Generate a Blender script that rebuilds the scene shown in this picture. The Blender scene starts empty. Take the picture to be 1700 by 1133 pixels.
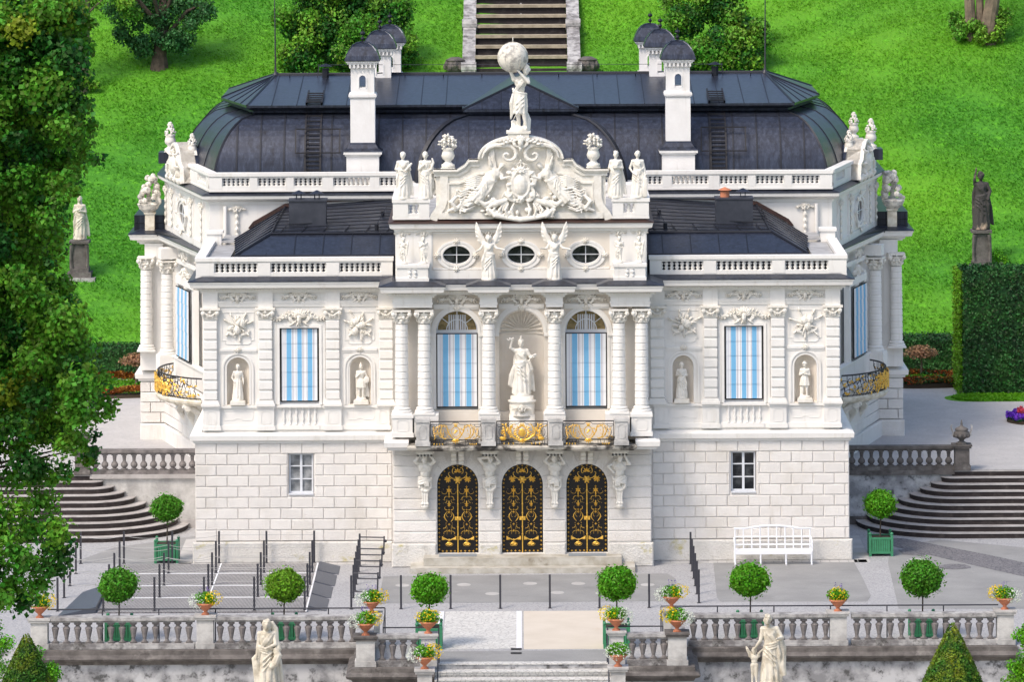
import bpy, bmesh, math, random
import numpy as np
from mathutils import Vector, Matrix
R = math.radians; PI = math.pi
sin, cos = math.sin, math.cos
SC = bpy.context.scene; COL = SC.collection
random.seed(7)

# ---------------------------------------------------------------- camera, sky, sun, exposure
CAMH, CAMD, F = 26.84, 160.0, 8000.0          # eye height, distance to the front wing, focal length in px of a 1700 px frame
ROLL = 0.005
PX0, PY0 = 861.0, -410.0                       # principal point of the shifted lens
cd = bpy.data.cameras.new('camera'); cam = bpy.data.objects.new('camera', cd); COL.objects.link(cam)
cam.location = (0, -CAMD, CAMH)
cam.rotation_euler = (Matrix.Rotation(R(90), 4, 'X') @ Matrix.Rotation(-ROLL, 4, 'Z')).to_euler()
cd.sensor_width = 36; cd.sensor_fit = 'HORIZONTAL'; cd.lens = F/1700*36
cd.shift_x = -(PX0-850)/1700; cd.shift_y = (PY0-566.5)/1700
cd.clip_start = 1; cd.clip_end = 5000
SC.camera = cam
SC.render.resolution_x = 1024; SC.render.resolution_y = 683

SUN_EL, SUN_AZ = 52, -138                      # azimuth from +Y towards +X
w = bpy.data.worlds.new('World'); SC.world = w; w.use_nodes = True
nt = w.node_tree
sky = nt.nodes.new('ShaderNodeTexSky'); sky.sky_type = 'NISHITA'; sky.sun_disc = False
sky.sun_elevation = R(SUN_EL); sky.sun_rotation = R(SUN_AZ); sky.air_density = 1.0; sky.dust_density = 3.0; sky.ozone_density = 0.6
bg = nt.nodes['Background']; bg.inputs[1].default_value = 0.15
nt.links.new(sky.outputs[0], bg.inputs[0])
sd = bpy.data.lights.new('sun', 'SUN'); sd.energy = 1.5; sd.angle = R(14); sd.color = (1.0, 0.90, 0.78)
so = bpy.data.objects.new('sun', sd); COL.objects.link(so)
dv = Vector((sin(R(SUN_AZ))*cos(R(SUN_EL)), cos(R(SUN_AZ))*cos(R(SUN_EL)), sin(R(SUN_EL))))
so.rotation_euler = dv.to_track_quat('Z', 'Y').to_euler(); so.location = dv*80
SC.view_settings.view_transform = 'Standard'; SC.view_settings.look = 'None'
SC.view_settings.exposure = 0.62; SC.view_settings.gamma = 1
SC.render.engine = 'CYCLES'

def at(px, py, Y):
    "world point on the plane at depth Y seen at a photograph pixel"
    u, v = px-PX0, py-PY0
    u, v = u-ROLL*v, v+ROLL*u
    D = CAMD+Y
    return Vector((u*D/F, Y, CAMH-v*D/F))
def gnd(px, py, Z=0.0):
    u, v = px-PX0, py-PY0
    u, v = u-ROLL*v, v+ROLL*u
    D = (CAMH-Z)*F/v
    return Vector((u*D/F, D-CAMD, Z))
HY, HZ, HK = 34.0, 2.0, 0.35
def hillz(x, y):
    t = y-HY
    if t <= 0: return 1.84
    return HZ + HK*t + 0.22*sin(x*.21+1)*sin(y*.17)*min(1, t/6) + 0.08*sin(x*.7+y*.5)*min(1, t/4)
def hillpt(px, py):
    u, v = px-PX0, py-PY0
    u, v = u-ROLL*v, v+ROLL*u
    t = (F*(CAMH-HZ) - v*(CAMD+HY))/(F*HK+v)
    Y = HY+t; X = u*(CAMD+Y)/F
    return Vector((X, Y, hillz(X, Y)))

# ---------------------------------------------------------------- materials
M = {}
def mat(name, col, rough=.7, metal=0.0, noise=None, bump=None, col2=None, stain=None, island=0.0, transl=0.0, coat=0, streak=None, spec=None, cobble=None):
    m = bpy.data.materials.new(name); m.use_nodes = True; M[name] = m
    t = m.node_tree; N = t.nodes; L = t.links
    b = N['Principled BSDF']; b.inputs['Roughness'].default_value = rough; b.inputs['Metallic'].default_value = metal
    if spec is not None: b.inputs['Specular IOR Level'].default_value = spec
    if coat: b.inputs['Coat Weight'].default_value = coat
    tc = N.new('ShaderNodeTexCoord')
    src = None
    rgb = N.new('ShaderNodeRGB'); rgb.outputs[0].default_value = (*col, 1); src = rgb.outputs[0]
    def nz(scale, det=5, rgh=.6, mp=None, coord='Object'):
        n = N.new('ShaderNodeTexNoise'); n.inputs['Scale'].default_value = scale; n.inputs['Detail'].default_value = det; n.inputs['Roughness'].default_value = rgh
        if mp:
            g = N.new('ShaderNodeMapping'); g.inputs['Scale'].default_value = mp; L.new(tc.outputs[coord], g.inputs[0]); L.new(g.outputs[0], n.inputs[0])
        else: L.new(tc.outputs[coord], n.inputs[0])
        return n.outputs[0]
    def mix(fac, c2, a, lo, hi):
        r = N.new('ShaderNodeMapRange'); r.inputs[1].default_value = lo; r.inputs[2].default_value = hi; L.new(fac, r.inputs[0])
        x = N.new('ShaderNodeMix'); x.data_type = 'RGBA'; L.new(r.outputs[0], x.inputs[0]); L.new(a, x.inputs[6]); x.inputs[7].default_value = (*c2, 1)
        return x.outputs[2]
    if noise: src = mix(nz(noise[0], 6), col2, src, noise[1], noise[2])
    if stain:      # (scale, colour, lo, hi, mapping)
        for s in (stain if isinstance(stain, list) else [stain]):
            src = mix(nz(s[0], 7, .7, s[4] if len(s) > 4 else None), s[1], src, s[2], s[3])
    if cobble:
        vo = N.new('ShaderNodeTexVoronoi'); vo.feature = 'DISTANCE_TO_EDGE'; vo.inputs['Scale'].default_value = cobble[0]; L.new(tc.outputs['Object'], vo.inputs['Vector'])
        src = mix(vo.outputs['Distance'], cobble[1], src, .10, .01)
    if island:
        g = N.new('ShaderNodeNewGeometry'); h = N.new('ShaderNodeHueSaturation')
        r = N.new('ShaderNodeMapRange'); r.inputs[3].default_value = 1-island; r.inputs[4].default_value = 1+island
        L.new(g.outputs['Random Per Island'], r.inputs[0]); L.new(r.outputs[0], h.inputs['Value'])
        r2 = N.new('ShaderNodeMapRange'); r2.inputs[3].default_value = .5-island*.035; r2.inputs[4].default_value = .5+island*.03
        L.new(g.outputs['Random Per Island'], r2.inputs[0]); L.new(r2.outputs[0], h.inputs['Hue'])
        L.new(src, h.inputs['Color']); src = h.outputs[0]
    L.new(src, b.inputs['Base Color'])
    if bump:       # (scale, strength, distance[, mapping])
        bp = N.new('ShaderNodeBump'); bp.inputs['Strength'].default_value = bump[1]; bp.inputs['Distance'].default_value = bump[2]
        L.new(nz(bump[0], 6, .65, bump[3] if len(bump) > 3 else None), bp.inputs['Height']); L.new(bp.outputs[0], b.inputs['Normal'])
    if transl:
        tr = N.new('ShaderNodeBsdfTranslucent'); mx = N.new('ShaderNodeMixShader'); mx.inputs[0].default_value = transl
        L.new(src, tr.inputs[0]); L.new(b.outputs[0], mx.inputs[1]); L.new(tr.outputs[0], mx.inputs[2])
        L.new(mx.outputs[0], N['Material Output'].inputs[0])
    return m
mat('plaster', (.80, .782, .748), .75, noise=(1.1, .35, .75), col2=(.72, .70, .67), bump=(14, .25, .01), stain=[(2.2, (.58, .55, .48), .58, .85, (1, 1, .25)), (.8, (.60, .56, .49), .56, .85, (4, 4, .14))])
mat('rough_plaster', (.80, .77, .74), .85, noise=(3, .3, .7), col2=(.68, .65, .62), bump=(22, 1.0, .05), stain=(1.2, (.58, .55, .50), .6, .85, (2, 2, .3)))
mat('block_plaster', (.80, .77, .735), .85, noise=(3, .3, .7), col2=(.74, .71, .675), bump=(22, .9, .04), stain=[(1.1, (.56, .53, .47), .58, .82, (2, 2, .25)), (.5, (.64, .60, .54), .5, .75)], island=.045)
mat('plinth_stone', (.72, .70, .665), .9, noise=(2, .35, .7), col2=(.62, .60, .56), bump=(16, 1.0, .05), stain=[(1.6, (.50, .45, .20), .58, .70, (1, 1, 1.4)), (2.4, (.50, .48, .44), .54, .7)])
mat('beige', (.73, .675, .60), .8, noise=(1.3, .35, .7), col2=(.66, .60, .52), bump=(14, .3, .01))
mat('cream', (.80, .77, .71), .7, noise=(5, .4, .72), col2=(.66, .62, .54), bump=(30, .5, .015), stain=(3, (.50, .45, .35), .66, .85))
mat('weathered_cream', (.76, .71, .60), .75, noise=(4, .4, .65), col2=(.55, .48, .36), bump=(26, .6, .02), stain=(2.4, (.36, .31, .22), .62, .8, (1, 1, .5)))
mat('statue_stone', (.68, .63, .53), .85, noise=(6, .45, .62), col2=(.46, .41, .32), bump=(20, .8, .02), stain=(2.5, (.20, .17, .12), .58, .75, (1, 1, .5)))
mat('globe_stone', (.74, .70, .62), .8, noise=(5, .48, .62), col2=(.38, .36, .33), bump=(20, .8, .02))
mat('cascade_nosing', (.40, .34, .25), .9, noise=(3, .4, .65), col2=(.26, .22, .16), bump=(12, .6, .03))
mat('dark_statue', (.05, .046, .044), .85, noise=(2.2, .55, .64), col2=(.42, .32, .23), bump=(20, .8, .02))
mat('lead', (.026, .031, .050), .36, metal=.45, noise=(.35, .3, .7), col2=(.036, .042, .062), bump=(2, .08, .02, (1.5, 1.5, .3)), stain=[(1.0, (.095, .115, .165), .46, .95, (10, 10, .04)), (1.1, (.010, .010, .012), .48, .78, (5, 5, .05)), (.5, (.10, .06, .05), .66, .85, (1.5, 1.5, .4))])
mat('slate_box', (.035, .04, .055), .5, metal=.2, noise=(2, .4, .7), col2=(.06, .065, .085))
mat('lead_seam', (.016, .018, .026), .5, metal=.4)
mat('copper_flashing', (.07, .035, .028), .5, metal=.3, noise=(3, .4, .7), col2=(.03, .02, .02))
mat('pale_lead', (.42, .42, .42), .7, noise=(2, .4, .6), col2=(.30, .30, .30))
mat('iron', (.010, .009, .012), .6)
mat('post_paint', (.035, .035, .045), .45)
mat('gold', (.90, .56, .10), .35, metal=.45, noise=(20, .4, .7), col2=(.62, .34, .05))
mat('gate_dark', (.008, .006, .007), .35)
mat('glass', (.012, .014, .018), .08, noise=(2.5, .45, .6), col2=(.06, .065, .07))
mat('glass_ochre', (.16, .12, .05), .15, noise=(8, .4, .6), col2=(.30, .22, .10))
mat('glass_grey', (.16, .17, .18), .15, noise=(3, .4, .6), col2=(.35, .36, .37))
mat('window_paint', (.66, .68, .72), .5)
mat('net_curtain', (.62, .64, .68), .9)
mat('dark_stone', (.16, .145, .135), .9, noise=(2.5, .35, .65), col2=(.07, .062, .058), bump=(12, .7, .03), stain=(1.2, (.30, .28, .26), .55, .75))
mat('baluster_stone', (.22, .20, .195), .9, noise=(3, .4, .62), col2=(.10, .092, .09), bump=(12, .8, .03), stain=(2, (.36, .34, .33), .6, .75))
mat('terrace_stone', (.46, .45, .44), .9, noise=(2.5, .40, .62), col2=(.20, .19, .19), bump=(12, .8, .03), stain=[(1.6, (.07, .065, .06), .53, .68), (6, (.10, .11, .05), .66, .8)])
mat('pale_stone', (.55, .54, .52), .9, noise=(2, .38, .65), col2=(.34, .33, .32), bump=(12, .6, .03), stain=(1.6, (.18, .165, .15), .60, .78))
mat('blackened_stone', (.50, .47, .41), .9, noise=(1.8, .42, .56), col2=(.05, .045, .04), bump=(12, .8, .03), stain=(1.3, (.03, .028, .025), .56, .66))
mat('wall_render', (.50, .50, .51), .9, noise=(1.6, .40, .58), col2=(.24, .24, .25), bump=(9, .6, .03), stain=[(3.2, (.09, .09, .09), .54, .64), (.9, (.55, .55, .54), .55, .7)])
mat('step_stone', (.46, .44, .43), .85, noise=(2, .35, .7), col2=(.32, .30, .29), bump=(14, .5, .02), stain=(1.5, (.16, .13, .12), .58, .75))
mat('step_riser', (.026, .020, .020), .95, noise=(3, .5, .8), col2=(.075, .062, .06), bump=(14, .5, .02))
mat('entry_stone', (.50, .48, .43), .85, noise=(2, .4, .65), col2=(.34, .31, .25), bump=(14, .5, .02), stain=(1.4, (.17, .14, .10), .62, .75))
mat('paving', (.455, .45, .45), .9, noise=(.5, .3, .7), col2=(.37, .37, .375), bump=(11, .8, .02), stain=[(14, (.30, .30, .32), .5, .62), (.35, (.34, .335, .34), .52, .7)], cobble=(8, (.27, .27, .28)))
mat('asphalt', (.24, .24, .238), .9, noise=(.7, .35, .7), col2=(.30, .30, .295), bump=(25, .5, .01), stain=[(18, (.20, .20, .20), .52, .7), (.5, (.20, .20, .20), .56, .72), (2.5, (.32, .32, .31), .6, .72)])
mat('asphalt_dark', (.17, .165, .175), .9, noise=(2, .35, .7), col2=(.22, .21, .22), bump=(18, .7, .02), stain=(10, (.12, .12, .13), .52, .6), cobble=(6, (.08, .08, .09)))
mat('slab', (.48, .47, .46), .9, noise=(1.5, .35, .7), col2=(.38, .37, .36), bump=(16, .5, .01))
mat('pale_marble', (.66, .65, .62), .8, noise=(2, .35, .7), col2=(.55, .54, .51), bump=(7, 1.0, .03), stain=(12, (.50, .50, .49), .52, .62), cobble=(5.5, (.40, .39, .38)))
mat('sand_panel', (.60, .54, .46), .95, noise=(1, .35, .7), col2=(.54, .48, .40), bump=(18, .3, .01), stain=(.7, (.50, .40, .28), .6, .75))
mat('gravel', (.50, .485, .48), .95, noise=(1.2, .3, .7), col2=(.43, .415, .41), bump=(20, 1, .03), stain=(9, (.40, .39, .39), .5, .66, (1, .5, 1)))
mat('grating', (.20, .20, .205), .6, metal=.3)
mat('ramp_metal', (.10, .11, .135), .5, metal=.3, bump=(60, .5, .01))
mat('bench_white', (.82, .83, .86), .4)
mat('green_paint', (.035, .20, .09), .5, noise=(6, .4, .7), col2=(.05, .25, .13), bump=(30, .3, .01))
mat('green_dark', (.010, .055, .028), .6)
mat('terracotta', (.55, .20, .10), .8, noise=(9, .4, .7), col2=(.42, .17, .10), bump=(30, .4, .01))
mat('soil', (.04, .028, .018), 1)
mat('bark', (.10, .075, .055), .95, noise=(4, .4, .7), col2=(.04, .03, .022), bump=(9, 1, .05, (3, 3, .6)))
mat('pale_bark', (.22, .17, .12), .95, noise=(3, .4, .7), col2=(.10, .08, .06), bump=(9, 1, .05, (3, 3, .6)))
mat('chimney_plaster', (.80, .785, .77), .85, noise=(2, .35, .7), col2=(.72, .70, .68), bump=(12, .5, .015), stain=(1.2, (.60, .57, .52), .56, .8, (3, 3, .3)))
G = lambda n, c, c2, isl=.45, tr=.25, sc=.6: mat(n, c, .55, noise=(sc, .40, .62), col2=c2, island=isl, transl=tr, spec=.3)
G('linden_leaf', (.075, .26, .022), (.17, .37, .028), .6, .42, .55)
G('linden_dark', (.022, .115, .016), (.045, .16, .018), .6, .35)
G('yellow_leaf', (.20, .32, .02), (.25, .32, .02), .4, .3)
G('ball_leaf', (.07, .24, .012), (.10, .30, .015), .5)
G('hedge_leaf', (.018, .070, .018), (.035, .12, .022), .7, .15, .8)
G('hedge_bright', (.14, .30, .012), (.16, .36, .02), .5)
G('bush_leaf', (.09, .25, .022), (.20, .38, .03), .6)
G('willow_leaf', (.035, .13, .035), (.06, .19, .05), .5)
G('yew_leaf', (.045, .15, .012), (.22, .26, .014), .5, .2, 1.6)
G('white_flower', (.75, .77, .72), (.55, .65, .5), .2)
G('yellow_flower', (.85, .66, .01), (.82, .50, .01), .2)
G('blue_flower', (.16, .10, .38), (.25, .18, .45), .3)
G('red_flower', (.40, .06, .012), (.26, .12, .02), .5)
G('purple_flower', (.13, .03, .48), (.22, .06, .55), .4)
G('pink_flower', (.60, .05, .10), (.65, .25, .28), .4)
G('brown_leaf', (.34, .18, .10), (.30, .22, .12), .4)
G('grass_blade', (.125, .345, .004), (.055, .245, .005), .20, .35, .055)
G('path_leaf', (.09, .31, .008), (.14, .38, .010), .45)
mat('meadow', (.07, .12, .03), .95, noise=(.3, .4, .6), col2=(.05, .09, .02))
mat('parterre_gravel', (.46, .43, .38), .95, noise=(.4, .4, .6), col2=(.38, .35, .31))
mat('grass', (.115, .32, .004), .9, noise=(.055, .38, .64), col2=(.05, .225, .005), bump=(5, .8, .12), stain=[(3.2, (.12, .42, .006), .52, .7), (9, (.03, .20, .006), .56, .75)])
# striped awning cloth: the bands follow the cloth's own width
def awning_mat(name, blue):
    m = bpy.data.materials.new(name); m.use_nodes = True; M[name] = m
    t = m.node_tree; N = t.nodes; L = t.links; b = N['Principled BSDF']; b.inputs['Roughness'].default_value = .8
    tc = N.new('ShaderNodeTexCoord'); sx = N.new('ShaderNodeSeparateXYZ'); L.new(tc.outputs['Object'], sx.inputs[0])
    ad = N.new('ShaderNodeMath'); ad.operation = 'ADD'; ad.inputs[1].default_value = .5; L.new(sx.outputs[0], ad.inputs[0])
    cr = N.new('ShaderNodeValToRGB'); cr.color_ramp.interpolation = 'CONSTANT'; e = cr.color_ramp.elements
    W = (.76, .78, .80, 1); G1 = (.36, .37, .42, 1); LV = (.62, .62, .68, 1); B = (*blue, 1)
    st = [(0, W), (.055, LV), (.085, W), (.11, G1), (.125, W), (.14, B), (.275, W), (.30, G1), (.315, LV), (.345, W), (.395, G1), (.41, W), (.44, B), (.565, W), (.585, G1), (.60, LV), (.63, W), (.70, G1), (.715, W), (.73, B), (.86, W), (.88, G1), (.895, LV), (.93, W)]
    e[0].position = 0; e[0].color = W; e[1].position = .055; e[1].color = LV
    for p, c in st[2:]:
        q = e.new(p); q.color = c
    L.new(ad.outputs[0], cr.inputs[0]); L.new(cr.outputs[0], b.inputs['Base Color'])
awning_mat('awning', (.17, .43, .68))

# ---------------------------------------------------------------- mesh collector
class MB:
    def __init__(s): s.v = []; s.f = []; s.M = Matrix.Identity(4)
    def add(s, vs, fs):
        o = len(s.v); m = s.M
        s.v += [tuple(m @ Vector(p)) for p in vs]; s.f += [tuple(i+o for i in f) for f in fs]
    def box(s, x0, x1, y0, y1, z0, z1):
        s.add([(x0,y0,z0),(x1,y0,z0),(x1,y1,z0),(x0,y1,z0),(x0,y0,z1),(x1,y0,z1),(x1,y1,z1),(x0,y1,z1)],
              [(0,3,2,1),(4,5,6,7),(0,1,5,4),(1,2,6,5),(2,3,7,6),(3,0,4,7)])
    def cb(s, cx, cy, w, d, z0, z1): s.box(cx-w/2, cx+w/2, cy-d/2, cy+d/2, z0, z1)
    def block(s, x0, x1, z0, z1, y, pr, b=.02):
        "a block proud of the plane y, bevelled at its face (towards -y)"
        s.add([(x0,y,z0),(x1,y,z0),(x1,y,z1),(x0,y,z1),(x0+b*.3,y-pr+b*.5,z0+b*.3),(x1-b*.3,y-pr+b*.5,z0+b*.3),(x1-b*.3,y-pr+b*.5,z1-b*.3),(x0+b*.3,y-pr+b*.5,z1-b*.3),
               (x0+b,y-pr,z0+b),(x1-b,y-pr,z0+b),(x1-b,y-pr,z1-b),(x0+b,y-pr,z1-b)],
              [(8,9,10,11)]+[(a,b_,c,d) for k in (0,4) for a,b_,c,d in ((k,k+1,k+5,k+4),(k+1,k+2,k+6,k+5),(k+2,k+3,k+7,k+6),(k+3,k,k+4,k+7))])
    def lathe(s, prof, c=(0,0,0), n=12, sx=1, sy=1, fn=None):
        vs, fs = [], []
        k = len(prof)
        for j in range(n):
            a = 2*PI*j/n
            for r, z in prof:
                q = fn(a, r, z) if fn else r
                vs.append((c[0]+q*cos(a)*sx, c[1]+q*sin(a)*sy, c[2]+z))
        for j in range(n):
            j2 = (j+1) % n
            for i in range(k-1): fs.append((j*k+i, j2*k+i, j2*k+i+1, j*k+i+1))
        fs.append(tuple(j*k for j in range(n))[::-1]); fs.append(tuple(j*k+k-1 for j in range(n)))
        s.add(vs, fs)
    def ell(s, c, r, n=8, m=6, rot=None):
        vs = [(0,0,-1)]; 
        for i in range(1, m):
            t = PI*i/m
            for j in range(n): vs.append((sin(t)*cos(2*PI*j/n), sin(t)*sin(2*PI*j/n), -cos(t)))
        vs.append((0,0,1)); fs = []
        for j in range(n):
            j2 = (j+1) % n
            fs.append((0, 1+j2, 1+j)); fs.append((len(vs)-1, 1+(m-2)*n+j, 1+(m-2)*n+j2))
            for i in range(m-2): fs.append((1+i*n+j, 1+i*n+j2, 1+(i+1)*n+j2, 1+(i+1)*n+j))
        if not hasattr(r, '__len__'): r = (r, r, r)
        T = Matrix.Translation(c)
        if rot is not None: T = T @ rot
        T = T @ Matrix.Diagonal((*r, 1))
        s.add([tuple(T @ Vector(p)) for p in vs], fs)
    def tube(s, pts, r, n=6, flat=1.0):
        "tube through pts; r number or list"
        P = [Vector(p) for p in pts]; k = len(P)
        rr = r if hasattr(r, '__len__') else [r]*k
        vs, fs = [], []; up = None
        for i in range(k):
            t = (P[min(i+1, k-1)]-P[max(i-1, 0)])
            t = t.normalized() if t.length > 1e-9 else Vector((0,0,1))
            if up is None: up = Vector((0,1,0)) if abs(t.y) < .9 else Vector((1,0,0))
            a = t.cross(up)
            if a.length < 1e-6: a = t.orthogonal()
            a.normalize(); b = a.cross(t).normalized(); up = b
            for j in range(n):
                q = 2*PI*j/n+PI/n
                vs.append(tuple(P[i]+a*cos(q)*rr[i]+b*sin(q)*rr[i]*flat))
        for i in range(k-1):
            for j in range(n):
                j2 = (j+1) % n; fs.append((i*n+j, i*n+j2, (i+1)*n+j2, (i+1)*n+j))
        fs.append(tuple(range(n))[::-1]); fs.append(tuple((k-1)*n+j for j in range(n)))
        s.add(vs, fs)
    def cap(s, p, q, r1, r2, n=8):
        s.tube([p, q], [r1, r2], n); s.ell(p, r1, n, 6); s.ell(q, r2, n, 6)
    def ext(s, poly, y0, y1):
        "polygon in x,z extruded along y"
        n = len(poly)
        s.add([(x, y0, z) for x, z in poly]+[(x, y1, z) for x, z in poly],
              [tuple(range(n)), tuple(range(2*n-1, n-1, -1))]+[(i, i+n, (i+1) % n+n, (i+1) % n) for i in range(n)])
    def prism(s, poly, z0, z1):
        n = len(poly)
        s.add([(x, y, z0) for x, y in poly]+[(x, y, z1) for x, y in poly],
              [tuple(range(n-1, -1, -1)), tuple(range(n, 2*n))]+[(i, (i+1) % n, (i+1) % n+n, i+n) for i in range(n)])
    def loft(s, rings, cap0=True, cap1=True):
        n = len(rings[0]); vs = [p for r in rings for p in r]; fs = []
        for i in range(len(rings)-1):
            for j in range(n): fs.append((i*n+j, i*n+(j+1) % n, (i+1)*n+(j+1) % n, (i+1)*n+j))
        if cap0: fs.append(tuple(range(n))[::-1])
        if cap1: fs.append(tuple((len(rings)-1)*n+j for j in range(n)))
        s.add(vs, fs)
    def mould(s, prof, path, closed=False):
        "profile [(outward, z)] swept along a plan path (outward = right-hand side of travel)"
        n = len(path); k = len(prof); vs = []; fs = []
        def nrm(a, b):
            d = Vector((b[0]-a[0], b[1]-a[1])); d.normalize(); return Vector((d.y, -d.x))
        for i in range(n):
            if closed or 0 < i < n-1:
                a = nrm(path[i-1], path[i]); b = nrm(path[i], path[(i+1) % n]); m = a+b
                m = m/max(.2, (1+a.dot(b)))
            elif i == 0: m = nrm(path[0], path[1])
            else: m = nrm(path[-2], path[-1])
            for d, z in prof: vs.append((path[i][0]+m.x*d, path[i][1]+m.y*d, z))
        for i in range(n if closed else n-1):
            i2 = (i+1) % n
            for j in range(k-1): fs.append((i*k+j, i2*k+j, i2*k+j+1, i*k+j+1))
        if not closed:
            fs.append(tuple(range(k))[::-1]); fs.append(tuple((n-1)*k+j for j in range(k)))
        s.add(vs, fs)
    def ribbon(s, pts, w, y0, y1, closed=False):
        "band of width w to the right of a 2-D path in x,z, from y0 (front) to y1"
        n = len(pts); o = []
        for i in range(n):
            a = Vector(pts[i])-Vector(pts[i-1]) if (i or closed) else Vector(pts[1])-Vector(pts[0])
            b = Vector(pts[(i+1) % n])-Vector(pts[i]) if (i < n-1 or closed) else a
            a.normalize(); b.normalize(); na = Vector((a.y, -a.x)); nb = Vector((b.y, -b.x)); m = (na+nb)/max(.35, 1+na.dot(nb))
            o.append((pts[i][0]+m.x*w, pts[i][1]+m.y*w))
        for i in range(n if closed else n-1):
            j = (i+1) % n; q = [pts[i], pts[j], o[j], o[i]]
            s.ext(q, y0, y1)
    def build(s, name, material, parent=None, smooth=False):
        me = bpy.data.meshes.new(name); me.from_pydata(s.v, [], s.f)
        o = bpy.data.objects.new(name, me); COL.objects.link(o)
        me.materials.append(M[material] if isinstance(material, str) else material)
        if smooth: me.polygons.foreach_set('use_smooth', [True]*len(me.polygons))
        if parent: o.parent = parent
        return o
    def recalc(s):
        bm = bmesh.new(); me = bpy.data.meshes.new('t'); me.from_pydata(s.v, [], s.f); bm.from_mesh(me)
        bmesh.ops.recalc_face_normals(bm, faces=bm.faces)
        s.v = [tuple(v.co) for v in bm.verts]; s.f = [tuple(v.index for v in f.verts) for f in bm.faces]; bm.free(); bpy.data.meshes.remove(me)
        return s
def T(name, label, cat, loc=(0,0,0), rz=0, group=None):
    o = bpy.data.objects.new(name, None); COL.objects.link(o); o.location = loc; o.rotation_euler = (0,0,rz)
    o['label'] = label; o['category'] = cat
    if group: o['group'] = group
    return o
def tag(o, label, cat, group=None):
    o['label'] = label; o['category'] = cat
    if group: o['group'] = group
    return o
def S(name, mb, m, parent=None, kind='structure'):
    o = mb.build(name, m, parent); 
    if not parent: o['kind'] = kind
    return o
def dup(o, loc=None, rz=None, label=None, sc=None):
    c = o.copy(); COL.objects.link(c)
    if loc is not None: c.location = loc
    if rz is not None: c.rotation_euler = (0,0,rz)
    if sc is not None: c.scale = sc if hasattr(sc, '__len__') else (sc, sc, sc)
    if label: c['label'] = label
    for ch in [k for k in bpy.data.objects if k.parent == o]:
        d = dup(ch); d.parent = c
    return c
def remesh(mb, name, material, voxel, parent=None, smooth_it=2):
    o = mb.build(name, material, parent)
    r = o.modifiers.new('r', 'REMESH'); r.mode = 'VOXEL'; r.voxel_size = voxel; r.use_smooth_shade = True
    if smooth_it:
        q = o.modifiers.new('s', 'SMOOTH'); q.iterations = smooth_it; q.factor = .4
    dg = bpy.context.evaluated_depsgraph_get(); dg.update()
    me = bpy.data.meshes.new_from_object(o.evaluated_get(dg)); old = o.data; o.modifiers.clear(); o.data = me
    bpy.data.meshes.remove(old); me.name = name
    me.polygons.foreach_set('use_smooth', [True]*len(me.polygons))
    return o
# local wall frame: x along the wall, -y outwards
def frame(x, y, ang=0): return Matrix.Translation((x, y, 0)) @ Matrix.Rotation(ang, 4, 'Z')

# ---------------------------------------------------------------- leaves
rng = np.random.default_rng(3)
def leaf_mesh(name, pts, nrm, size, material, parent=None, spread=.9, aspect=.62, jit=.35):
    "many small folded leaf faces, each an island of its own"
    P = np.asarray(pts, float); n = len(P)
    Nn = np.asarray(nrm, float) + rng.normal(0, spread, (n, 3)); Nn /= np.linalg.norm(Nn, axis=1)[:, None]+1e-9
    A = np.cross(Nn, rng.normal(0, 1, (n, 3))); A /= np.linalg.norm(A, axis=1)[:, None]+1e-9
    B = np.cross(Nn, A); s = size*(1+jit*rng.uniform(-1, 1, n))[:, None]
    V = np.empty((n, 4, 3)); V[:, 0] = P-A*s*.5; V[:, 1] = P+B*s*aspect*.5+Nn*s*.12; V[:, 2] = P+A*s*.5; V[:, 3] = P-B*s*aspect*.5+Nn*s*.12
    me = bpy.data.meshes.new(name); me.vertices.add(n*4); me.vertices.foreach_set('co', V.reshape(-1))
    me.loops.add(n*6); me.polygons.add(n*2)
    idx = np.arange(n)[:, None]*4+np.array([0, 1, 2, 0, 2, 3]); me.loops.foreach_set('vertex_index', idx.reshape(-1).astype(np.int32))
    me.polygons.foreach_set('loop_start', np.arange(n*2, dtype=np.int32)*3)
    try: me.polygons.foreach_set('loop_total', np.full(n*2, 3, dtype=np.int32))
    except Exception: pass
    me.update(calc_edges=True); me.materials.append(M[material])
    o = bpy.data.objects.new(name, me); COL.objects.link(o)
    if parent: o.parent = parent
    return o
def ballpts(c, r, n, lo=.75, hi=1.05):
    d = rng.normal(0, 1, (n, 3)); d /= np.linalg.norm(d, axis=1)[:, None]
    q = rng.uniform(lo, hi, n)[:, None]
    r = np.array(r if hasattr(r, '__len__') else (r, r, r))
    return np.array(c)+d*q*r, d
# ---------------------------------------------------------------- scrolls and ornament
def clothoid(odd, n=26, a=1.0, b=14.0):
    x = z = 0.0; P = []; N_ = 200
    th = lambda t: (b/4*t**4 if odd else a*t+b/5*t**5)
    for i in range(N_+1):
        t = -1+2*i/N_; P.append((x, z)); x += cos(th(t)); z += sin(th(t))
    P = np.array(P); lo, hi = P.min(0), P.max(0); P = (P-(lo+hi)/2)/(hi-lo).max()
    return [tuple(P[int(i*N_/(n-1))]) for i in range(n)]
CC, CS = clothoid(False), clothoid(True)
def scroll(mb, x, z, y, size, rot=0, flip=1, r=.012, kind='C', n=4, bul=1.6):
    P = CC if kind == 'C' else CS; c, s_ = cos(rot), sin(rot); k = len(P)
    pts = []; rr = []
    for i, (a, b) in enumerate(P):
        a, b = a*size*flip, b*size
        pts.append((x+a*c-b*s_, y, z+a*s_+b*c)); t = abs(2*i/(k-1)-1); rr.append(r*(bul-(bul-.6)*t))
    mb.tube(pts, rr, n)
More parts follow.
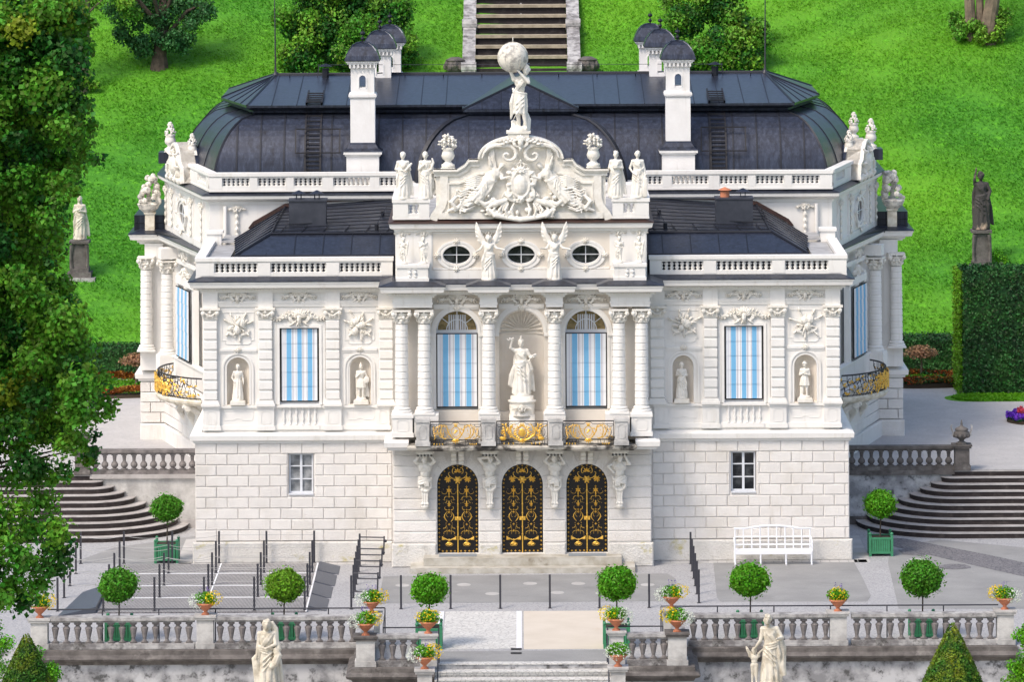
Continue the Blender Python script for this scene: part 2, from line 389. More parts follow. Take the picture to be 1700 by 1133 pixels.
def leafb(mb, x, z, y, L, W, rot, d=.03):
    c, s_ = cos(rot), sin(rot)
    def p(a, b, h): return (x+a*c-b*s_, y-h, z+a*s_+b*c)
    mb.add([p(0,0,d*.4), p(L*.35,W*.5,d*.1), p(L*.8,W*.3,d*.2), p(L,0,0), p(L*.8,-W*.3,d*.2), p(L*.35,-W*.5,d*.1), p(L*.45,0,d), p(0,0,-d)],
           [(0,6,1),(1,6,2),(2,6,3),(3,6,4),(4,6,5),(5,6,0),(0,1,7),(1,2,3,7),(3,4,5,7),(5,0,7)])
def shell(mb, x, z, y, r, n=7, a0=0, a1=PI, d=.04):
    for i in range(n):
        a = a0+(a1-a0)*i/(n-1); leafb(mb, x, z, y, r, r*.42, a, d)
    mb.ell((x, y, z), (r*.3, d*1.3, r*.3), 8, 6)
def rococo(mb, x, z, y, w, h, d=.035):
    "symmetrical shell and lacy scroll spray"
    shell(mb, x, z, y, h*.48, 9, R(10), R(170), d)
    mb.ell((x, y-d*.4, z-h*.12), (h*.13, d, h*.20), 8, 6)
    for a in (-.45, 0, .45): leafb(mb, x, z-h*.18, y, h*.34, h*.12, -PI/2+a, d)
    for f in (-1, 1):
        scroll(mb, x+f*w*.15, z-h*.04, y, h*.46, R(60)*f, f, d*.42)
        scroll(mb, x+f*w*.25, z+h*.10, y, h*.34, R(-30)*f, -f, d*.36)
        scroll(mb, x+f*w*.36, z+h*.02, y, w*.22, R(-10)*f, f, d*.38, 'S')
        P = [(x+f*w*t, z+h*(.05+.16*sin(t*11))) for t in np.linspace(.1, .5, 7)]
        mb.tube([(a, y, b) for a, b in P], [d*.5-d*.05*k for k in range(7)], 4)
        for k, (a, b) in enumerate(P):
            for g in (-1, 1):
                an = g*R(48)+R(8)*math.sin(k*3); an = an if f > 0 else PI-an; leafb(mb, a, b, y, h*(.24-.015*k), h*.09, an, d*.9)
        leafb(mb, x+f*w*.08, z-h*.22, y, w*.16, h*.12, R(-35) if f > 0 else R(215), d); mb.ell((x+f*w*.5, y, z-h*.02), h*.045, 6, 4)
def cartouche(mb, x, z, y, w, h, d=.05):
    mb.ell((x, y, z), (w*.26, d*1.2, h*.3), 12, 8)
    mb.tube([(x+w*.31*cos(a), y-d*.3, z+h*.35*sin(a)) for a in np.linspace(0, 2*PI, 17)], d*.35, 5)
    for f in (-1, 1):
        scroll(mb, x+f*w*.38, z+h*.12, y, h*.42, R(90), -f, d*.5); scroll(mb, x+f*w*.34, z-h*.28, y, h*.34, R(70)*f, f, d*.5)
        for k in range(3): leafb(mb, x+f*w*.3, z+h*(.25-.25*k), y, w*.24, h*.14, R(35-40*k) if f > 0 else R(145+40*k), d)
    shell(mb, x, z+h*.33, y, h*.2, 7, R(0), PI, d); leafb(mb, x, z-h*.3, y, h*.24, w*.2, -PI/2, d)
    for a in (-.5, .5): leafb(mb, x, z-h*.3, y, h*.2, w*.15, -PI/2+a, d)
def trophy(mb, x, z, y, w, h, seed, d=.045):
    rr = random.Random(seed)
    for k in range(7):
        a = R(25+130*k/6+rr.uniform(-8, 8)) + (PI if k % 2 else 0); L = rr.uniform(.42, .58)
        c = (x, y, z); e = (x+cos(a)*w*L, y-d*.2, z+sin(a)*h*L); mb.tube([c, e], [d*.22, d*.3], 5); leafb(mb, e[0]-cos(a)*w*.1, e[2]-sin(a)*h*.1, y, w*.16, w*.07, a, d)
    for k in range(16):
        a = rr.uniform(0, 2*PI); q = rr.uniform(.15, .36); leafb(mb, x+cos(a)*w*q*.5, z+sin(a)*h*q*.5, y, rr.uniform(.12, .24)*w, w*.08, a+rr.uniform(-.6, .6), d)
    for k in range(4): mb.ell((x+rr.uniform(-.14, .14)*w, y-d*.3, z+rr.uniform(-.2, .2)*h), (w*rr.uniform(.08, .14), d*1.1, h*rr.uniform(.1, .18)), 8, 6)
    for f in (-1, 1): scroll(mb, x+f*w*.2, z-h*.28, y, w*.3, R(20)*f, f, d*.4, 'S')
def wreath(mb, c, R_, r, n=18, ax='y'):
    for i in range(n):
        a = 2*PI*i/n; p = (c[0]+R_*cos(a), c[1], c[2]+R_*sin(a)*1.05); mb.ell(p, r*(1+.25*sin(i*2.7)), 6, 4)

# ---------------------------------------------------------------- stone figures, one continuous carved surface each
def wings(mb, side, root, L, up=60, n=6, y=.05, op=1.0):
    "a feathered wing: arm rising from the shoulder, long quills fanning from its tip"
    a0 = R(up); rx, rz = root[0], root[2]; tip = (rx+side*cos(a0)*L*.45, rz+sin(a0)*L*.45)
    mb.tube([(rx, y, rz), (rx+side*cos(a0)*L*.28, y+.01, rz+sin(a0)*L*.3), (*[tip[0]], y, tip[1])], [.035, .034, .025], 7)
    N_ = n+4
    for k in range(N_):
        t = k/(N_-1); bx, bz = tip[0]+(rx-tip[0])*t, tip[1]+(rz-tip[1])*t
        a = R(up+4-t*62); l = L*(.62-.30*t); ux, uz = side*cos(a), sin(a)
        cx, cz = bx+ux*l/2, bz+uz*l/2; rot = Matrix.Rotation(-math.atan2(uz, ux), 4, 'Y')
        mb.ell((cx, y+.012*(k % 2), cz), (l*.55, .016, .026), 8, 6, rot)
        l *= .55; cx, cz = bx+ux*l/2, bz+uz*l/2; mb.ell((cx, y-.015, cz), (l*.55, .018, .028), 8, 6, rot)
def human(mb, arms, legs=None, robe='long', hip=.0, head=(0, -.01, .93), hr=1.15, fat=1.0, cloak=0, seed=0, hair='curly', sash=1, helmet=0, muscular=0, bust=0, tors=(0, 0)):
    rr = random.Random(seed); f = fat
    hx = hip; sx, sy = tors
    legs = legs or (((.055+hx, -.035, .27), (.06, -.02, .03)), ((-.05+hx, -.0, .27), (-.07, .03, .03)))
    for s_, (kn, ft) in zip((1, -1), legs):
        hp = (s_*.048+hx, 0, .50); mb.cap(hp, kn, .064*f, .044*f); mb.cap(kn, ft, .043*f, .024*f)
        mb.ell((kn[0]*.6+ft[0]*.4, kn[1]*.6+ft[1]*.4+.018, kn[2]*.62+ft[2]*.38), (.036*f, .036*f, .06), 8, 6)
        mb.ell((ft[0], ft[1]-.035, ft[2]-.008), (.024*f, .052, .02), 8, 6)
    mb.ell((hx, .005, .53), (.092*f, .068*f, .07), 10, 8)
    mb.ell((hx*.6+sx*.4, 0, .63), (.076*f, .056*f, .085), 10, 8)
    mb.ell((sx, sy, .73), (.098*f, .066*f, .095), 10, 8)
    mb.cap((sx-.085*f, sy, .79), (sx+.085*f, sy, .79), .038*f, .038*f)
    if muscular:
        for s_ in (-1, 1): mb.ell((sx+s_*.042, sy-.05, .755), (.045, .025, .035), 8, 6); mb.ell((hx*.6+s_*.025, -.05, .64), (.02, .014, .05), 6, 6)
    if bust:
        for s_ in (-1, 1): mb.ell((sx+s_*.04, sy-.055, .735), (.034, .03, .03), 8, 6)
    hd = Vector(head); mb.cap((sx, sy+.005, .82), tuple(hd-Vector((0, 0, .05*hr))), .032*f, .029*f)
    mb.ell(hd, (.047*hr, .057*hr, .066*hr), 12, 10)
    mb.ell(hd+Vector((0, -.022*hr, -.03*hr)), (.031*hr, .034*hr, .032*hr), 8, 6)                      # jaw
    mb.ell(hd+Vector((0, -.060*hr, -.006*hr)), (.009*hr, .013*hr, .019*hr), 6, 6)                   # nose
    mb.ell(hd+Vector((0, -.050*hr, .018*hr)), (.034*hr, .012*hr, .008*hr), 8, 4)                    # brow
    mb.ell(hd+Vector((0, -.052*hr, -.034*hr)), (.014*hr, .008*hr, .006*hr), 6, 4)                   # lips
    for s_ in (-1, 1): mb.ell(hd+Vector((s_*.046*hr, .002, -.004)), (.008*hr, .012*hr, .018*hr), 6, 4)
    if helmet:
        mb.ell(hd+Vector((0, .006, .03)), (.058, .07, .055), 10, 8); mb.tube([hd+Vector((0, -.05+.035*k, .075+.035*sin(k*.7))) for k in range(5)], [.014, .022, .024, .02, .012], 6)
    else:
        for k in range(20):
            a = rr.uniform(0, 2*PI); e = rr.uniform(-.1, 1.3)
            v = Vector((cos(a)*cos(e), sin(a)*cos(e), sin(e)))
            if v.y < -.35 and v.z < .5: continue
            mb.ell(hd+Vector((v.x*.045, v.y*.052+.006, v.z*.06+.006))*1.0*hr if False else hd+Vector((v.x*.045*hr, (v.y*.052+.006)*hr, (v.z*.06+.006)*hr)), .022*hr, 6, 4)
        if hair == 'long': mb.cap(hd+Vector((0, .045, .01)), (hd.x, .07, .82), .035, .03)
        if hair == 'veil': mb.ell(hd+Vector((0, .022, .012)), (.062, .062, .075), 10, 8); mb.cap(hd+Vector((0, .05, 0)), (sx, .07, .74), .05, .075)
    for s_, ar in zip((1, -1), arms):
        el, ha = Vector(ar[0]), Vector(ar[1]); sh = (sx+s_*.105*f, sy, .785)
        mb.ell(sh, .042*f, 8, 6); mb.cap(sh, el, .036*f, .028*f); mb.cap(el, ha, .029*f, .018*f)
        dr = (ha-el).normalized(); mb.ell(ha+dr*.022, (.018*f, .015*f, .02), 8, 6)
        for k in range(4): o = Vector((0, .0, 0))+dr.orthogonal().normalized()*(k-1.5)*.009; mb.cap(ha+dr*.03+o, ha+dr*(.052-.004*abs(k-1.3))+o*1.1+Vector((0, -.01, 0)), .0062, .005, 5)
        mb.cap(ha+dr*.012, ha+dr*.028+dr.cross(Vector((0, 1, 0)))*.022, .007, .006, 5)
    nf = 9+seed % 4; ph = rr.uniform(0, 6)
    tw = 5 if seed % 2 else -5
    def fold(a, r, z):
        q = abs(sin(nf*.5*a+ph+z*tw*.5*sin(a+ph)))
        return r*(.90+.22*q+.05*sin((nf+6)*a-ph*2+z*9)+.05*sin(a*2+ph))
    if robe == 'long':
        mb.lathe([(.155, .012), (.150, .1), (.135, .25), (.122, .4), (.112, .5), (.092, .6), (.05, .66)], (hx*.5, .012, 0), 48, 1, .78, fold)
        if bust or cloak or True: mb.lathe([(.085, .56), (.098, .66), (.108, .73), (.10, .79), (.05, .83)], (sx*.7, .0, 0), 36, 1, .70, lambda a, r, z: r*(1+.05*sin(11*a+z*14+ph)))
    elif robe == 'short':
        mb.lathe([(.135, .33), (.128, .4), (.11, .5), (.09, .58), (.05, .62)], (hx*.8, 0, 0), 44, 1, .8, fold)
        mb.lathe([(.08, .56), (.1, .68), (.112, .76), (.07, .82)], (sx, 0, 0), 24, 1, .68)
    elif robe == 'wrap':
        mb.lathe([(.115, .25), (.122, .36), (.118, .46), (.105, .54), (.07, .56)], (hx, .0, 0), 44, 1, .82, fold)
    if sash:
        for k in range(3):
            z0 = .60-.035*k; P = []
            for i in range(13):
                t = i/12; a = -PI*.05+t*PI*1.1; P.append((hx+cos(a)*.105*(f*.5+.5), -sin(a)*.085, z0+.10*(t-.5)*(1 if seed % 2 else -1)*.9-.02*sin(t*PI)))
            mb.tube(P, .018-.003*k, 6)
        s0 = 1 if seed % 2 else -1
        for k in range(3): mb.tube([(s0*(.10-.02*k), -.04-.01*k, .80), (s0*(.03-.03*k), -.085, .70), (-s0*(.08+.012*k), -.06, .58)], .014, 6)
        for k in range(3): z1 = .50-.06*k; mb.tube([(s0*.115, -.02, z1+.04), (s0*.05, -.102, z1+.0), (-s0*.05, -.105, z1-.09-.02*k), (-s0*.12, -.03, z1-.20-.03*k)], [.007, .013, .012, .006], 5)
        mb.tube([(-s0*.10, -.05, .56), (-s0*.13, -.05, .42), (-s0*.12, -.03, .28), (-s0*.14, -.02, .16)], [.022, .034, .036, .012], 7)
    if cloak:
        for k in range(7):
            x = (k-3)*.038; mb.tube([(x*.75+sx, .055, .80), (x*1.1, .085, .6), (x*1.35+cloak*.03, .10, .35), (x*1.5+cloak*.05, .09, .04+.02*(k % 2))], [.026, .032, .034, .026], 7)
def base_rock(mb, r=.16): mb.lathe([(r, -.03), (r*1.02, 0), (r*.9, .03), (r*.6, .05)], (0, .01, 0), 14, 1, .85, lambda a, q, z: q*(1+.06*sin(3*a)+.05*sin(7*a)))
def statue(name, label, cat, loc, h, spec, material='cream', rz=0, group=None, extra=None, plinth=None, vox=.0115, scx=1):
    t = T(name, label, cat, loc, rz, group)
    mb = MB(); base_rock(mb); human(mb, **spec)
    if extra: extra(mb)
    pl = plinth[1] if plinth else 0
    o = remesh(mb, 'figure', material, vox, t); o.scale = (h*scx, h, h); o.location = (0, 0, pl+.02*h)
    if plinth:
        m = MB(); w_, ph_ = plinth; m.cb(0, 0, w_, w_*.9, 0, ph_*.8); m.cb(0, 0, w_*.92, w_*.82, ph_*.8, ph_); m.build('plinth', material, t)
    return t
# ================================================================ the palace
PAL = T('palace', 'small white baroque palace with lead mansard roof, balustrades and three gilded gates', 'palace')
def part(name, mb, m, parent=None, smooth=False): return mb.build(name, m, parent or PAL, smooth)
def inst(o, loc, rz=0, parent=None, name=None, sc=None):
    c = o.copy(); COL.objects.link(c); c.location = loc; c.rotation_euler = (0, 0, rz); c.parent = parent or PAL
    if sc: c.scale = sc
    return c
def wall_open(mb, x0, x1, z0, z1, y0, y1, ops):
    "front wall slab with openings (cx, half width, z bottom, z top/springing, arched)"
    xs = x0
    for cx, hw, zb, zt, arch in sorted(ops):
        if cx-hw > xs: mb.box(xs, cx-hw, y0, y1, z0, z1)
        if zb > z0: mb.box(cx-hw, cx+hw, y0, y1, z0, zb)
        if arch:
            n = 16
            for i in range(n):
                a, b = PI-PI*i/n, PI-PI*(i+1)/n
                q = [(cx+hw*cos(a), zt+hw*sin(a)), (cx+hw*cos(b), zt+hw*sin(b)), (cx+hw*cos(b), z1), (cx+hw*cos(a), z1)]
                mb.ext(q, y0, y1)
        elif zt < z1: mb.box(cx-hw, cx+hw, y0, y1, zt, z1)
        xs = cx+hw
    if xs < x1: mb.box(xs, x1, y0, y1, z0, z1)
def rust(mb, x0, x1, z0, course, n, bw, y, pr, ops=(), long_=False, b=.022, seed=0):
    rr = random.Random(seed)
    for k in range(n):
        za, zb = z0+k*course, z0+(k+1)*course
        iv = [(x0, x1)]
        for cx, hw, ob, ot in ops:
            if zb > ob+.02 and za < ot-.02:
                nv = []
                for a, c in iv:
                    if cx-hw > a: nv.append((a, min(c, cx-hw)))
                    if cx+hw < c: nv.append((max(a, cx+hw), c))
                    if cx+hw <= a or cx-hw >= c: nv = nv if (a, c) in nv else nv
                iv = [q for q in nv if q[1]-q[0] > .03]
        for a, c in iv:
            if long_: mb.block(a+.008, c-.008, za+.009, zb-.009, y, pr, b); continue
            off = (k % 2)*bw/2; j = math.floor((a-x0+off)/bw); xs = a
            while xs < c-.02:
                xe = min(c, x0-off+(j+1)*bw); j += 1
                if xe-xs > .06: mb.block(xs+.008, xe-.008, za+.009, zb-.009, y, pr+rr.uniform(-.004, .006), b)
                xs = max(xs, xe)
YG = -.10                # ground-floor plane of the wings
PG = -1.12               # ground-floor plane of the pavilion
# ---- solid core
mb = MB()
core_g = [(-13.9, 26), (-13.9, 16.0), (-13.0, 16.0), (-10.85, 8.2), (-10.85, .25), (-4.2, .25), (-4.2, -.65), (4.2, -.65), (4.2, .25), (10.85, .25), (10.85, 8.2), (13.0, 16.0), (13.9, 16.0), (13.9, 26)]
mb.prism(core_g, 0, 4.0)
core_u = [(-13.75, 26), (-13.75, 16.1), (-12.75, 16.1), (-10.6, 8.3), (-10.6, .35), (-4.1, .35), (-4.1, -.6), (4.1, -.6), (4.1, .35), (10.6, .35), (10.6, 8.3), (12.75, 16.1), (13.75, 16.1), (13.75, 26)]
mb.prism(core_u, 4.0, 9.3)
part('wall', mb, 'plaster')
# ---- attic block behind, with the raised centre
ATT = [(-13.0, 25.5), (-13.0, 16.4), (-10.85, 8.0), (10.85, 8.0), (13.0, 16.4), (13.0, 25.5)]
mb = MB(); mb.prism(ATT, 9.31, 11.5); part('wall', mb, 'plaster')
# ---- ground floor of the wings
for s in (-1, 1):
    mb = MB(); xa, xb = sorted((s*4.25, s*10.85)); cw = s*7.34
    wall_open(mb, xa, xb, .72, 4.0, YG, .248, [(cw, .42, 2.28, 3.62, False)])
    mb.box(xa, xb, YG-.001, .248, 0, .70)
    part('wall', mb, 'rough_plaster')
    mb = MB(); rust(mb, xa if s < 0 else xa+.07, xb-.07 if s < 0 else xb, .72, .362, 9, .71, YG, .035, [(cw, .45, 2.28, 3.62)], seed=s+3)
    part('rusticated_blocks', mb, 'block_plaster')
    mb = MB(); mb.block(xa+(.06 if s > 0 else -.10), xb-(.06 if s < 0 else -.10), -.01, .705, YG, .09, .05); part('plinth', mb, 'plinth_stone')
    # window: frame, panes, sill
    wf = MB(); z0, z1 = 2.30, 3.61; hw = .40; y = .02
    for x in (-hw, hw-.05, -.04): wf.box(cw+x, cw+x+(.08 if x == -.04 else .05), y, y+.06, z0, z1)
    for z in (z0, z1-.05, 2.74, 3.17): wf.box(cw-hw+.052, cw+hw-.052, y+.002, y+.055, z, z+(.05 if z in (z0, z1-.05) else .035))
    wf.box(cw-hw-.01, cw+hw+.01, YG-.05, y, z0-.05, z0-.003)
    fo = part('window', wf, 'window_paint'); pn = MB(); pn.box(cw-hw, cw+hw, y+.075, y+.085, z0, z1); pn.build('pane', 'glass' if s > 0 else 'glass_grey', fo)
    if s < 0:
        c = MB()
        for k in range(9): c.tube([(cw-.36+k*.03, y+.12+.01*(k % 2), z0), (cw-.38+k*.035, y+.12+.01*(k % 2), z1)], .022, 5); c.tube([(cw+.36-k*.03, y+.12+.01*(k % 2), z0), (cw+.38-k*.035, y+.12+.01*(k % 2), z1)], .022, 5)
        c.build('curtain', 'net_curtain', fo)
# ---- ground floor of the pavilion
DX = (-2.13, 0.0, 2.13); DW = .68
mb = MB(); ops = [(x, DW, .44, 2.70, True) for x in DX]
wall_open(mb, -4.22, 4.22, .44, 4.0, PG, -.652, ops); mb.box(-4.22, 4.22, PG, -.652, 0, .438)
part('wall', mb, 'plaster')
mb = MB()
rust(mb, -4.26, 4.26, .80, .362, 5, 9, PG, .04, [(x, DW+.005, .4, 9) for x in DX], True, .03)
for k in range(5, 9):
    za, zb = .80+k*.362, .80+(k+1)*.362
    for x0, x1 in ((-4.26, -3.22), (3.22, 4.26)): mb.block(x0, x1, za+.009, min(zb, 3.98)-.009, PG, .04, .03)
for cx in DX:
    zs = 2.70; X = 1.06; Zt = 3.97-zs; L_ = [0]+[R(a) for a in (22, 45, 68)]+[R(a) for a in (112, 135, 158)]+[PI]
    for i in range(len(L_)-1):
        a, b = L_[i]+.006, L_[i+1]-.006
        def outer(t):
            q = min(X/abs(cos(t)) if abs(cos(t)) > 1e-6 else 1e9, Zt/max(sin(t), 1e-6)); return (cx+q*cos(t), zs+q*sin(t))
        inner = [(cx+DW*1.02*cos(t), zs+DW*1.02*sin(t)) for t in np.linspace(a, b, 5)]
        oa, ob = outer(a), outer(b); cor = []
        ca = math.atan2(Zt, X)
        if a < ca < b: cor = [(cx+X, zs+Zt)]
        if a < PI-ca < b: cor = [(cx-X, zs+Zt)]
        mb.ext((inner+[ob]+cor+[oa])[::-1], PG-.035, PG+.01)
part('rusticated_blocks', mb.recalc(), 'block_plaster')
mb = MB()
for x0, x1 in ((-4.32, -2.83), (-1.43, -.70), (.70, 1.43), (2.83, 4.32)): mb = MB(); mb.block(x0, x1, -.01, .785, PG, .11, .05); part('plinth', mb, 'plinth_stone')
for cx in DX:      # keystone brackets under the balcony
    mb = MB()
    mb.box(cx-.24, cx+.24, PG-.42, PG, 3.86, 3.97)
    for k in (-1, 1):
        for j, (z, r, yy) in enumerate(((3.78, .10, .30), (3.62, .085, .22), (3.47, .065, .14))): mb.tube([(cx+k*.12-.085, PG-yy, z), (cx+k*.12+.085, PG-yy, z)], r, 10)
        mb.add([(cx+k*.12-.08, PG, 3.9), (cx+k*.12+.08, PG, 3.9), (cx+k*.12+.06, PG, 3.40), (cx+k*.12-.06, PG, 3.40), (cx+k*.12-.08, PG-.38, 3.9), (cx+k*.12+.08, PG-.38, 3.9), (cx+k*.12+.06, PG-.11, 3.40), (cx+k*.12-.06, PG-.11, 3.40)], [(4, 7, 6, 5), (0, 4, 5, 1), (1, 5, 6, 2), (3, 2, 6, 7), (0, 3, 7, 4)])
    part('keystone', mb.recalc(), 'cream')
# entrance steps
for (x, y, z0, z1) in ((3.68, -2.45, 0, .17), (3.25, -1.95, .172, .42)):
    mb = MB(); mb.block(-x, x, z0, z1, y, .0, .012); mb.box(-x, -x/3, y+.013, PG+.05, z0, z1); mb.box(-x/3+.005, x/3-.005, y+.012, PG+.05, z0, z1); mb.box(x/3, x, y+.013, PG+.05, z0, z1); part('entrance_step', mb, 'entry_stone')
for cx in (-2.13, 2.13): mb = MB(); mb.box(cx-.62, cx+.62, -1.62, PG-.01, .425, .436); mb.build('doormat', mat('mat_grey', (.24, .27, .30), .9) if 'mat_grey' not in M else 'mat_grey', PAL)

# gates
def gate(cx):
    g = MB(); z0, zs, y = .44, 2.70, PG+.16; hw = DW+.01
    outl = [(cx+hw, z0)]+[(cx+hw*cos(a), zs+hw*sin(a)) for a in np.linspace(0, PI, 15)]+[(cx-hw, z0)]
    g.ext(outl[::-1], y+.05, y+.09)
    o = part('gate', g.recalc(), 'gate_dark')
    ir = MB()
    ir.ribbon([(cx-hw+.01, z0), (cx-hw+.01, zs)]+[(cx+(hw-.01)*cos(a), zs+(hw-.01)*sin(a)) for a in np.linspace(PI, 0, 15)][1:]+[(cx+hw-.01, z0)], .03, y-.01, y+.02)
    ir.ribbon([(cx-hw+.14, z0), (cx-hw+.14, zs)]+[(cx+(hw-.14)*cos(a), zs+(hw-.14)*sin(a)) for a in np.linspace(PI, 0, 15)][1:]+[(cx+hw-.14, z0)], .02, y-.01, y+.02)
    for x in np.arange(-.45, .5, .09): ir.tube([(cx+x, y, z0), (cx+x, y, zs+math.sqrt(.52**2-x*x)*.9)], .007, 4)
    for z in (.58, .90, 1.35, 2.4): ir.tube([(cx-.54, y, z), (cx+.54, y, z)], .011, 4)
    for f in (-1, 1):
        for k in range(14): scroll(ir, cx+f*(.16+.22*(k % 2)), .98+.14*k, y-.01, .16, R(90*(k % 4)), f, .006)
    ir.build('ironwork', 'iron', o)
    go = MB()
    def star(x, z, r=.044): go.add([(x-r, y-.02, z), (x-r*.3, y-.02, z-r*.3), (x, y-.02, z-r), (x+r*.3, y-.02, z-r*.3), (x+r, y-.02, z), (x+r*.3, y-.02, z+r*.3), (x, y-.02, z+r), (x-r*.3, y-.02, z+r*.3), (x, y-.045, z)], [(i, (i+1) % 8, 8) for i in range(8)])
    for k in range(17):
        for f in (-1, 1): star(cx+f*(hw-.075), .56+.136*k)
    for k in range(1, 12): a = PI*k/12; star(cx+(hw-.075)*cos(a), zs+(hw-.075)*sin(a))
    for f in (-1, 1):
        for k in range(4): star(cx+f*(.10+.135*k), .50)
        x = cx+f*.29
        # lower festoon, star leaf, arrows, lyre and flowers of each leaf
        go.tube([(x+.24*t, y-.02, .86+.13*abs(t)**1.6) for t in np.linspace(-1, 1, 11)], [.006, .012, .016, .018, .016, .014, .016, .018, .016, .012, .006], 5)
        for k in (-1, 1): go.add([(x+k*.24, y-.02, .99), (x+k*.24, y-.02, .86), (x+k*.12, y-.02, .87), (x+k*.20, y-.035, .90)], [(0, 1, 3), (1, 2, 3), (2, 0, 3)])
        for k in range(-3, 4): star(x+.075*k, .86+.02*abs(k), .018)
        go.ell((x, y-.02, .86), (.035, .02, .045), 6, 4)
        for a in range(-150, -20, 30): leafb(go, x, .80, y-.02, .13, .04, R(a), .015)
        for a in (20, 160): leafb(go, x, .70, y-.02, .12, .035, R(a), .015)
        for z, q in ((1.17, .05), (1.38, .05), (1.78, .055), (1.86, .045), (2.0, .06), (2.30, .055), (2.62, .05)): star(x, z, q)
        for k in (-1, 1):
            go.tube([(x+k*(.055+.10*sin(t)), y-.02, 1.47+.11*t) for t in np.linspace(0, PI, 9)], [.006, .012, .016, .019, .019, .016, .012, .008, .006], 5)
            scroll(go, x+k*.11, 1.90, y-.02, .13, R(60)*k, k, .007); scroll(go, x+k*.13, 1.30, y-.02, .13, R(-50)*k, k, .007); scroll(go, x+k*.12, 2.25, y-.02, .14, R(120)*k, k, .008)
            scroll(go, x+k*.06, 1.68, y-.02, .12, R(80)*k, k, .005); scroll(go, x+k*.17, 2.42, y-.02, .16, R(20)*k, k, .005); scroll(go, x+k*.10, 2.14, y-.02, .12, R(-60)*k, -k, .005); scroll(go, x+k*.12, 1.12, y-.02, .16, R(150)*k, k, .006); scroll(go, x+k*.07, .70, y-.02, .14, R(30)*k, k, .005); go.tube([(x+k*.07, y-.015, 1.05), (x+k*.07, y-.015, 1.30)], .005, 4)
            for zz in (1.0, 1.24, 1.62, 2.08, 2.20, 2.54): star(x+k*.19, zz, .018)
            star(x+k*.09, 1.86, .03); star(x+k*.08, 2.42, .025); star(x+k*.1, 1.42, .025)
        for a in range(0, 360, 60): leafb(go, x, 2.50, y-.02, .095, .055, R(a+30), .03)
        leafb(go, x, 2.44, y-.02, .13, .05, -PI/2, .02)
        leafb(go, x, 2.02, y-.02, .15, .05, PI/2, .02); leafb(go, x, 2.02, y-.02, .09, .03, R(40), .02); leafb(go, x, 2.02, y-.02, .09, .03, R(140), .02)
        for a in range(0, 360, 45): leafb(go, cx+f*.33, 2.87, y-.02, .12, .06, R(a+rngf(a, f)), .03)
        scroll(go, cx+f*.20, 2.98, y-.02, .28, R(40)*f, f, .012); scroll(go, cx+f*.14, 3.16, y-.02, .2, R(100)*f, f, .010)
    go.tube([(cx, y-.04, z0), (cx, y-.04, 2.72)], .020, 6)
    for z in (1.05, 1.3, 1.75, 2.05, 2.5): go.ell((cx, y-.04, z), (.03, .03, .045), 6, 4)
    go.box(cx-.10, cx+.10, y-.06, y-.03, 1.52, 1.64); go.ell((cx, y-.06, 1.58), (.045, .03, .075), 8, 6)
    for a in range(-60, 241, 60): leafb(go, cx, 2.85, y-.04, .14, .08, R(a), .04)
    go.ell((cx, y-.04, 2.86), (.07, .04, .09), 8, 6)
    for a in range(0, 181, 45): leafb(go, cx, 3.12, y-.04, .13, .06, R(a), .03)
    go.build('gilding', 'gold', o)
def rngf(a, f): return (a*7+f*13) % 23
for cx in DX: gate(cx)

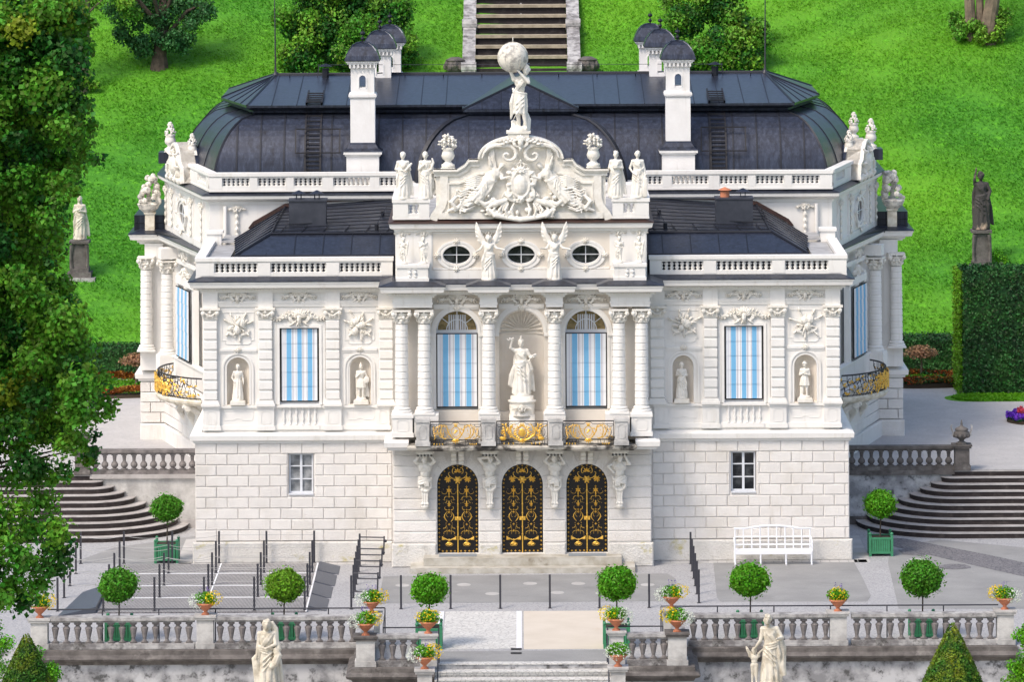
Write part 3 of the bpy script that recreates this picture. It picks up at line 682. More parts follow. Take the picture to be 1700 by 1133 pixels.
# atlantes carrying the balcony: one carved surface each
def atlas_fig(seed, f):
    m = MB(); m.M = Matrix.Translation((0, 0, 0)); Z = 0
    m.lathe([(.06, .0), (.10, .04), (.13, .10), (.11, .16)], (0, 0, 0), 16, 1, .7, lambda a, r, z: r*(1+.12*sin(8*a)))
    m.loft([[( -.11, -.06, .14), (.11, -.06, .14), (.11, .14, .14), (-.11, .14, .14)], [(-.10, -.05, .3), (.10, -.05, .3), (.10, .14, .3), (-.10, .14, .3)], [(-.15, -.10, .85), (.15, -.10, .85), (.15, .14, .85), (-.15, .14, .85)]])
    for k in (-1, 0, 1): m.tube([(k*.07, -.06, .2), (k*.09, -.12, .82)], .03, 6)
    for k in (-1, 0, 1): m.ell((k*.09, -.07, .20), (.045, .05, .045), 6, 5)
    wreath(m, (0, -.12, .82), .19, .045, 18)
    m.ell((0, -.05, .98), (.21, .15, .13), 12, 8); m.ell((0, -.05, 1.18), (.17, .12, .16), 12, 8); m.ell((0, -.06, 1.38), (.23, .14, .17), 12, 8)
    for k in (-1, 1): m.ell((k*.095, -.16, 1.42), (.09, .05, .07), 8, 6); m.ell((k*.05, -.15, 1.2), (.035, .025, .1), 6, 6)
    for k in range(4): m.tube([(cos(a)*.22, -.05-sin(a)*.17, 1.05-.045*k+.05*sin(a*2+k)*f) for a in np.linspace(-.2, PI+.2, 12)], .034, 6)
    for k in range(3): m.tube([(f*(.05-.06*k), -.2, 1.0), (f*(.02-.07*k), -.22, .9), (f*(-.02-.05*k), -.19, .78)], .035, 6)
    m.cap((-.17, -.03, 1.5), (.17, -.03, 1.5), .08, .08); m.cap((0, -.05, 1.54), (0, -.1, 1.62), .06, .055)
    hd = Vector((f*.02, -.15, 1.66)); m.ell(hd, (.085, .10, .11), 12, 8); m.ell(hd+Vector((0, -.08, -.05)), (.05, .045, .06), 8, 6); m.ell(hd+Vector((0, -.11, 0)), (.016, .022, .03), 6, 6)
    rr = random.Random(seed)
    for k in range(22):
        a, e = rr.uniform(0, 2*PI), rr.uniform(-.2, 1.3); m.ell(hd+Vector((.08*cos(a)*cos(e), .09*sin(a)*cos(e)*.9+.01, .1*sin(e)+.01)), .03, 6, 4)
    for k in (-1, 1):
        if seed == 3 and k == -1: el, ha = Vector((-.37, -.12, 1.42)), Vector((-.2, -.15, 1.22))
        elif seed == 1 and k == -1: el, ha = Vector((-.36, -.2, 1.72)), Vector((-.05, -.24, 1.74))
        else: el, ha = Vector((k*.33, -.18, 1.62-.04*seed*(k > 0))), Vector((k*.13, -.13, 1.86))
        m.cap((k*.2, -.03, 1.5), el, .07, .055); m.cap(el, ha, .056, .04); m.ell(ha, (.055, .05, .05), 8, 6)
        for j in range(4): m.cap(ha+Vector((-.03+.02*j, -.02, .03)), ha+Vector((-.03+.02*j, -.05, .06)), .014, .011, 5)
    m.ell((0, .05, 1.4), (.2, .1, .3), 10, 8)
    return m
for i, x in enumerate((-3.2, -1.07, 1.07, 3.2)):
    o = remesh(atlas_fig(i, 1 if i % 2 else -1), 'atlas_figure', 'cream', .016, PAL, 1); o.location = (x, PG-.22, 1.93)
    m = MB(); m.box(x-.30, x+.30, -1.85, PG, 3.86, 3.97); m.box(x-.26, x+.26, -1.80, PG, 3.74, 3.858)
    for k in range(5): m.tube([(x-.22+.11*k, -1.8, 3.78), (x-.22+.11*k, PG, 3.78)], .042, 6)
    part('capital', m, 'cream')

# ---- balcony
def balc_path():
    P = []
    for x in np.linspace(-3.65, 3.65, 41):
        t = abs(x); bul = 0
        for c in DX:
            if abs(x-c) < .9: bul = max(bul, .13*(cos((x-c)/.9*PI)+1)/2)
        P.append((x, -2.28-bul))
    return P
BP = balc_path()
mb = MB(); mb.mould([(-.3, 3.985), (.0, 3.985), (.04, 4.02), (.10, 4.05), (.12, 4.12), (.07, 4.17), (-.3, 4.175)], [(-3.65, PG)]+BP+[(3.65, PG)]); part('balcony_edge', mb, 'blackened_stone')
mb = MB(); mb.prism([(-3.55, PG+.02)]+[(x*.985, y+.12) for x, y in BP]+[(3.55, PG+.02)], 3.99, 4.165); part('balcony_slab', mb, 'blackened_stone')
def panel_ped(mb, cx, y, w, d, z0, z1, pr=.015):
    mb.cb(cx, y+d/2, w, d, z0+.14, z1-.1); mb.cb(cx, y+d/2, w+.07, d+.07, z0, z0+.139); mb.cb(cx, y+d/2, w+.07, d+.07, z1-.099, z1)
    a, b, c = w*.30, (z1-z0)*.27, .05; zc = (z0+z1)/2+.02
    o = [(-a, -b+c), (-a, b-c), (-a+c, b-c), (-a+c, b), (a-c, b), (a-c, b-c), (a, b-c), (a, -b+c), (a-c, -b), (-a+c, -b)]
    mb.ribbon([(cx+p, zc+q) for p, q in o], .018, y-pr, y+.01, True)
for x in (-3.25, -1.10, 1.10, 3.25): mb = MB(); panel_ped(mb, x, -2.42, .42, .40, 4.176, 5.05); part('pedestal', mb, 'pale_stone')
for x in (-3.92, 3.92): mb = MB(); panel_ped(mb, x, -1.92, .66, .85, 4.40, 5.13); part('pedestal', mb, 'plaster')
for x in (-3.14, 3.14): mb = MB(); mb.box(x-.40, x+.40, -1.86, PG+.1, 4.40, 5.12); part('pedestal', mb, 'plaster')
for x in (-1.07, 1.07): mb = MB(); mb.box(x-.36, x+.36, -1.86, PG+.1, 4.17, 5.12); part('pedestal', mb, 'plaster')
def railing(cx, w, style, pts=None, M_=None, z0=4.18, h=.80):
    "wrought-iron balcony grille with gilded scrollwork"
    ir, go = MB(), MB()
    y = 0
    x0, x1 = -w/2, w/2
    ir.box(x0, x1, -.03, .03, h-.03, h)
    for z in (.04, .19): ir.tube([(x0, 0, z), (x1, 0, z)], .012, 4)
    ir.tube([(x0, 0, h-.11), (-.14, 0, h-.11), (-.08, 0, h-.05), (.08, 0, h-.05), (.14, 0, h-.11), (x1, 0, h-.11)], .011, 4)
    for x in (x0+.01, x1-.01): ir.tube([(x, 0, 0), (x, 0, h)], .015, 4)
    for f in (-1, 1):
        for x, z, s, r_ in ((.68, .64, .2, 0), (.36, .09, .18, 90), (.6, .10, .18, 90), (.66, .4, .3, 80), (.66, .26, .22, 10), (.42, .66, .14, 40), (.56, .5, .2, 130)): scroll(ir, f*x*w/1.6, z, 0, s, R(r_)*f, f, .009)
        for x in (.3, .5, .7): ir.tube([(f*x*w/1.6, 0, .19), (f*x*w/1.6, 0, .0)], .009, 4)
        if style == 0:
            scroll(go, f*.40, .44, -.02, .46, R(85)*f, f, .016); go.tube([(f*.30, -.02, .66), (f*.25, -.02, .45), (f*.13, -.02, .27), (0, -.02, .17)], [.02, .022, .022, .016], 5)
            go.tube([(f*.52, -.02, .64), (f*.60, -.02, .45), (f*.50, -.02, .28), (f*.3, -.02, .22)], [.01, .02, .016, .01], 5)
            for k in range(7): leafb(go, f*(.34+.06*k), .62-.008*(k-2)**2, -.02, .07, .035, R(60+12*k) if f > 0 else R(120-12*k), .02)
            for k in range(5): leafb(go, f*(.66+.01*k), .30+.06*k, -.02, .07, .035, R(30) if f > 0 else R(150), .02)
            for k in range(4): leafb(go, f*(.45+.08*k), .08, -.02, .08, .04, R(-60-20*k), .02)
            rr = random.Random(int(f)+5)
            for k in range(20): leafb(go, f*rr.uniform(.16, .74), rr.uniform(.22, .62), -.02, rr.uniform(.06, .11), .03, rr.uniform(0, 6.2), .02)
            scroll(go, f*.62, .36, -.02, .22, R(120)*f, f, .008); scroll(go, f*.22, .56, -.02, .18, R(20)*f, f, .008)
        else:
            go.tube([(f*.46, -.02, .60), (f*.40, -.02, .35), (f*.2, -.02, .2), (0, -.02, .17)], [.024, .034, .030, .016], 6)
            scroll(go, f*.30, .52, -.03, .36, R(95)*f, f, .020)
            for k in range(9): leafb(go, f*(.50+.03*(k % 3)), .30+.045*k, -.03, .12, .06, R(20+25*(k % 4)) if f > 0 else R(160-25*(k % 4)), .03)
            for k in range(7): leafb(go, f*.62, .28, -.03, .13, .06, R(200+22*k), .03)
            for k in range(8): a = PI*.5+f*(.3+k*.33); leafb(go, .16*cos(a), .42+.16*sin(a), -.03, .12, .06, a, .03)
            rr = random.Random(int(f)+9)
            for k in range(22): leafb(go, f*rr.uniform(.2, .74), rr.uniform(.22, .64), -.02, rr.uniform(.07, .13), .04, rr.uniform(0, 6.2), .03)
            for k in range(3): leafb(go, f*(.3+.14*k), .10, -.02, .09, .045, R(-70-15*k), .02)
    go.tube([(.13*cos(a), -.02, .45+.17*sin(a)) for a in np.linspace(0, 2*PI, 15)], .013, 5)
    leafb(go, -.08, .38, -.03, .2, .06, R(40), .03); leafb(go, -.04, .50, -.03, .12, .06, R(-10), .03)
    if style: go.ell((0, -.03, .43), (.11, .04, .13), 10, 8)
    go.box(-.05, .05, -.05, 0, .63, .68); 
    for k in (-1, 0, 1): leafb(go, k*.035, .67, -.03, .07, .04, PI/2-k*.4, .02)
    for k in range(-2, 3): leafb(go, 0, .22, -.03, .17, .06, -PI/2+k*.5, .03)
    return ir, go
for cx, st in zip((-2.17, 0, 2.17), (0, 1, 0)):
    ir, go = railing(0, 1.68, st); o = part('balcony_railing', ir, 'iron'); o.location = (cx, -2.33, 4.18); go.build('gilding', 'gold', o)

# ---- string course and cornices following the whole front
def mirror(p): return p+[(-x, y) for x, y in p[::-1]]
SP = mirror([(-13.95, 24), (-13.95, 15.95), (-13.05, 15.95), (-10.85, 8.1), (-10.85, -.12), (-4.36, -.12), (-4.36, -1.9), (-3.72, -1.9)])
STRP = [(-.2, 3.97), (.04, 3.97), (.06, 4.05), (.15, 4.08), (.17, 4.24), (.15, 4.26), (-.02, 4.325), (-.2, 4.325)]
for a in (SP[:8], SP[8:]): mb = MB(); mb.mould(STRP, a); part('string_course', mb, 'plaster')
# ---- upper wall of wings
for s in (-1, 1):
    xa, xb = sorted((s*4.15, s*10.55)); mb = MB()
    ops = [(s*7.38, .655, 5.24, 7.78, False)]+[(s*x, .375, 5.24, 6.44, True) for x in (5.33, 9.42)]
    wall_open(mb, xa, xb, 5.18, 9.0, 0, .35, ops); mb.box(xa, xb, 0, .35, 4.3, 5.178)
    part('wall', mb, 'plaster')
    # pedestal zone
    mb = MB()
    for x, w in ((10.30, .62), (8.50, .62), (6.27, .62), (4.62, .5)): panel_ped(mb, s*x, -.12, w*.9, .12, 4.40, 5.22, .012)
    mb.box(min(s*4.32, s*10.62), max(s*4.32, s*10.62), -.05, 0, 4.40, 4.56); mb.box(min(s*4.32, s*10.62), max(s*4.32, s*10.62), -.06, 0, 5.13, 5.20)
    for x, a in ((9.42, .46), (5.36, .42)):
        o = [(-a, -.15), (-a-.04, -.05), (-a-.04, .17), (a+.04, .17), (a+.04, -.05), (a, -.15), (.12, -.15), (.08, -.10), (-.08, -.10), (-.12, -.15)]
        mb.ribbon([(s*x+p, 4.87+q) for p, q in o], .02, -.014, .01, True)
    part('pedestal_zone', mb, 'plaster')
    bl = MB(); bl.lathe([(.05, 0), (.05, .05), (.025, .08), (.03, .14), (.06, .22), (.025, .3), (.04, .33), (.025, .37), (.06, .44), (.03, .52), (.05, .56), (.05, .6)], (0, 0, 0), 10, 1, .6)
    b0 = part('blind_baluster', bl, 'plaster', smooth=True); b0.location = (s*7.38-.52, -.03, 4.55)
    for k in range(1, 6): inst(b0, (s*7.38-.52+.208*k, -.03, 4.55))
    mb = MB(); mb.box(s*7.38-.66, s*7.38+.66, -.09, 0, 4.42, 4.55); mb.box(s*7.38-.72, s*7.38+.72, -.13, 0, 5.15, 5.23); mb.box(s*7.38-.62, s*7.38+.62, -.004, -.001, 4.56, 5.14); part('window_sill', mb, 'plaster')
    # banded pilasters with capitals
    for x in (10.33, 8.50, 6.27, 4.50):
        cx = s*x; mb = MB(); w = .23
        mb.box(cx-w+.03, cx+w-.03, -.10, 0, 5.2, 8.1)
        for k in range(8): mb.block(cx-w, cx+w, 5.42+.335*k, 5.42+.335*k+.27, -.1, .05, .02)
        for k, (e, h0, h1) in enumerate(((.08, 5.20, 5.28), (.055, 5.28, 5.34), (.03, 5.34, 5.40))): mb.box(cx-w-e, cx+w+e, -.14-e, 0, h0, h1)
        p_ = part('pilaster', mb, 'plaster')
        m = MB(); m.box(cx-.33, cx+.33, -.24, 0, 8.40, 8.47); m.box(cx-.24, cx+.24, -.14, 0, 8.09, 8.39)
        for f in (-1, 1): scroll(m, cx+f*.23, 8.31, -.2, .2, R(90), f, .022); m.ell((cx+f*.23, -.2, 8.30), (.08, .06, .08), 8, 6); leafb(m, cx+f*.06, 8.12, -.17, .18, .1, PI/2-f*.3, .06)
        m.tube([(cx-.2, -.18, 8.33), (cx-.1, -.2, 8.24), (cx, -.2, 8.20), (cx+.1, -.2, 8.24), (cx+.2, -.18, 8.33)], .03, 6); m.ell((cx, -.2, 8.34), (.06, .04, .06), 6, 6); shell(m, cx, 8.22, -.18, .11, 5, PI, 2*PI, .04)
        m.build('capital', 'cream', p_)
        mb = MB(); mb.box(cx-.25, cx+.25, -.10, 0, 8.47, 9.02); part('entablature_block', mb, 'plaster')
    # architrave, reliefs
    mb = MB()
    for z0_, z1_, d in ((8.50, 8.58, .045), (8.582, 8.66, .065), (8.64, 8.68, .085)): mb.box(xa, xb, -d, 0, z0_, z1_)
    for x, w in ((9.42, .62), (5.38, .58)):      # band, panel outline and arch of the niche
        mb.box(s*x-w, s*x+w, -.05, 0, 7.02, 7.10); mb.box(s*x-w, s*x+w, -.025, 0, 6.96, 7.018); a = w-.08
        o = [(-a, .50), (a, .50), (a, -.45), (a-.1, -.45), (a-.1, -.53), (a-.2, -.58), (-a+.2, -.58), (-a+.1, -.53), (-a+.1, -.45), (-a, -.45)]
        mb.ribbon([(s*x+p, 7.82+q) for p, q in o], .025, -.022, .01, True)
        n = [(s*x-.52, 5.24), (s*x-.52, 6.44)]+[(s*x+.52*cos(t), 6.44+.52*sin(t)) for t in np.linspace(PI, 0, 17)][1:]+[(s*x+.52, 5.24)]
        mb.ribbon(n, .05, -.05, .01); n2 = [(s*x-.43, 5.24), (s*x-.43, 6.44)]+[(s*x+.43*cos(t), 6.44+.43*sin(t)) for t in np.linspace(PI, 0, 17)][1:]+[(s*x+.43, 5.24)]; mb.ribbon(n2, .055, -.025, .01)
    x = s*7.38
    mb.ribbon([(x-.86, 5.24), (x-.86, 7.98), (x+.86, 7.98), (x+.86, 5.24)], .10, -.03, .01); mb.ribbon([(x-.75, 5.24), (x-.75, 7.88), (x+.75, 7.88), (x+.75, 5.24)], .095, -.06, .01)
    part('wall_moulding', mb.recalc(), 'plaster')
    for x in (9.42, 7.38, 5.38): m = MB(); rococo(m, s*x, 8.84, -.05, 1.10, .50, .09); part('relief', m, 'cream')
    m = MB(); rococo(m, s*7.38, 8.14, -.06, 1.60, .66, .12); part('relief', m, 'cream')
    for i, x in enumerate((9.42, 5.38)):
        m = MB(); trophy(m, s*x, 7.86, -.05, 1.15, .88, 11*i+s+5, .10); part('relief', m, 'cream')
        m = MB(); shell(m, s*x, 7.06, -.06, .14, 7, 0, PI, .06); shell(m, s*x, 7.08, -.06, .14, 5, PI, 2*PI, .05); part('keystone', m, 'cream')
        m = MB()    # niche interior, a half-round shell
        n = 12; rows = []
        for z in (5.24, 6.44): rows.append([(s*x+.375*cos(PI-PI*j/n), .345*sin(PI*j/n)+.0, z) for j in range(n+1)])
        for k in range(1, 5):
            e = PI/2*k/4; rows.append([(s*x+.375*cos(e)*cos(PI-PI*j/n), .345*sin(PI*j/n)*cos(e), 6.44+.375*sin(e)) for j in range(n+1)])
        vs = [p for r_ in rows for p in r_]; fs = [(i_*(n+1)+j, i_*(n+1)+j+1, (i_+1)*(n+1)+j+1, (i_+1)*(n+1)+j) for i_ in range(len(rows)-1) for j in range(n)]
        m.add(vs, fs); m.box(s*x-.375, s*x+.375, -.03, .34, 5.20, 5.242); part('niche', m, 'beige', smooth=False)

# ---- awnings: hanging cloth panels, each lapping over the next
def awning(loc, w, h, rz=0, n=5, parent=None):
    m = MB(); z = h
    for k in range(n):
        z1, z0 = h-h*k/n, h-h*(k+1)/n
        m.box(-.5, .5, -.012, -.002, z0, z1) if False else m.add([(-.5, -.018, z0), (.5, -.018, z0), (.5, -.004, z1), (-.5, -.004, z1), (-.5, .0, z0), (.5, .0, z0), (.5, .012, z1), (-.5, .012, z1)], [(0, 1, 2, 3), (4, 7, 6, 5), (0, 4, 5, 1), (1, 5, 6, 2), (3, 7, 4, 0), (3, 2, 6, 7)])
    o = m.build('awning', 'awning', parent or PAL); o.location = loc; o.rotation_euler = (0, 0, rz); o.scale = (w, 1, 1)
    f = MB(); q = w/2+.03
    for x in (-q, q-.025): f.box(x, x+.03, -.0, .05, -.05, h+.03)
    f.box(-q+.031, q-.031, .0, .05, h, h+.03); f.box(-q+.031, q-.031, .002, .05, -.05, -.02)
    fo = f.build('awning_frame', 'iron', o); fo.scale = (1/w, 1, 1)
    return o
for s in (-1, 1):
    o = awning((s*7.38, .05, 5.36), 1.18, 2.38)
    m = MB(); m.box(s*7.38-.65, s*7.38+.65, .2, .25, 5.24, 7.78); w_ = part('window', m, 'glass')
    m = MB(); m.box(s*7.38-.65, s*7.38+.65, .12, .19, 5.24, 5.32); m.build('frame', 'window_paint', w_)

# ---- upper floor of the pavilion
mb = MB(); wx = (-2.13, 2.13)
wall_open(mb, -4.1, 4.1, 5.1, 9.0, -1, -.60, [(wx[0], .69, 5.16, 7.76, True), (0, .735, 5.1, 7.72, True), (wx[1], .69, 5.16, 7.76, True)]); mb.box(-4.1, 4.1, -1, -.6, 4.17, 5.098)
part('wall', mb, 'beige')
mb = MB()
for cx, hw in ((wx[0], .69), (wx[1], .69), (0, .735)):
    for e, w_, pr in ((.17, .08, .03), (.09, .09, .055)):
        z0 = 7.72; n = [(cx-hw-e, 5.2 if cx else 7.65), (cx-hw-e, z0)]+[(cx+(hw+e)*cos(t), z0+.02+(hw+e)*sin(t)) for t in np.linspace(PI, 0, 21)][1:]+[(cx+hw+e, 5.2 if cx else 7.65)]
        mb.ribbon(n, w_, -1-pr, -.99)
    for f in (-1, 1): mb.box(cx+f*(hw+.11)-.11, cx+f*(hw+.11)+.11, -1.09, -.99, 7.60, 7.70)
for a, b in ((-2.9, -1.4), (-.75, .75), (1.4, 2.9)): mb.box(a, b, -1.06, -.99, 8.50, 8.56); mb.box(a, b, -1.09, -.99, 8.56, 8.66)
part('wall_moulding', mb.recalc(), 'plaster')
for x in DX: m = MB(); rococo(m, x, 8.82, -1.07, 1.25, .5, .09); leafb(m, x, 8.68, -1.08, .24, .16, -PI/2, .06); shell(m, x, 8.56, -1.1, .14, 7, PI, 2*PI, .05); part('relief', m, 'cream')
for cx in wx:
    o = awning((cx, -.96, 5.28), 1.30, 2.38)
    m = MB(); m.prism([(cx-.68, -.70), (cx+.68, -.70), (cx+.68, -.66), (cx-.68, -.66)], 5.16, 7.70)
    hw = .685; m.ext([(cx+hw*cos(t), 7.78+hw*.97*sin(t)) for t in np.linspace(PI, 0, 17)], -.72, -.69)
    g_ = part('window', m.recalc(), 'glass_ochre'); m = MB()
    m.box(cx-.69, cx+.69, -.80, -.72, 7.68, 7.78); m.box(cx-.018, cx+.018, -.77, -.72, 7.78, 8.40)
    for a in (R(38), R(142)): m.tube([(cx+.34*cos(a), -.74, 7.78+.34*sin(a)), (cx+.66*cos(a), -.74, 7.78+.66*sin(a))], .018, 4)
    m.ribbon([(cx+.36*cos(t), 7.78+.36*sin(t)) for t in np.linspace(PI, 0, 13)], .03, -.76, -.72); m.ribbon([(cx+.68*cos(t), 7.78+.66*sin(t)) for t in np.linspace(PI, 0, 17)], .04, -.79, -.72)
    m.box(cx-.69, cx+.69, -.80, -.72, 5.16, 5.26); m.build('frame', 'window_paint', g_)
    m = MB()
    for k in range(8): m.tube([(cx-.26+.075*k, -.728, 7.78), (cx-.26+.075*k, -.728, 8.28)], .028, 5)
    m.build('curtain', 'net_curtain', g_)
# central niche with ribbed shell
m = MB(); n = 20; rows = []; hw = .735
def nb(e, j): return 0.0
for z in (5.1, 7.72): rows.append([(hw*cos(PI-PI*j/n), -1+.39*sin(PI*j/n), z) for j in range(n+1)])
for k in range(1, 6):
    e = PI/2*k/5; rows.append([(hw*cos(e)*cos(PI-PI*j/n), -1+.39*sin(PI*j/n)*cos(e), 7.72+hw*sin(e)) for j in range(n+1)])
m.add([p for r_ in rows for p in r_], [(i_*(n+1)+j, i_*(n+1)+j+1, (i_+1)*(n+1)+j+1, (i_+1)*(n+1)+j) for i_ in range(len(rows)-1) for j in range(n)])
part('niche', m, 'beige')
m = MB()
for k in range(13):
    a = R(6+168*k/12); m.tube([(q*cos(a), -1+.36*math.sqrt(max(0, 1-(q/hw)**2))-.02, 7.74+q*sin(a)) for q in (.1, .3, .5, .66)], [.012, .022, .034, .04], 6)
    m.ell((.66*cos(a), -.88, 7.74+.66*sin(a)), .05, 6, 4)
m.ribbon([(hw*cos(t), 7.72+hw*sin(t)) for t in np.linspace(PI, 0, 25)], .03, -1.02, -.97)
scroll(m, -.13, 7.80, -.78, .3, R(-10), 1, .014, 'S'); scroll(m, .13, 7.80, -.78, .3, R(10), -1, .014, 'S')
for k in range(9): t = k/8*PI; m.tube([(hw*cos(t)*.98, -1+.37*sin(t), 7.66), (hw*cos(t+PI/8)*.98, -1+.37*sin(t+PI/8), 7.66)], .03, 5) if k < 8 else None
part('shell', m, 'beige')
# banded columns
def column_obj(r=.225, h=2.93, drums=12):
    m = MB(); prof = [(r*1.02, .17)]; dh = (h-.22)/drums
    for k in range(drums):
        z = .2+k*dh; q = r*(1-.10*(k/drums)**1.5); prof += [(q*.95, z+.004), (q*.95, z+.02), (q*1.03, z+.045), (q*1.0, z+dh*.55), (q*.99, z+dh-.02), (q*.95, z+dh-.006)]
    m.lathe(prof, (0, 0, 0), 24); m.lathe([(r*1.38, .0), (r*1.4, .06), (r*1.3, .085), (r*1.12, .10), (r*1.24, .13), (r*1.2, .16), (r*1.02, .18)], (0, 0, 0), 24); m.cb(0, 0, r*2.95, r*2.95, -.05, .002)
    o = m.build('column', 'plaster', PAL)
    c = MB(); c.lathe([(r*.92, 0), (r*.98, .03), (r*.92, .05), (r*.95, .2), (r*1.15, .36)], (0, 0, h-.0), 16); c.cb(0, 0, r*2.75, r*2.75, h+.40, h+.46)
    for f in (-1, 1):
        for g in (-1, 1):
            c.ell((f*r*1.18, g*r*1.18, h+.32), (.08, .08, .085), 8, 6); scroll(c, f*r*.95, h+.33, g*r*1.25, .19, R(90), f, .022)
    for a in range(0, 360, 45):
        T0 = c.M; c.M = Matrix.Translation((0, 0, h)) @ Matrix.Rotation(R(a), 4, 'Z'); leafb(c, 0, .03, -r*.98, .17, .14, PI/2, .06); leafb(c, .07, .14, -r*1.02, .14, .11, PI/2, .07); c.ell((0, -r*1.2, .38 if a % 90 == 0 else .2), .035, 6, 4); c.M = T0
    c.tube([(cos(a)*r*1.1, sin(a)*r*1.1, h+.22-.06*abs(sin(2*a))) for a in np.linspace(0, 2*PI, 25)], .03, 5)
    c.build('capital', 'cream', o)
    return o
c0 = column_obj(); c0.location = (-3.94, -1.55, 5.17); colx = [-3.20, -1.08, 1.08, 3.20, 3.94]
def inst2(o, loc, rz=0):
    c = inst(o, loc, rz)
    for ch in [k for k in bpy.data.objects if k.parent == o]: d = ch.copy(); COL.objects.link(d); d.parent = c
    return c
for x in colx: inst2(c0, (x, -1.55, 5.17))
for x0, x1 in ((-4.22, -2.93), (-1.36, -.80), (.80, 1.36), (2.93, 4.22)):
    mb = MB()
    for a, b, e in ((8.64, 8.74, 0), (8.742, 8.80, .02), (8.802, 9.02, .0)): mb.box(x0-e, x1+e, -1.80-e, -1, a, b)
    part('entablature_block', mb, 'plaster')
# main cornice over the whole front, breaking forward over the columns
half = [(-13.9, 24), (-13.9, 15.9), (-12.95, 15.9), (-10.62, 8.1), (-10.62, -.10), (-4.26, -.10), (-4.26, -1.82), (-2.89, -1.82), (-2.89, -1.10), (-1.40, -1.10), (-1.40, -1.82), (-.76, -1.82), (-.76, -1.10)]
CPATH = half+[(-x, y) for x, y in half[::-1]]
mb = MB(); mb.mould([(-.3, 8.98), (.03, 8.98), (.03, 9.04), (.11, 9.05), (.11, 9.12), (.17, 9.13), (.34, 9.17), (.37, 9.30), (.40, 9.32), (.40, 9.36), (-.3, 9.37)], CPATH); part('cornice', mb, 'plaster')
mb = MB(); mb.mould([(.42, 9.362), (.42, 9.39), (.0, 9.50), (-.3, 9.50)], CPATH); part('cornice_flashing', mb, 'lead')
mb = MB()
def dentils(mb, a, b, z0, z1, dep, w, gap, off=0):
    A, B = Vector((*a, 0)), Vector((*b, 0)); d = (B-A); L = d.length; d.normalize(); n = int(L/(w+gap)); T0 = mb.M
    mb.M = Matrix.Translation(A) @ Matrix.Rotation(math.atan2(d.y, d.x), 4, 'Z'); g = L/n
    for k in range(n): mb.box(k*g+gap/2, k*g+gap/2+w, -dep, .02, z0, z1)
    mb.M = T0
for p, q in zip(CPATH[2:-3], CPATH[3:-2]): dentils(mb, p, q, 9.055, 9.115, .155, .05, .045)
part('dentils', mb, 'cream')
# lead deck closing the top behind the cornice
mb = MB(); mb.prism([(-13.5, 24), (-13.5, 16.1), (-10.4, 8.2), (-10.3, .3), (-4.1, .3), (-4.0, -1.0), (4.0, -1.0), (4.1, .3), (10.3, .3), (10.4, 8.2), (13.5, 16.1), (13.5, 24)], 9.32, 9.46); part('gutter', mb, 'lead_seam')

# ---- parapet balustrades
bm0 = MB(); bm0.lathe([(.055, 0), (.055, .02), (.03, .03), (.028, .05), (.062, .11), (.03, .155), (.042, .175), (.03, .195), (.062, .24), (.028, .30), (.03, .32), (.055, .33), (.055, .35)], (0, 0, 0), 10)
BAL = None
def balustrade(P, Q, z0, secs, z1=None, th=.26, name='balustrade', back=None):
    "secs: list of (start, end, n holes) as distances along P->Q; solid piers between"
    global BAL
    A, B = Vector((*P, 0)), Vector((*Q, 0)); L = (B-A).length; ang = math.atan2(B.y-A.y, B.x-A.x); H = (z1-z0)
    m = MB(); zb, zt = .20, H-.19
    m.box(0, L, 0, th, 0, zb); m.box(-.03, L+.03, -.04, th+.04, H-.12, H); m.box(0, L, .01, th-.01, zt, H-.12)
    m.box(-.015, L+.015, -.025, th, 0, .07)
    xs = 0
    for a, b, n in secs+[(L, L, 0)]:
        if a > xs: m.box(xs, a, -.012 if xs else -.012, th-.005, zb-.1, zt+.02)
        xs = b
    o = m.build(name, 'plaster', PAL); o.location = (*P, z0); o.rotation_euler = (0, 0, ang)
    for a, b, n in secs:
        if not n: continue
        g = (b-a)/n
        for k in range(n+1):
            if BAL is None: BAL = bm0.build('baluster', 'plaster', o, True)
            else: c = BAL.copy(); COL.objects.link(c); c.parent = o
            c = BAL if (BAL.parent == o and BAL.location.length == 0) else c
            c.location = (a+k*g, th/2, zb-.002); c.scale = (1.35, 1.35, (zt-zb+.004)/.35)
            if k in (0, n): c.scale = (1.3, 1.3, (zt-zb+.004)/.35)
    return o
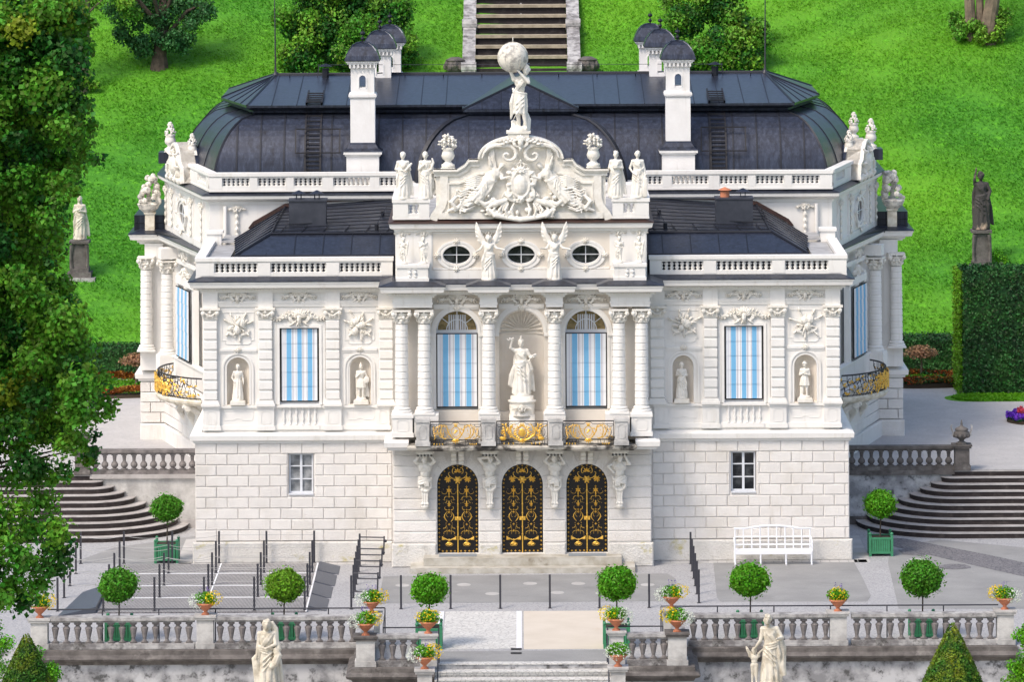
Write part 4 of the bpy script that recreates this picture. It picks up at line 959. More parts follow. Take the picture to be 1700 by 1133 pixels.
for s in (-1, 1):
    sec = [(.60, 2.05, 8), (2.47, 4.33, 10), (4.75, 6.15, 8)]
    P, Q = (-10.8, -.02), (-4.27, -.02)
    if s > 0: P, Q = (4.27, -.02), (10.8, -.02); sec = [(6.53-b, 6.53-a, n) for a, b, n in sec[::-1]]
    balustrade(P, Q, 9.43, sec, 10.12)
    # return of the parapet along the wing's side
    P, Q = ((-10.8, 7.6), (-10.8, .3)) if s < 0 else ((10.8, .3), (10.8, 7.6))
    balustrade(P, Q, 9.43, [(.6, 3.2, 10), (3.8, 6.6, 10)], 10.12)
    mb = MB(); mb.cb(s*10.55, 5.9, .5, .5, 9.4, 10.35); mb.cb(s*10.55, 5.9, .6, .6, 10.35, 10.45); part('parapet_pier', mb, 'plaster')
    mb = MB(); mb.box(min(s*9.75, s*10.5), max(s*9.75, s*10.5), .6, 5.6, 9.9, 9.98); mb.box(min(s*9.6, s*10.3), max(s*9.6, s*10.3), 5.65, 7.6, 10.05, 10.12); part('gutter_cover', mb, 'pale_lead')
    # attic balustrade
    P, Q = ((-10.85, 7.85), (-4.0, 7.85)) if s < 0 else ((4.0, 7.85), (10.85, 7.85)); L = 6.85
    sec = [(.02+.0+.02, .98, 6), (1.26, 2.24, 6), (2.50, 3.48, 6), (3.85, 5.12, 8), (5.45, 6.25, 5)]
    sec = [(.44, 1.41, 6), (1.68, 2.67, 6), (2.94, 3.93, 6), (4.31, 5.59, 8), (5.92, 6.6, 4)]
    if s > 0: sec = [(L-b, L-a, n) for a, b, n in sec[::-1]]
    balustrade(P, Q, 11.60, sec, 12.26)
    A, B = ((-13.0, 16.4), (-10.9, 8.1)) if s < 0 else ((10.9, 8.1), (13.0, 16.4)); L = 8.7
    sec = [(.5, 2.2, 8), (6.5, 8.2, 8)]
    balustrade(A, B, 11.60, sec, 12.26)
AP = [(-13.0, 24), (-13.0, 16.4), (-10.85, 8.0), (10.85, 8.0), (13.0, 16.4), (13.0, 24)]
mb = MB(); mb.mould([(-.2, 11.15), (.04, 11.15), (.06, 11.25), (.2, 11.30), (.28, 11.36), (.30, 11.47), (-.2, 11.48)], AP); part('attic_cornice', mb, 'plaster')
mb = MB(); mb.mould([(.32, 11.482), (.32, 11.50), (.0, 11.60), (-.3, 11.61)], AP); part('cornice_flashing', mb, 'lead')
mb = MB(); mb.prism([(-12.8, 24), (-12.8, 16.4), (-10.7, 8.2), (10.7, 8.2), (12.8, 16.4), (12.8, 24)], 11.45, 11.60); part('gutter', mb, 'lead_seam')
# ================================================================ pavilion attic
AY = -.95
OV = (-2.13, 0, 2.13)
mb = MB(); xs = -4.1
for cx in OV:      # wall with oval holes
    a, b, zc = .46, .31, 10.27
    mb.box(xs, cx-a, AY, AY+.3, 9.4, 11.2); n = 20
    for i in range(n):
        t0, t1 = PI-PI*i/n, PI-PI*(i+1)/n
        mb.ext([(cx+a*cos(t0), zc+b*sin(t0)), (cx+a*cos(t1), zc+b*sin(t1)), (cx+a*cos(t1), 11.2), (cx+a*cos(t0), 11.2)], AY, AY+.3)
        mb.ext([(cx+a*cos(t0), 9.4), (cx+a*cos(t1), 9.4), (cx+a*cos(t1), zc-b*sin(t1)), (cx+a*cos(t0), zc-b*sin(t0))], AY, AY+.3)
    xs = cx+a
mb.box(xs, 4.1, AY, AY+.3, 9.4, 11.2)
mb.box(-4.1, 4.1, AY+.5, 6.5, 9.4, 11.2); mb.box(-4.1, -3.8, AY+.3, AY+.5, 9.4, 11.2); mb.box(3.8, 4.1, AY+.3, AY+.5, 9.4, 11.2)
part('wall', mb, 'beige')
mb = MB()
for cx in OV:
    for a, w_, pr in ((.66, .07, .05), (.60, .09, .025), (.51, .05, .06)):
        mb.ribbon([(cx+a*cos(t), 10.27+a*.73*sin(t)) for t in np.linspace(PI, -PI, 33)[:-1]], w_, AY-pr, AY+.01, True)
    g_ = MB(); g_.box(cx-.5, cx+.5, AY+.2, AY+.22, 9.9, 10.62); w_ = part('window', g_, 'glass')
    f = MB(); f.box(cx-.015, cx+.015, AY+.12, AY+.17, 9.95, 10.6); f.box(cx-.47, cx+.47, AY+.122, AY+.168, 10.255, 10.285); f.ribbon([(cx+.47*cos(t), 10.27+.32*sin(t)) for t in np.linspace(PI, -PI, 25)[:-1]], .03, AY+.12, AY+.17, True); f.build('frame', 'window_paint', w_)
for f in (-1, 1):
    for x, w in ((3.55, .6), (4.0, .12)): mb.box(f*x-w, f*x+w, AY-.04-.03*(w < .2), AY, 9.5, 11.18)
mb.box(-4.15, 4.15, AY-.06, AY, 9.46, 9.78); mb.box(-2.9, 2.9, AY-.03, AY, 9.80, 9.86)
for a, b in ((-2.95, 2.95),): mb.ribbon([(a, 9.9), (a, 11.02), (b, 11.02), (b, 9.9)], .03, AY-.02, AY+.01)
part('wall_moulding', mb.recalc(), 'plaster')
for cx in OV:
    m = MB()
    for a in range(4): x, z = cx+.63*cos(a*PI/2), 10.27+.46*sin(a*PI/2); shell(m, x, z, AY-.05, .13, 8, 0, 7*PI/4, .06); m.ell((x, AY-.07, z), (.05, .05, .05), 6, 4)
    part('rosette', m, 'cream')
for x in (-3.92, -3.2, -1.07, 1.07, 3.2, 3.92): m = MB(); rococo(m, x, 11.02, AY-.06, .5, .3, .05); part('relief', m, 'cream')
PP = [(-4.15, 6), (-4.15, AY-.05), (4.15, AY-.05), (4.15, 6)]
mb = MB(); mb.mould([(-.2, 11.05), (.03, 11.05), (.05, 11.13), (.17, 11.18), (.20, 11.31), (.22, 11.33), (-.2, 11.34)], PP); mb.prism([(-4.15, AY), (4.15, AY), (4.15, 6.6), (-4.15, 6.6)], 11.2, 11.36); part('attic_cornice', mb, 'plaster')
mb = MB(); mb.mould([(.24, 11.342), (.24, 11.36), (-.12, 11.46), (-.3, 11.46)], PP); part('cornice_flashing', mb, 'copper_flashing')
mb = MB(); mb.box(-3.9, 3.9, AY+.3, 6.5, 11.36, 11.50); part('gutter', mb, 'pale_lead')
mb = MB(); mb.prism([(-3.9, 6.5), (-3.9, 8.4), (3.9, 8.4), (3.9, 6.5)], 11.2, 11.9); part('wall', mb, 'plaster')
PY = AY-.08
for s in (-1, 1):
    P = (-4.22, PY) if s < 0 else (3.02, PY); Q = (P[0]+1.2, PY)
    balustrade(P, Q, 11.46, [(.50, .86, 2)] if s < 0 else [(.36, .72, 2)], 12.14)
    balustrade((-4.22, 3.5) if s < 0 else (4.22, PY+.3), (-4.22, PY+.3) if s < 0 else (4.22, 3.5), 11.46, [(.6, 3.0, 10)], 12.14)
    # low pedestal blocks before the attic carrying the small figures
    x = s*3.57; mb = MB(); mb.box(x-.54, x+.54, -1.75, AY, 9.44, 9.60); mb.box(x-.51, x+.51, -1.71, AY, 9.60, 9.94); mb.box(x-.55, x+.55, -1.75, AY, 9.94, 10.04)
    for k in (-1, 1): mb.lathe([(.05, 0), (.03, .05), (.06, .13), (.03, .2), (.05, .24)], (x+.09*k, -1.72, 9.65), 8)
    part('pedestal', mb, 'plaster')
# ---- crowning gable
L0 = [(3.02, 11.47), (2.98, 11.62), (2.86, 11.78), (2.72, 11.98), (2.66, 12.2), (2.66, 12.98), (2.86, 12.98), (2.90, 13.10), (2.1, 13.10), (1.86, 13.24), (1.72, 13.42), (1.40, 13.42), (1.38, 13.52)]
arc = [(1.38*cos(t), 13.45+.72*sin(t)) for t in np.linspace(.12, PI-.12, 24)]
GO = L0+arc+[(-x, z) for x, z in L0[::-1]]
mb = MB(); mb.ext(GO[::-1], PY+.06, PY+.50); part('gable', mb.recalc(), 'cream')
mb = MB(); top = [(2.90, 13.10), (2.1, 13.10), (1.86, 13.24), (1.72, 13.42), (1.40, 13.42)]
for f in (-1, 1):
    t_ = [(f*x, z) for x, z in top]
    if f > 0: t_ = t_[::-1]
    mb.ribbon(t_, .05, PY-.10, PY+.56); 
    mb.ribbon([(x, z-.05) for x, z in t_], .06, PY-.04, PY+.54); mb.ribbon([(x*1.0-f*.04, z-.12) for x, z in t_], .10, PY+.01, PY+.07)
    si = [(f*x, z) for x, z in ((3.02, 11.47), (2.98, 11.62), (2.86, 11.78), (2.72, 11.98), (2.66, 12.2), (2.66, 12.9))]
    if f > 0: si = si[::-1]
    mb.ribbon(si, .26, PY+.0, PY+.07)
arc2 = [(1.42*cos(t), 13.45+.76*sin(t)) for t in np.linspace(PI-.02, .02, 28)]
mb.ribbon(arc2, .06, PY-.12, PY+.52); mb.ribbon([(x*.955, 13.45+(z-13.45)*.92) for x, z in arc2], .11, PY-.05, PY+.07)
mb.ribbon([(x*.86, 13.45+(z-13.45)*.76) for x, z in arc2], .03, PY-.02, PY+.07)
mb.box(-2.72, -.9, PY-.02, PY+.08, 11.47, 11.68); mb.box(.9, 2.72, PY-.02, PY+.08, 11.47, 11.68)
for f in (-1, 1):     # recessed panel edge
    q = [(2.36, 11.75), (2.36, 12.62), (2.05, 12.62), (1.75, 12.72), (1.55, 12.90), (1.2, 12.95)]; q = [(f*x, z) for x, z in q]
    mb.ribbon(q if f > 0 else q[::-1], .05, PY+.0, PY+.07)
    v = [(1.26, 13.50), (1.20, 13.68), (1.04, 13.84), (.82, 13.92)]+[(.42+(.36-.021*k)*cos(R(62+(180-62)*0+27*k)), 13.60+(.34-.021*k)*sin(R(62+27*k))) for k in range(17)]
    mb.tube([(f*x, PY-.10-.008*i, z) for i, (x, z) in enumerate(v)], [.03, .05, .065, .075]+[.08-.003*k for k in range(17)], 8)
    scroll(mb, f*2.84, 12.56, PY+.2, .5, PI/2, f, .06); mb.box(min(f*2.66, f*2.8), max(f*2.66, f*2.8), PY+.1, PY+.45, 11.9, 12.9)
part('gable_moulding', mb.recalc(), 'cream')
mb = MB(); mb.box(-.42, .28, PY-.18, PY+.42, 14.13, 14.30); mb.box(-.47, .33, PY-.22, PY+.46, 14.301, 14.37); part('pedestal', mb, 'cream')
# carved arms and drapery in the gable
def relief_bg(mb):
    rr = random.Random(5)
    cartouche(mb, 0, 12.62, PY-.12, .95, 1.25, .14)
    mb.ell((0, PY-.10, 12.63), (.32, .14, .38), 16, 12)
    for f in (-1, 1):
        for k in range(9): a = R(-80+20*k); mb.ell((f*(.40*cos(a)), PY-.10, 12.63+.47*sin(a)), (.07, .07, .07), 8, 6)
        mb.tube([(f*.45, PY-.05, 12.1), (f*.8, PY-.12, 12.0), (f*1.1, PY-.08, 11.85), (f*.85, PY-.16, 11.6), (f*.5, PY-.1, 11.52), (0, PY-.12, 11.46)], [.08, .11, .09, .1, .08, .1], 8)
        mb.tube([(f*.8, PY-.05, 12.1), (f*1.2, PY-.1, 11.95), (f*1.5, PY-.12, 12.2), (f*1.9, PY-.08, 12.0), (f*2.2, PY-.1, 11.75)], [.06, .09, .1, .08, .07], 8)
        mb.tube([(f*2.1, PY-.08, 12.25), (f*2.3, PY-.12, 12.05), (f*2.15, PY-.1, 11.85), (f*2.42, PY-.06, 11.72)], [.05, .1, .1, .05], 8)
        for k in range(9):
            z0 = 12.55-.09*k; mb.tube([(f*(1.15+.05*k), PY-.08, z0), (f*(1.45+.05*k), PY-.17, z0-.10-.03*(k % 2)), (f*(1.70+.04*k), PY-.12, z0-.06), (f*(1.95+.03*(k % 3)), PY-.15, z0-.16), (f*(2.15-.03*k), PY-.06, z0-.10)], [.02, .04, .03, .035, .012], 5)
        for k in range(6): z0 = 12.85-.07*k; mb.tube([(f*1.25, PY-.06, z0), (f*1.5, PY-.14, z0+.06), (f*1.75, PY-.10, z0-.04), (f*1.95, PY-.05, z0+.03)], [.02, .035, .03, .01], 5)
        for k in range(14): mb.ell((f*rr.uniform(.1, 1.4), PY-.05, rr.uniform(11.5, 12.3)), (rr.uniform(.05, .14), .12, rr.uniform(.04, .1)), 8, 6)
        for k in range(5): x = f*(.2+.2*k); mb.tube([(x, PY-.1, 12.05-.05*k), (x+f*.12, PY-.16, 11.78), (x+f*.02, PY-.12, 11.5+.02*k)], [.03, .055, .04], 6)
        for k in range(6): leafb(mb, f*(.3+.1*k), 11.62+.03*k, PY-.1, .2, .1, R(-90+f*(20+12*k)), .1)
    mb.tube([(-.3, PY-.1, 13.12), (0, PY-.16, 13.06), (.3, PY-.1, 13.12)], [.05, .06, .05], 6)
    for k in range(5): mb.tube([(-.2+.1*k, PY-.12, 13.10), ((-.2+.1*k)*1.3, PY-.12, 13.25), (0, PY-.12, 13.36)], .022, 5)
    mb.ell((0, PY-.12, 13.40), .05, 6, 5)
mb = MB(); relief_bg(mb); remesh(mb, 'coat_of_arms_relief', 'cream', .018, PAL, 1)
m = MB()
for f in (-1, 1):
    scroll(m, f*.16, 13.98, PY-.25, .26, R(60)*f, f, .045)
    for k in range(4): leafb(m, f*(.12+.13*k), 14.05-.012*k*k, PY-.24, .2, .12, R(10) if f > 0 else R(170), .08); m.ell((f*(.28+.13*k), PY-.26, 14.12-.02*k), .05, 6, 5)
m.ell((0, PY-.3, 14.02), (.1, .09, .15), 10, 8); shell(m, 0, 14.1, PY-.28, .2, 7, 0, PI, .08); leafb(m, 0, 13.92, PY-.26, .24, .14, -PI/2, .08)
remesh(m, 'keystone', 'cream', .016, PAL, 1)
def relief_fig(name, x, z, h, rot, f, spec, wing=None, y=PY-.07, depth=.8):
    m = MB(); human(m, **spec)
    if wing: wings(m, -1, (-.05, .0, .80), wing[0], wing[1], 6)

    o = remesh(m, name, 'cream', .0125, PAL)
    o.scale = (h*f, h*depth, h); o.rotation_euler = (0, rot, 0)
    c = Vector((0, 0, .5*h)); c.rotate(o.rotation_euler); o.location = (x-c.x, y, z-c.z)
ang = dict(arms=(((.16, -.06, .74), (.24, -.1, .86)), ((-.19, -.05, .82), (-.30, -.06, .90))), legs=(((.05, -.05, .27), (.10, .02, .04)), ((-.06, .02, .26), (-.12, .05, .05))), robe='long', bust=1, cloak=1, seed=5, hr=1.05, hair='curly')
for f in (-1, 1):
    relief_fig('angel_relief', f*1.08, 12.68, 1.62, R(-40)*f, -f, dict(ang, seed=5+f, fat=1.2), (.50, 42))
    relief_fig('putto_relief', f*.52, 11.95, .80, R(-8)*f, f, dict(arms=(((.15, -.06, .82), (.10, -.10, .95)), ((-.17, -.05, .70), (-.28, -.1, .72))), legs=(((.08, -.06, .27), (.07, .02, .05)), ((-.07, -.02, .26), (-.13, .04, .04))), robe=None, sash=1, fat=1.35, hr=1.6, head=(0, -.02, .93), seed=8+f), depth=.7)
    relief_fig('putto_relief', f*1.92, 12.08, .78, R(28)*f, f, dict(arms=(((.15, -.06, .86), (.04, -.08, .98)), ((-.16, -.05, .86), (-.05, -.1, .98))), legs=(((.10, -.1, .32), (.02, .02, .10)), ((-.07, -.06, .30), (-.16, .04, .10))), robe=None, sash=1, fat=1.3, hr=1.5, seed=11+f), depth=.7)

# ================================================================ mansard roof
def inset_poly(poly, d):
    n = len(poly); out = []
    for i in range(n):
        a, b, c = Vector(poly[i-1]), Vector(poly[i]), Vector(poly[(i+1) % n])
        e1, e2 = (b-a).normalized(), (c-b).normalized(); n1, n2 = Vector((-e1.y, e1.x)), Vector((-e2.y, e2.x)); m = (n1+n2)/(1+n1.dot(n2)); out.append((b.x+m.x*d, b.y+m.y*d))
    return out
MP = [(-10.8, 9.0), (10.8, 9.0), (12.3, 14.4), (12.3, 19.4), (10.8, 24.8), (-10.8, 24.8), (-12.3, 19.4), (-12.3, 14.4)]
def bell(ins, z0, H, n=12): return [(ins*(1-math.sqrt(max(0, 1-(k/n)**2)))*.97+ins*.03*(k/n), z0+H*k/n) for k in range(n+1)]
prof = bell(1.95, 11.58, 2.55, 14)
def shellroof(poly, prof):
    m = MB(); rings = []
    for d, z in prof: rings.append([(x, y, z) for x, y in inset_poly(poly, d)])
    m.loft(rings); return m
m = shellroof(MP, prof); roof = part('roof', m, 'lead')
def seams(poly, prof, sp, parent, skip=(), r=.022, sides=None):
    m = MB(); n = len(poly); rings = [inset_poly(poly, d) for d, z in prof]
    for i in range(n):
        if sides and i not in sides: continue
        j = (i+1) % n; A, B = Vector(poly[i]), Vector(poly[j]); L = (B-A).length; k = max(1, round(L/sp)); e = (B-A)/L; nn = Vector((-e.y, e.x))
        for q in range(k+1):
            t = q/k
            if q in (0, k): P = [(*(rings[s_][i if q == 0 else j]), prof[s_][1]) for s_ in range(len(prof))]
            else:
                P = []
                for s_, (d, z) in enumerate(prof):
                    a, b = Vector(rings[s_][i]), Vector(rings[s_][j]); p0 = A+e*(L*t)+nn*d; la, lb = (a-A).dot(e), (b-A).dot(e)
                    if not la-.01 <= L*t <= lb+.01: break
                    P.append((p0.x, p0.y, z))
            if len(P) > 1: m.tube([Vector(p)-Vector((nn.x*.005, nn.y*.005, 0)) for p in P], r, 4)
    return m.build('seams', 'lead_seam', parent)
seams(MP, prof, .82, roof, sides=(0, 4), r=.042); seams(MP, prof, 1.75, roof, sides=(1, 2, 3, 5, 6, 7), r=.028)
TP = inset_poly(MP, 1.62)
m = MB(); CT = TP+[TP[0]]
RG = [(-8.95, 16.2), (8.95, 16.2), (8.95, 17.4), (-8.95, 17.4)]
cl = [tuple(p) for p in TP]
m.mould([(-.4, 14.12), (-.15, 14.13), (-.12, 14.22), (.02, 14.26), (.10, 14.32), (.16, 14.34), (.16, 14.42), (-.3, 14.46)], cl, True); part('roof_lip', m, 'lead')
m = MB(); o_ = inset_poly(MP, 1.48); zl = 14.42
top = [(-8.95, 16.2, 15.10), (8.95, 16.2, 15.10), (8.95, 17.6, 15.10), (-8.95, 17.6, 15.10)]
V = [(x, y, zl) for x, y in o_]+top      # 0..7 lip, 8..11 ridge
m.add(V, [(0, 1, 9, 8), (1, 2, 9), (2, 3, 10, 9), (3, 4, 10), (4, 5, 11, 10), (5, 6, 11), (6, 7, 8, 11), (7, 0, 8), (8, 9, 10, 11), (7, 6, 5, 4, 3, 2, 1, 0)])
upper = part('roof', m, 'lead')
m = MB()
for a, b in ((0, 8), (1, 9), (2, 9), (3, 10), (7, 8), (6, 11), (8, 9)): m.tube([V[a], V[b]], .045, 5)
for k in range(1, 22):
    x0 = o_[0][0]+(o_[1][0]-o_[0][0])*k/22
    if abs(x0) < 1.9: continue
    x1 = x0 if abs(x0) < 8.9 else math.copysign(8.95, x0); m.tube([(x0, o_[0][1], zl+.01), (x1, 16.2, 15.11)], .018, 4)
for s in (-1, 1):
    for k in (1, 2, 3): p = Vector(V[1 if s > 0 else 7]).lerp(Vector(V[2 if s > 0 else 6]), k/4) if s > 0 else Vector(V[0]).lerp(Vector(V[7]), k/4); m.tube([p+Vector((0, 0, .01)), (s*8.95, 16.2, 15.11)], .018, 4)
for k in range(13):
    x = -8.4+1.4*k; m.tube([(x, 15.7, 15.04), (x, 15.6, 15.16)], .02, 4)
m.build('seams', 'lead_seam', upper)
m = MB(); m.tube([(-8.95, 16.3, 15.14), (8.95, 16.3, 15.14)], .05, 6); m.box(-.35, .35, 16.5, 17.2, 15.1, 15.45)
for s in (-1, 1):
    m.tube([(s*7.1, 15.8, 15.0), (s*7.1, 15.8, 15.38)], .13, 8); m.lathe([(.02, 0), (.26, 0), (.02, .1)], (s*7.1, 15.8, 15.45), 8)
m.build('ridge', 'lead_seam', upper)
m = MB(); m.tube([(-7.4, 15.9, 15.5), (7.4, 15.9, 15.46)], .012, 4)
for s in (-1, 1):
    m.tube([(s*7.4, 15.9, 15.0), (s*7.35, 15.9, 15.5)], .02, 4); m.tube([(s*8.95, 16.2, 15.1), (s*8.97, 16.2, 18.4)], [.035, .018], 5); m.lathe([(.1, 0), (.05, .12), (.03, .3)], (s*8.95, 16.2, 15.1), 8)
m.build('lightning_rod', 'post_paint', upper)
# central domed bay
CP = [(-3.62, 7.6), (3.62, 7.6), (3.62, 14), (-3.62, 14)]
cp = bell(1.95, 11.75, 2.40, 14)
m = shellroof(CP, cp); cr = part('roof', m, 'lead'); seams(CP, cp, .9, cr, sides=(0,))
for s_ in (0, 1):
    m = MB()
    for off, r_ in ((0, .06), (.16, .035), (.34, .045)): m.tube([((-1 if s_ == 0 else 1)*(3.62-d+off*.2), 7.6+d-.02+off, z+.02) for d, z in cp], r_, 5)
    m.build('hip_roll', 'lead_seam', cr)
m = MB(); q = inset_poly(CP, 1.75); m.mould([(-.3, 14.1), (-.02, 14.11), (.08, 14.2), (.14, 14.25), (.14, 14.33), (-.2, 14.36)], q, True)
z_ = 14.34; V2 = [(-2.02, 9.2, z_), (2.02, 9.2, z_), (2.02, 14, z_), (-2.02, 14, z_), (0, 10.6, 15.22), (0, 16.3, 15.22), (-2.02, 13.9, z_+.1), (2.02, 13.9, z_+.1)]
m.add(V2, [(0, 1, 4), (1, 2, 5, 4), (3, 0, 4, 5)])
cu = m.build('roof_lip', 'lead', PAL)
m = MB(); 
for a in (0, 1): m.tube([V2[a], V2[4]], .05, 5); m.tube([V2[a], (V2[a][0], 13.6, z_+.02)], .04, 4)
m.tube([V2[4], V2[5]], .05, 5)
for k in range(1, 6): x = -2.02+4.04*k/6; m.tube([(x, 9.2, z_+.01), (x, 9.2+1.4*(1-abs(x)/2.02), z_+.88*(1-abs(x)/2.02)+.01)], .016, 4)
m.build('seams', 'lead_seam', cu)
# ladders
for s, x in ((-1, -7.30), (1, 6.95)):
    m = MB(); P = [(9.0+d-.08, z) for d, z in prof]
    for e in (-.27, .27): m.tube([(x+e, y, z) for y, z in P[1:]]+[(x+e, 10.4, 14.5), (x+e, 12.6, 14.78)], .042, 4)
    for k in range(17): t = k/16*13+.5; i = int(t); a, b = P[i], P[min(i+1, 14)]; f = t-i; y, z = a[0]+(b[0]-a[0])*f, a[1]+(b[1]-a[1])*f; m.tube([(x-.27, y, z), (x+.27, y, z)], .028, 4)
    for k in range(5): m.box(x-.27, x+.27, 10.5+.35*k, 10.62+.35*k, 14.52+.05*k, 14.56+.05*k)
    for z, y in ((12.85, 9.15), (13.65, 9.6)): m.tube([(x-.6, y-.12, z), (x+1.0, y-.12, z)], .03, 4)
    for e in (-.6, .95): m.tube([(x+e, 9.05, 12.85), (x+e, 9.4, 13.65)], .03, 4)
    m.build('ladder', 'iron', roof)
# chimneys
def chimney(x, y, base=True):
    c = MB(); 
    if base: c.cb(0, 0, 1.14, 1.1, 11.4, 12.78); c.cb(0, 0, 1.24, 1.2, 12.78, 12.84); c.cb(0, 0, 1.34, 1.3, 12.84, 12.93)
    c.cb(0, 0, .86, .8, 11.4, 14.78); c.cb(0, 0, .92, .88, 14.80, 14.84); c.cb(0, 0, .98, .92, 14.84, 14.92); c.cb(0, 0, .94, .88, 14.92, 14.96)
    hw = .13
    c.box(-.41, -hw, -.38, .38, 14.96, 15.84); c.box(hw, .41, -.38, .38, 14.96, 15.84); c.box(-hw, hw, -.38, .38, 14.96, 15.17)
    n = 8
    for i in range(n):
        a, b = PI-PI*i/n, PI-PI*(i+1)/n; c.ext([(hw*cos(a), 15.48+hw*sin(a)), (hw*cos(b), 15.48+hw*sin(b)), (hw*cos(b), 15.84), (hw*cos(a), 15.84)], -.38, .38)
    c.ribbon([(-hw-.02, 15.15), (-hw-.02, 15.48)]+[((hw+.02)*cos(t), 15.48+(hw+.02)*sin(t)) for t in np.linspace(PI, 0, 9)][1:]+[(hw+.02, 15.15)], .035, -.40, -.37)
    c.cb(0, 0, .9, .84, 15.84, 15.88); c.cb(0, 0, 1.04, .98, 15.98, 16.04); c.cb(0, 0, 1.14, 1.08, 16.04, 16.10)
    for k in range(7):
        for f in (-1, 1): c.box(-.46+.142*k, -.40+.142*k, f*.46-.04, f*.46+.04, 15.86, 15.98)
    c.cb(0, 0, .86, .8, 15.88, 15.98)
    o = c.recalc().build('chimney', 'chimney_plaster', PAL); o.location = (x, y, 0)
    l = MB()
    if base: l.loft([[(-.68*q, -.66*q, z), (.68*q, -.66*q, z), (.68*q, .66*q, z), (-.68*q, .66*q, z)] for q, z in ((1, 12.932), (.98, 12.96), (.80, 13.05), (.68, 13.18), (.65, 13.24))])
    l.loft([[(-.62*q, -.58*q, z), (.62*q, -.58*q, z), (.62*q, .58*q, z), (-.62*q, .58*q, z)] for q, z in ((1, 16.10), (1.0, 16.13), (.93, 16.28), (.80, 16.45), (.60, 16.60), (.35, 16.70), (.05, 16.74))])
    fi = MB(); fi.tube([(0, 0, 16.7), (0, 0, 17.2)], [.03, .015], 5); fi.ell((0, 0, 16.86), .07, 8, 6); fi.ell((0, 0, 17.05), (.09, .09, .07), 8, 6); fi.build('finial', 'lead_seam', o)
    for a in range(4): l.tube([((-.6 if a % 2 else .6)*q, (-.56 if a//2 else .56)*q, z) for q, z in ((1, 16.13), (.93, 16.29), (.80, 16.46), (.60, 16.61), (.35, 16.71), (.05, 16.75))], .022, 4)
    l.build('chimney_cap', 'lead', o)
for s in (-1, 1): chimney(s*5.52, 8.95); chimney(s*5.12, 16.0, False); chimney(s*4.85, 19.6, False)

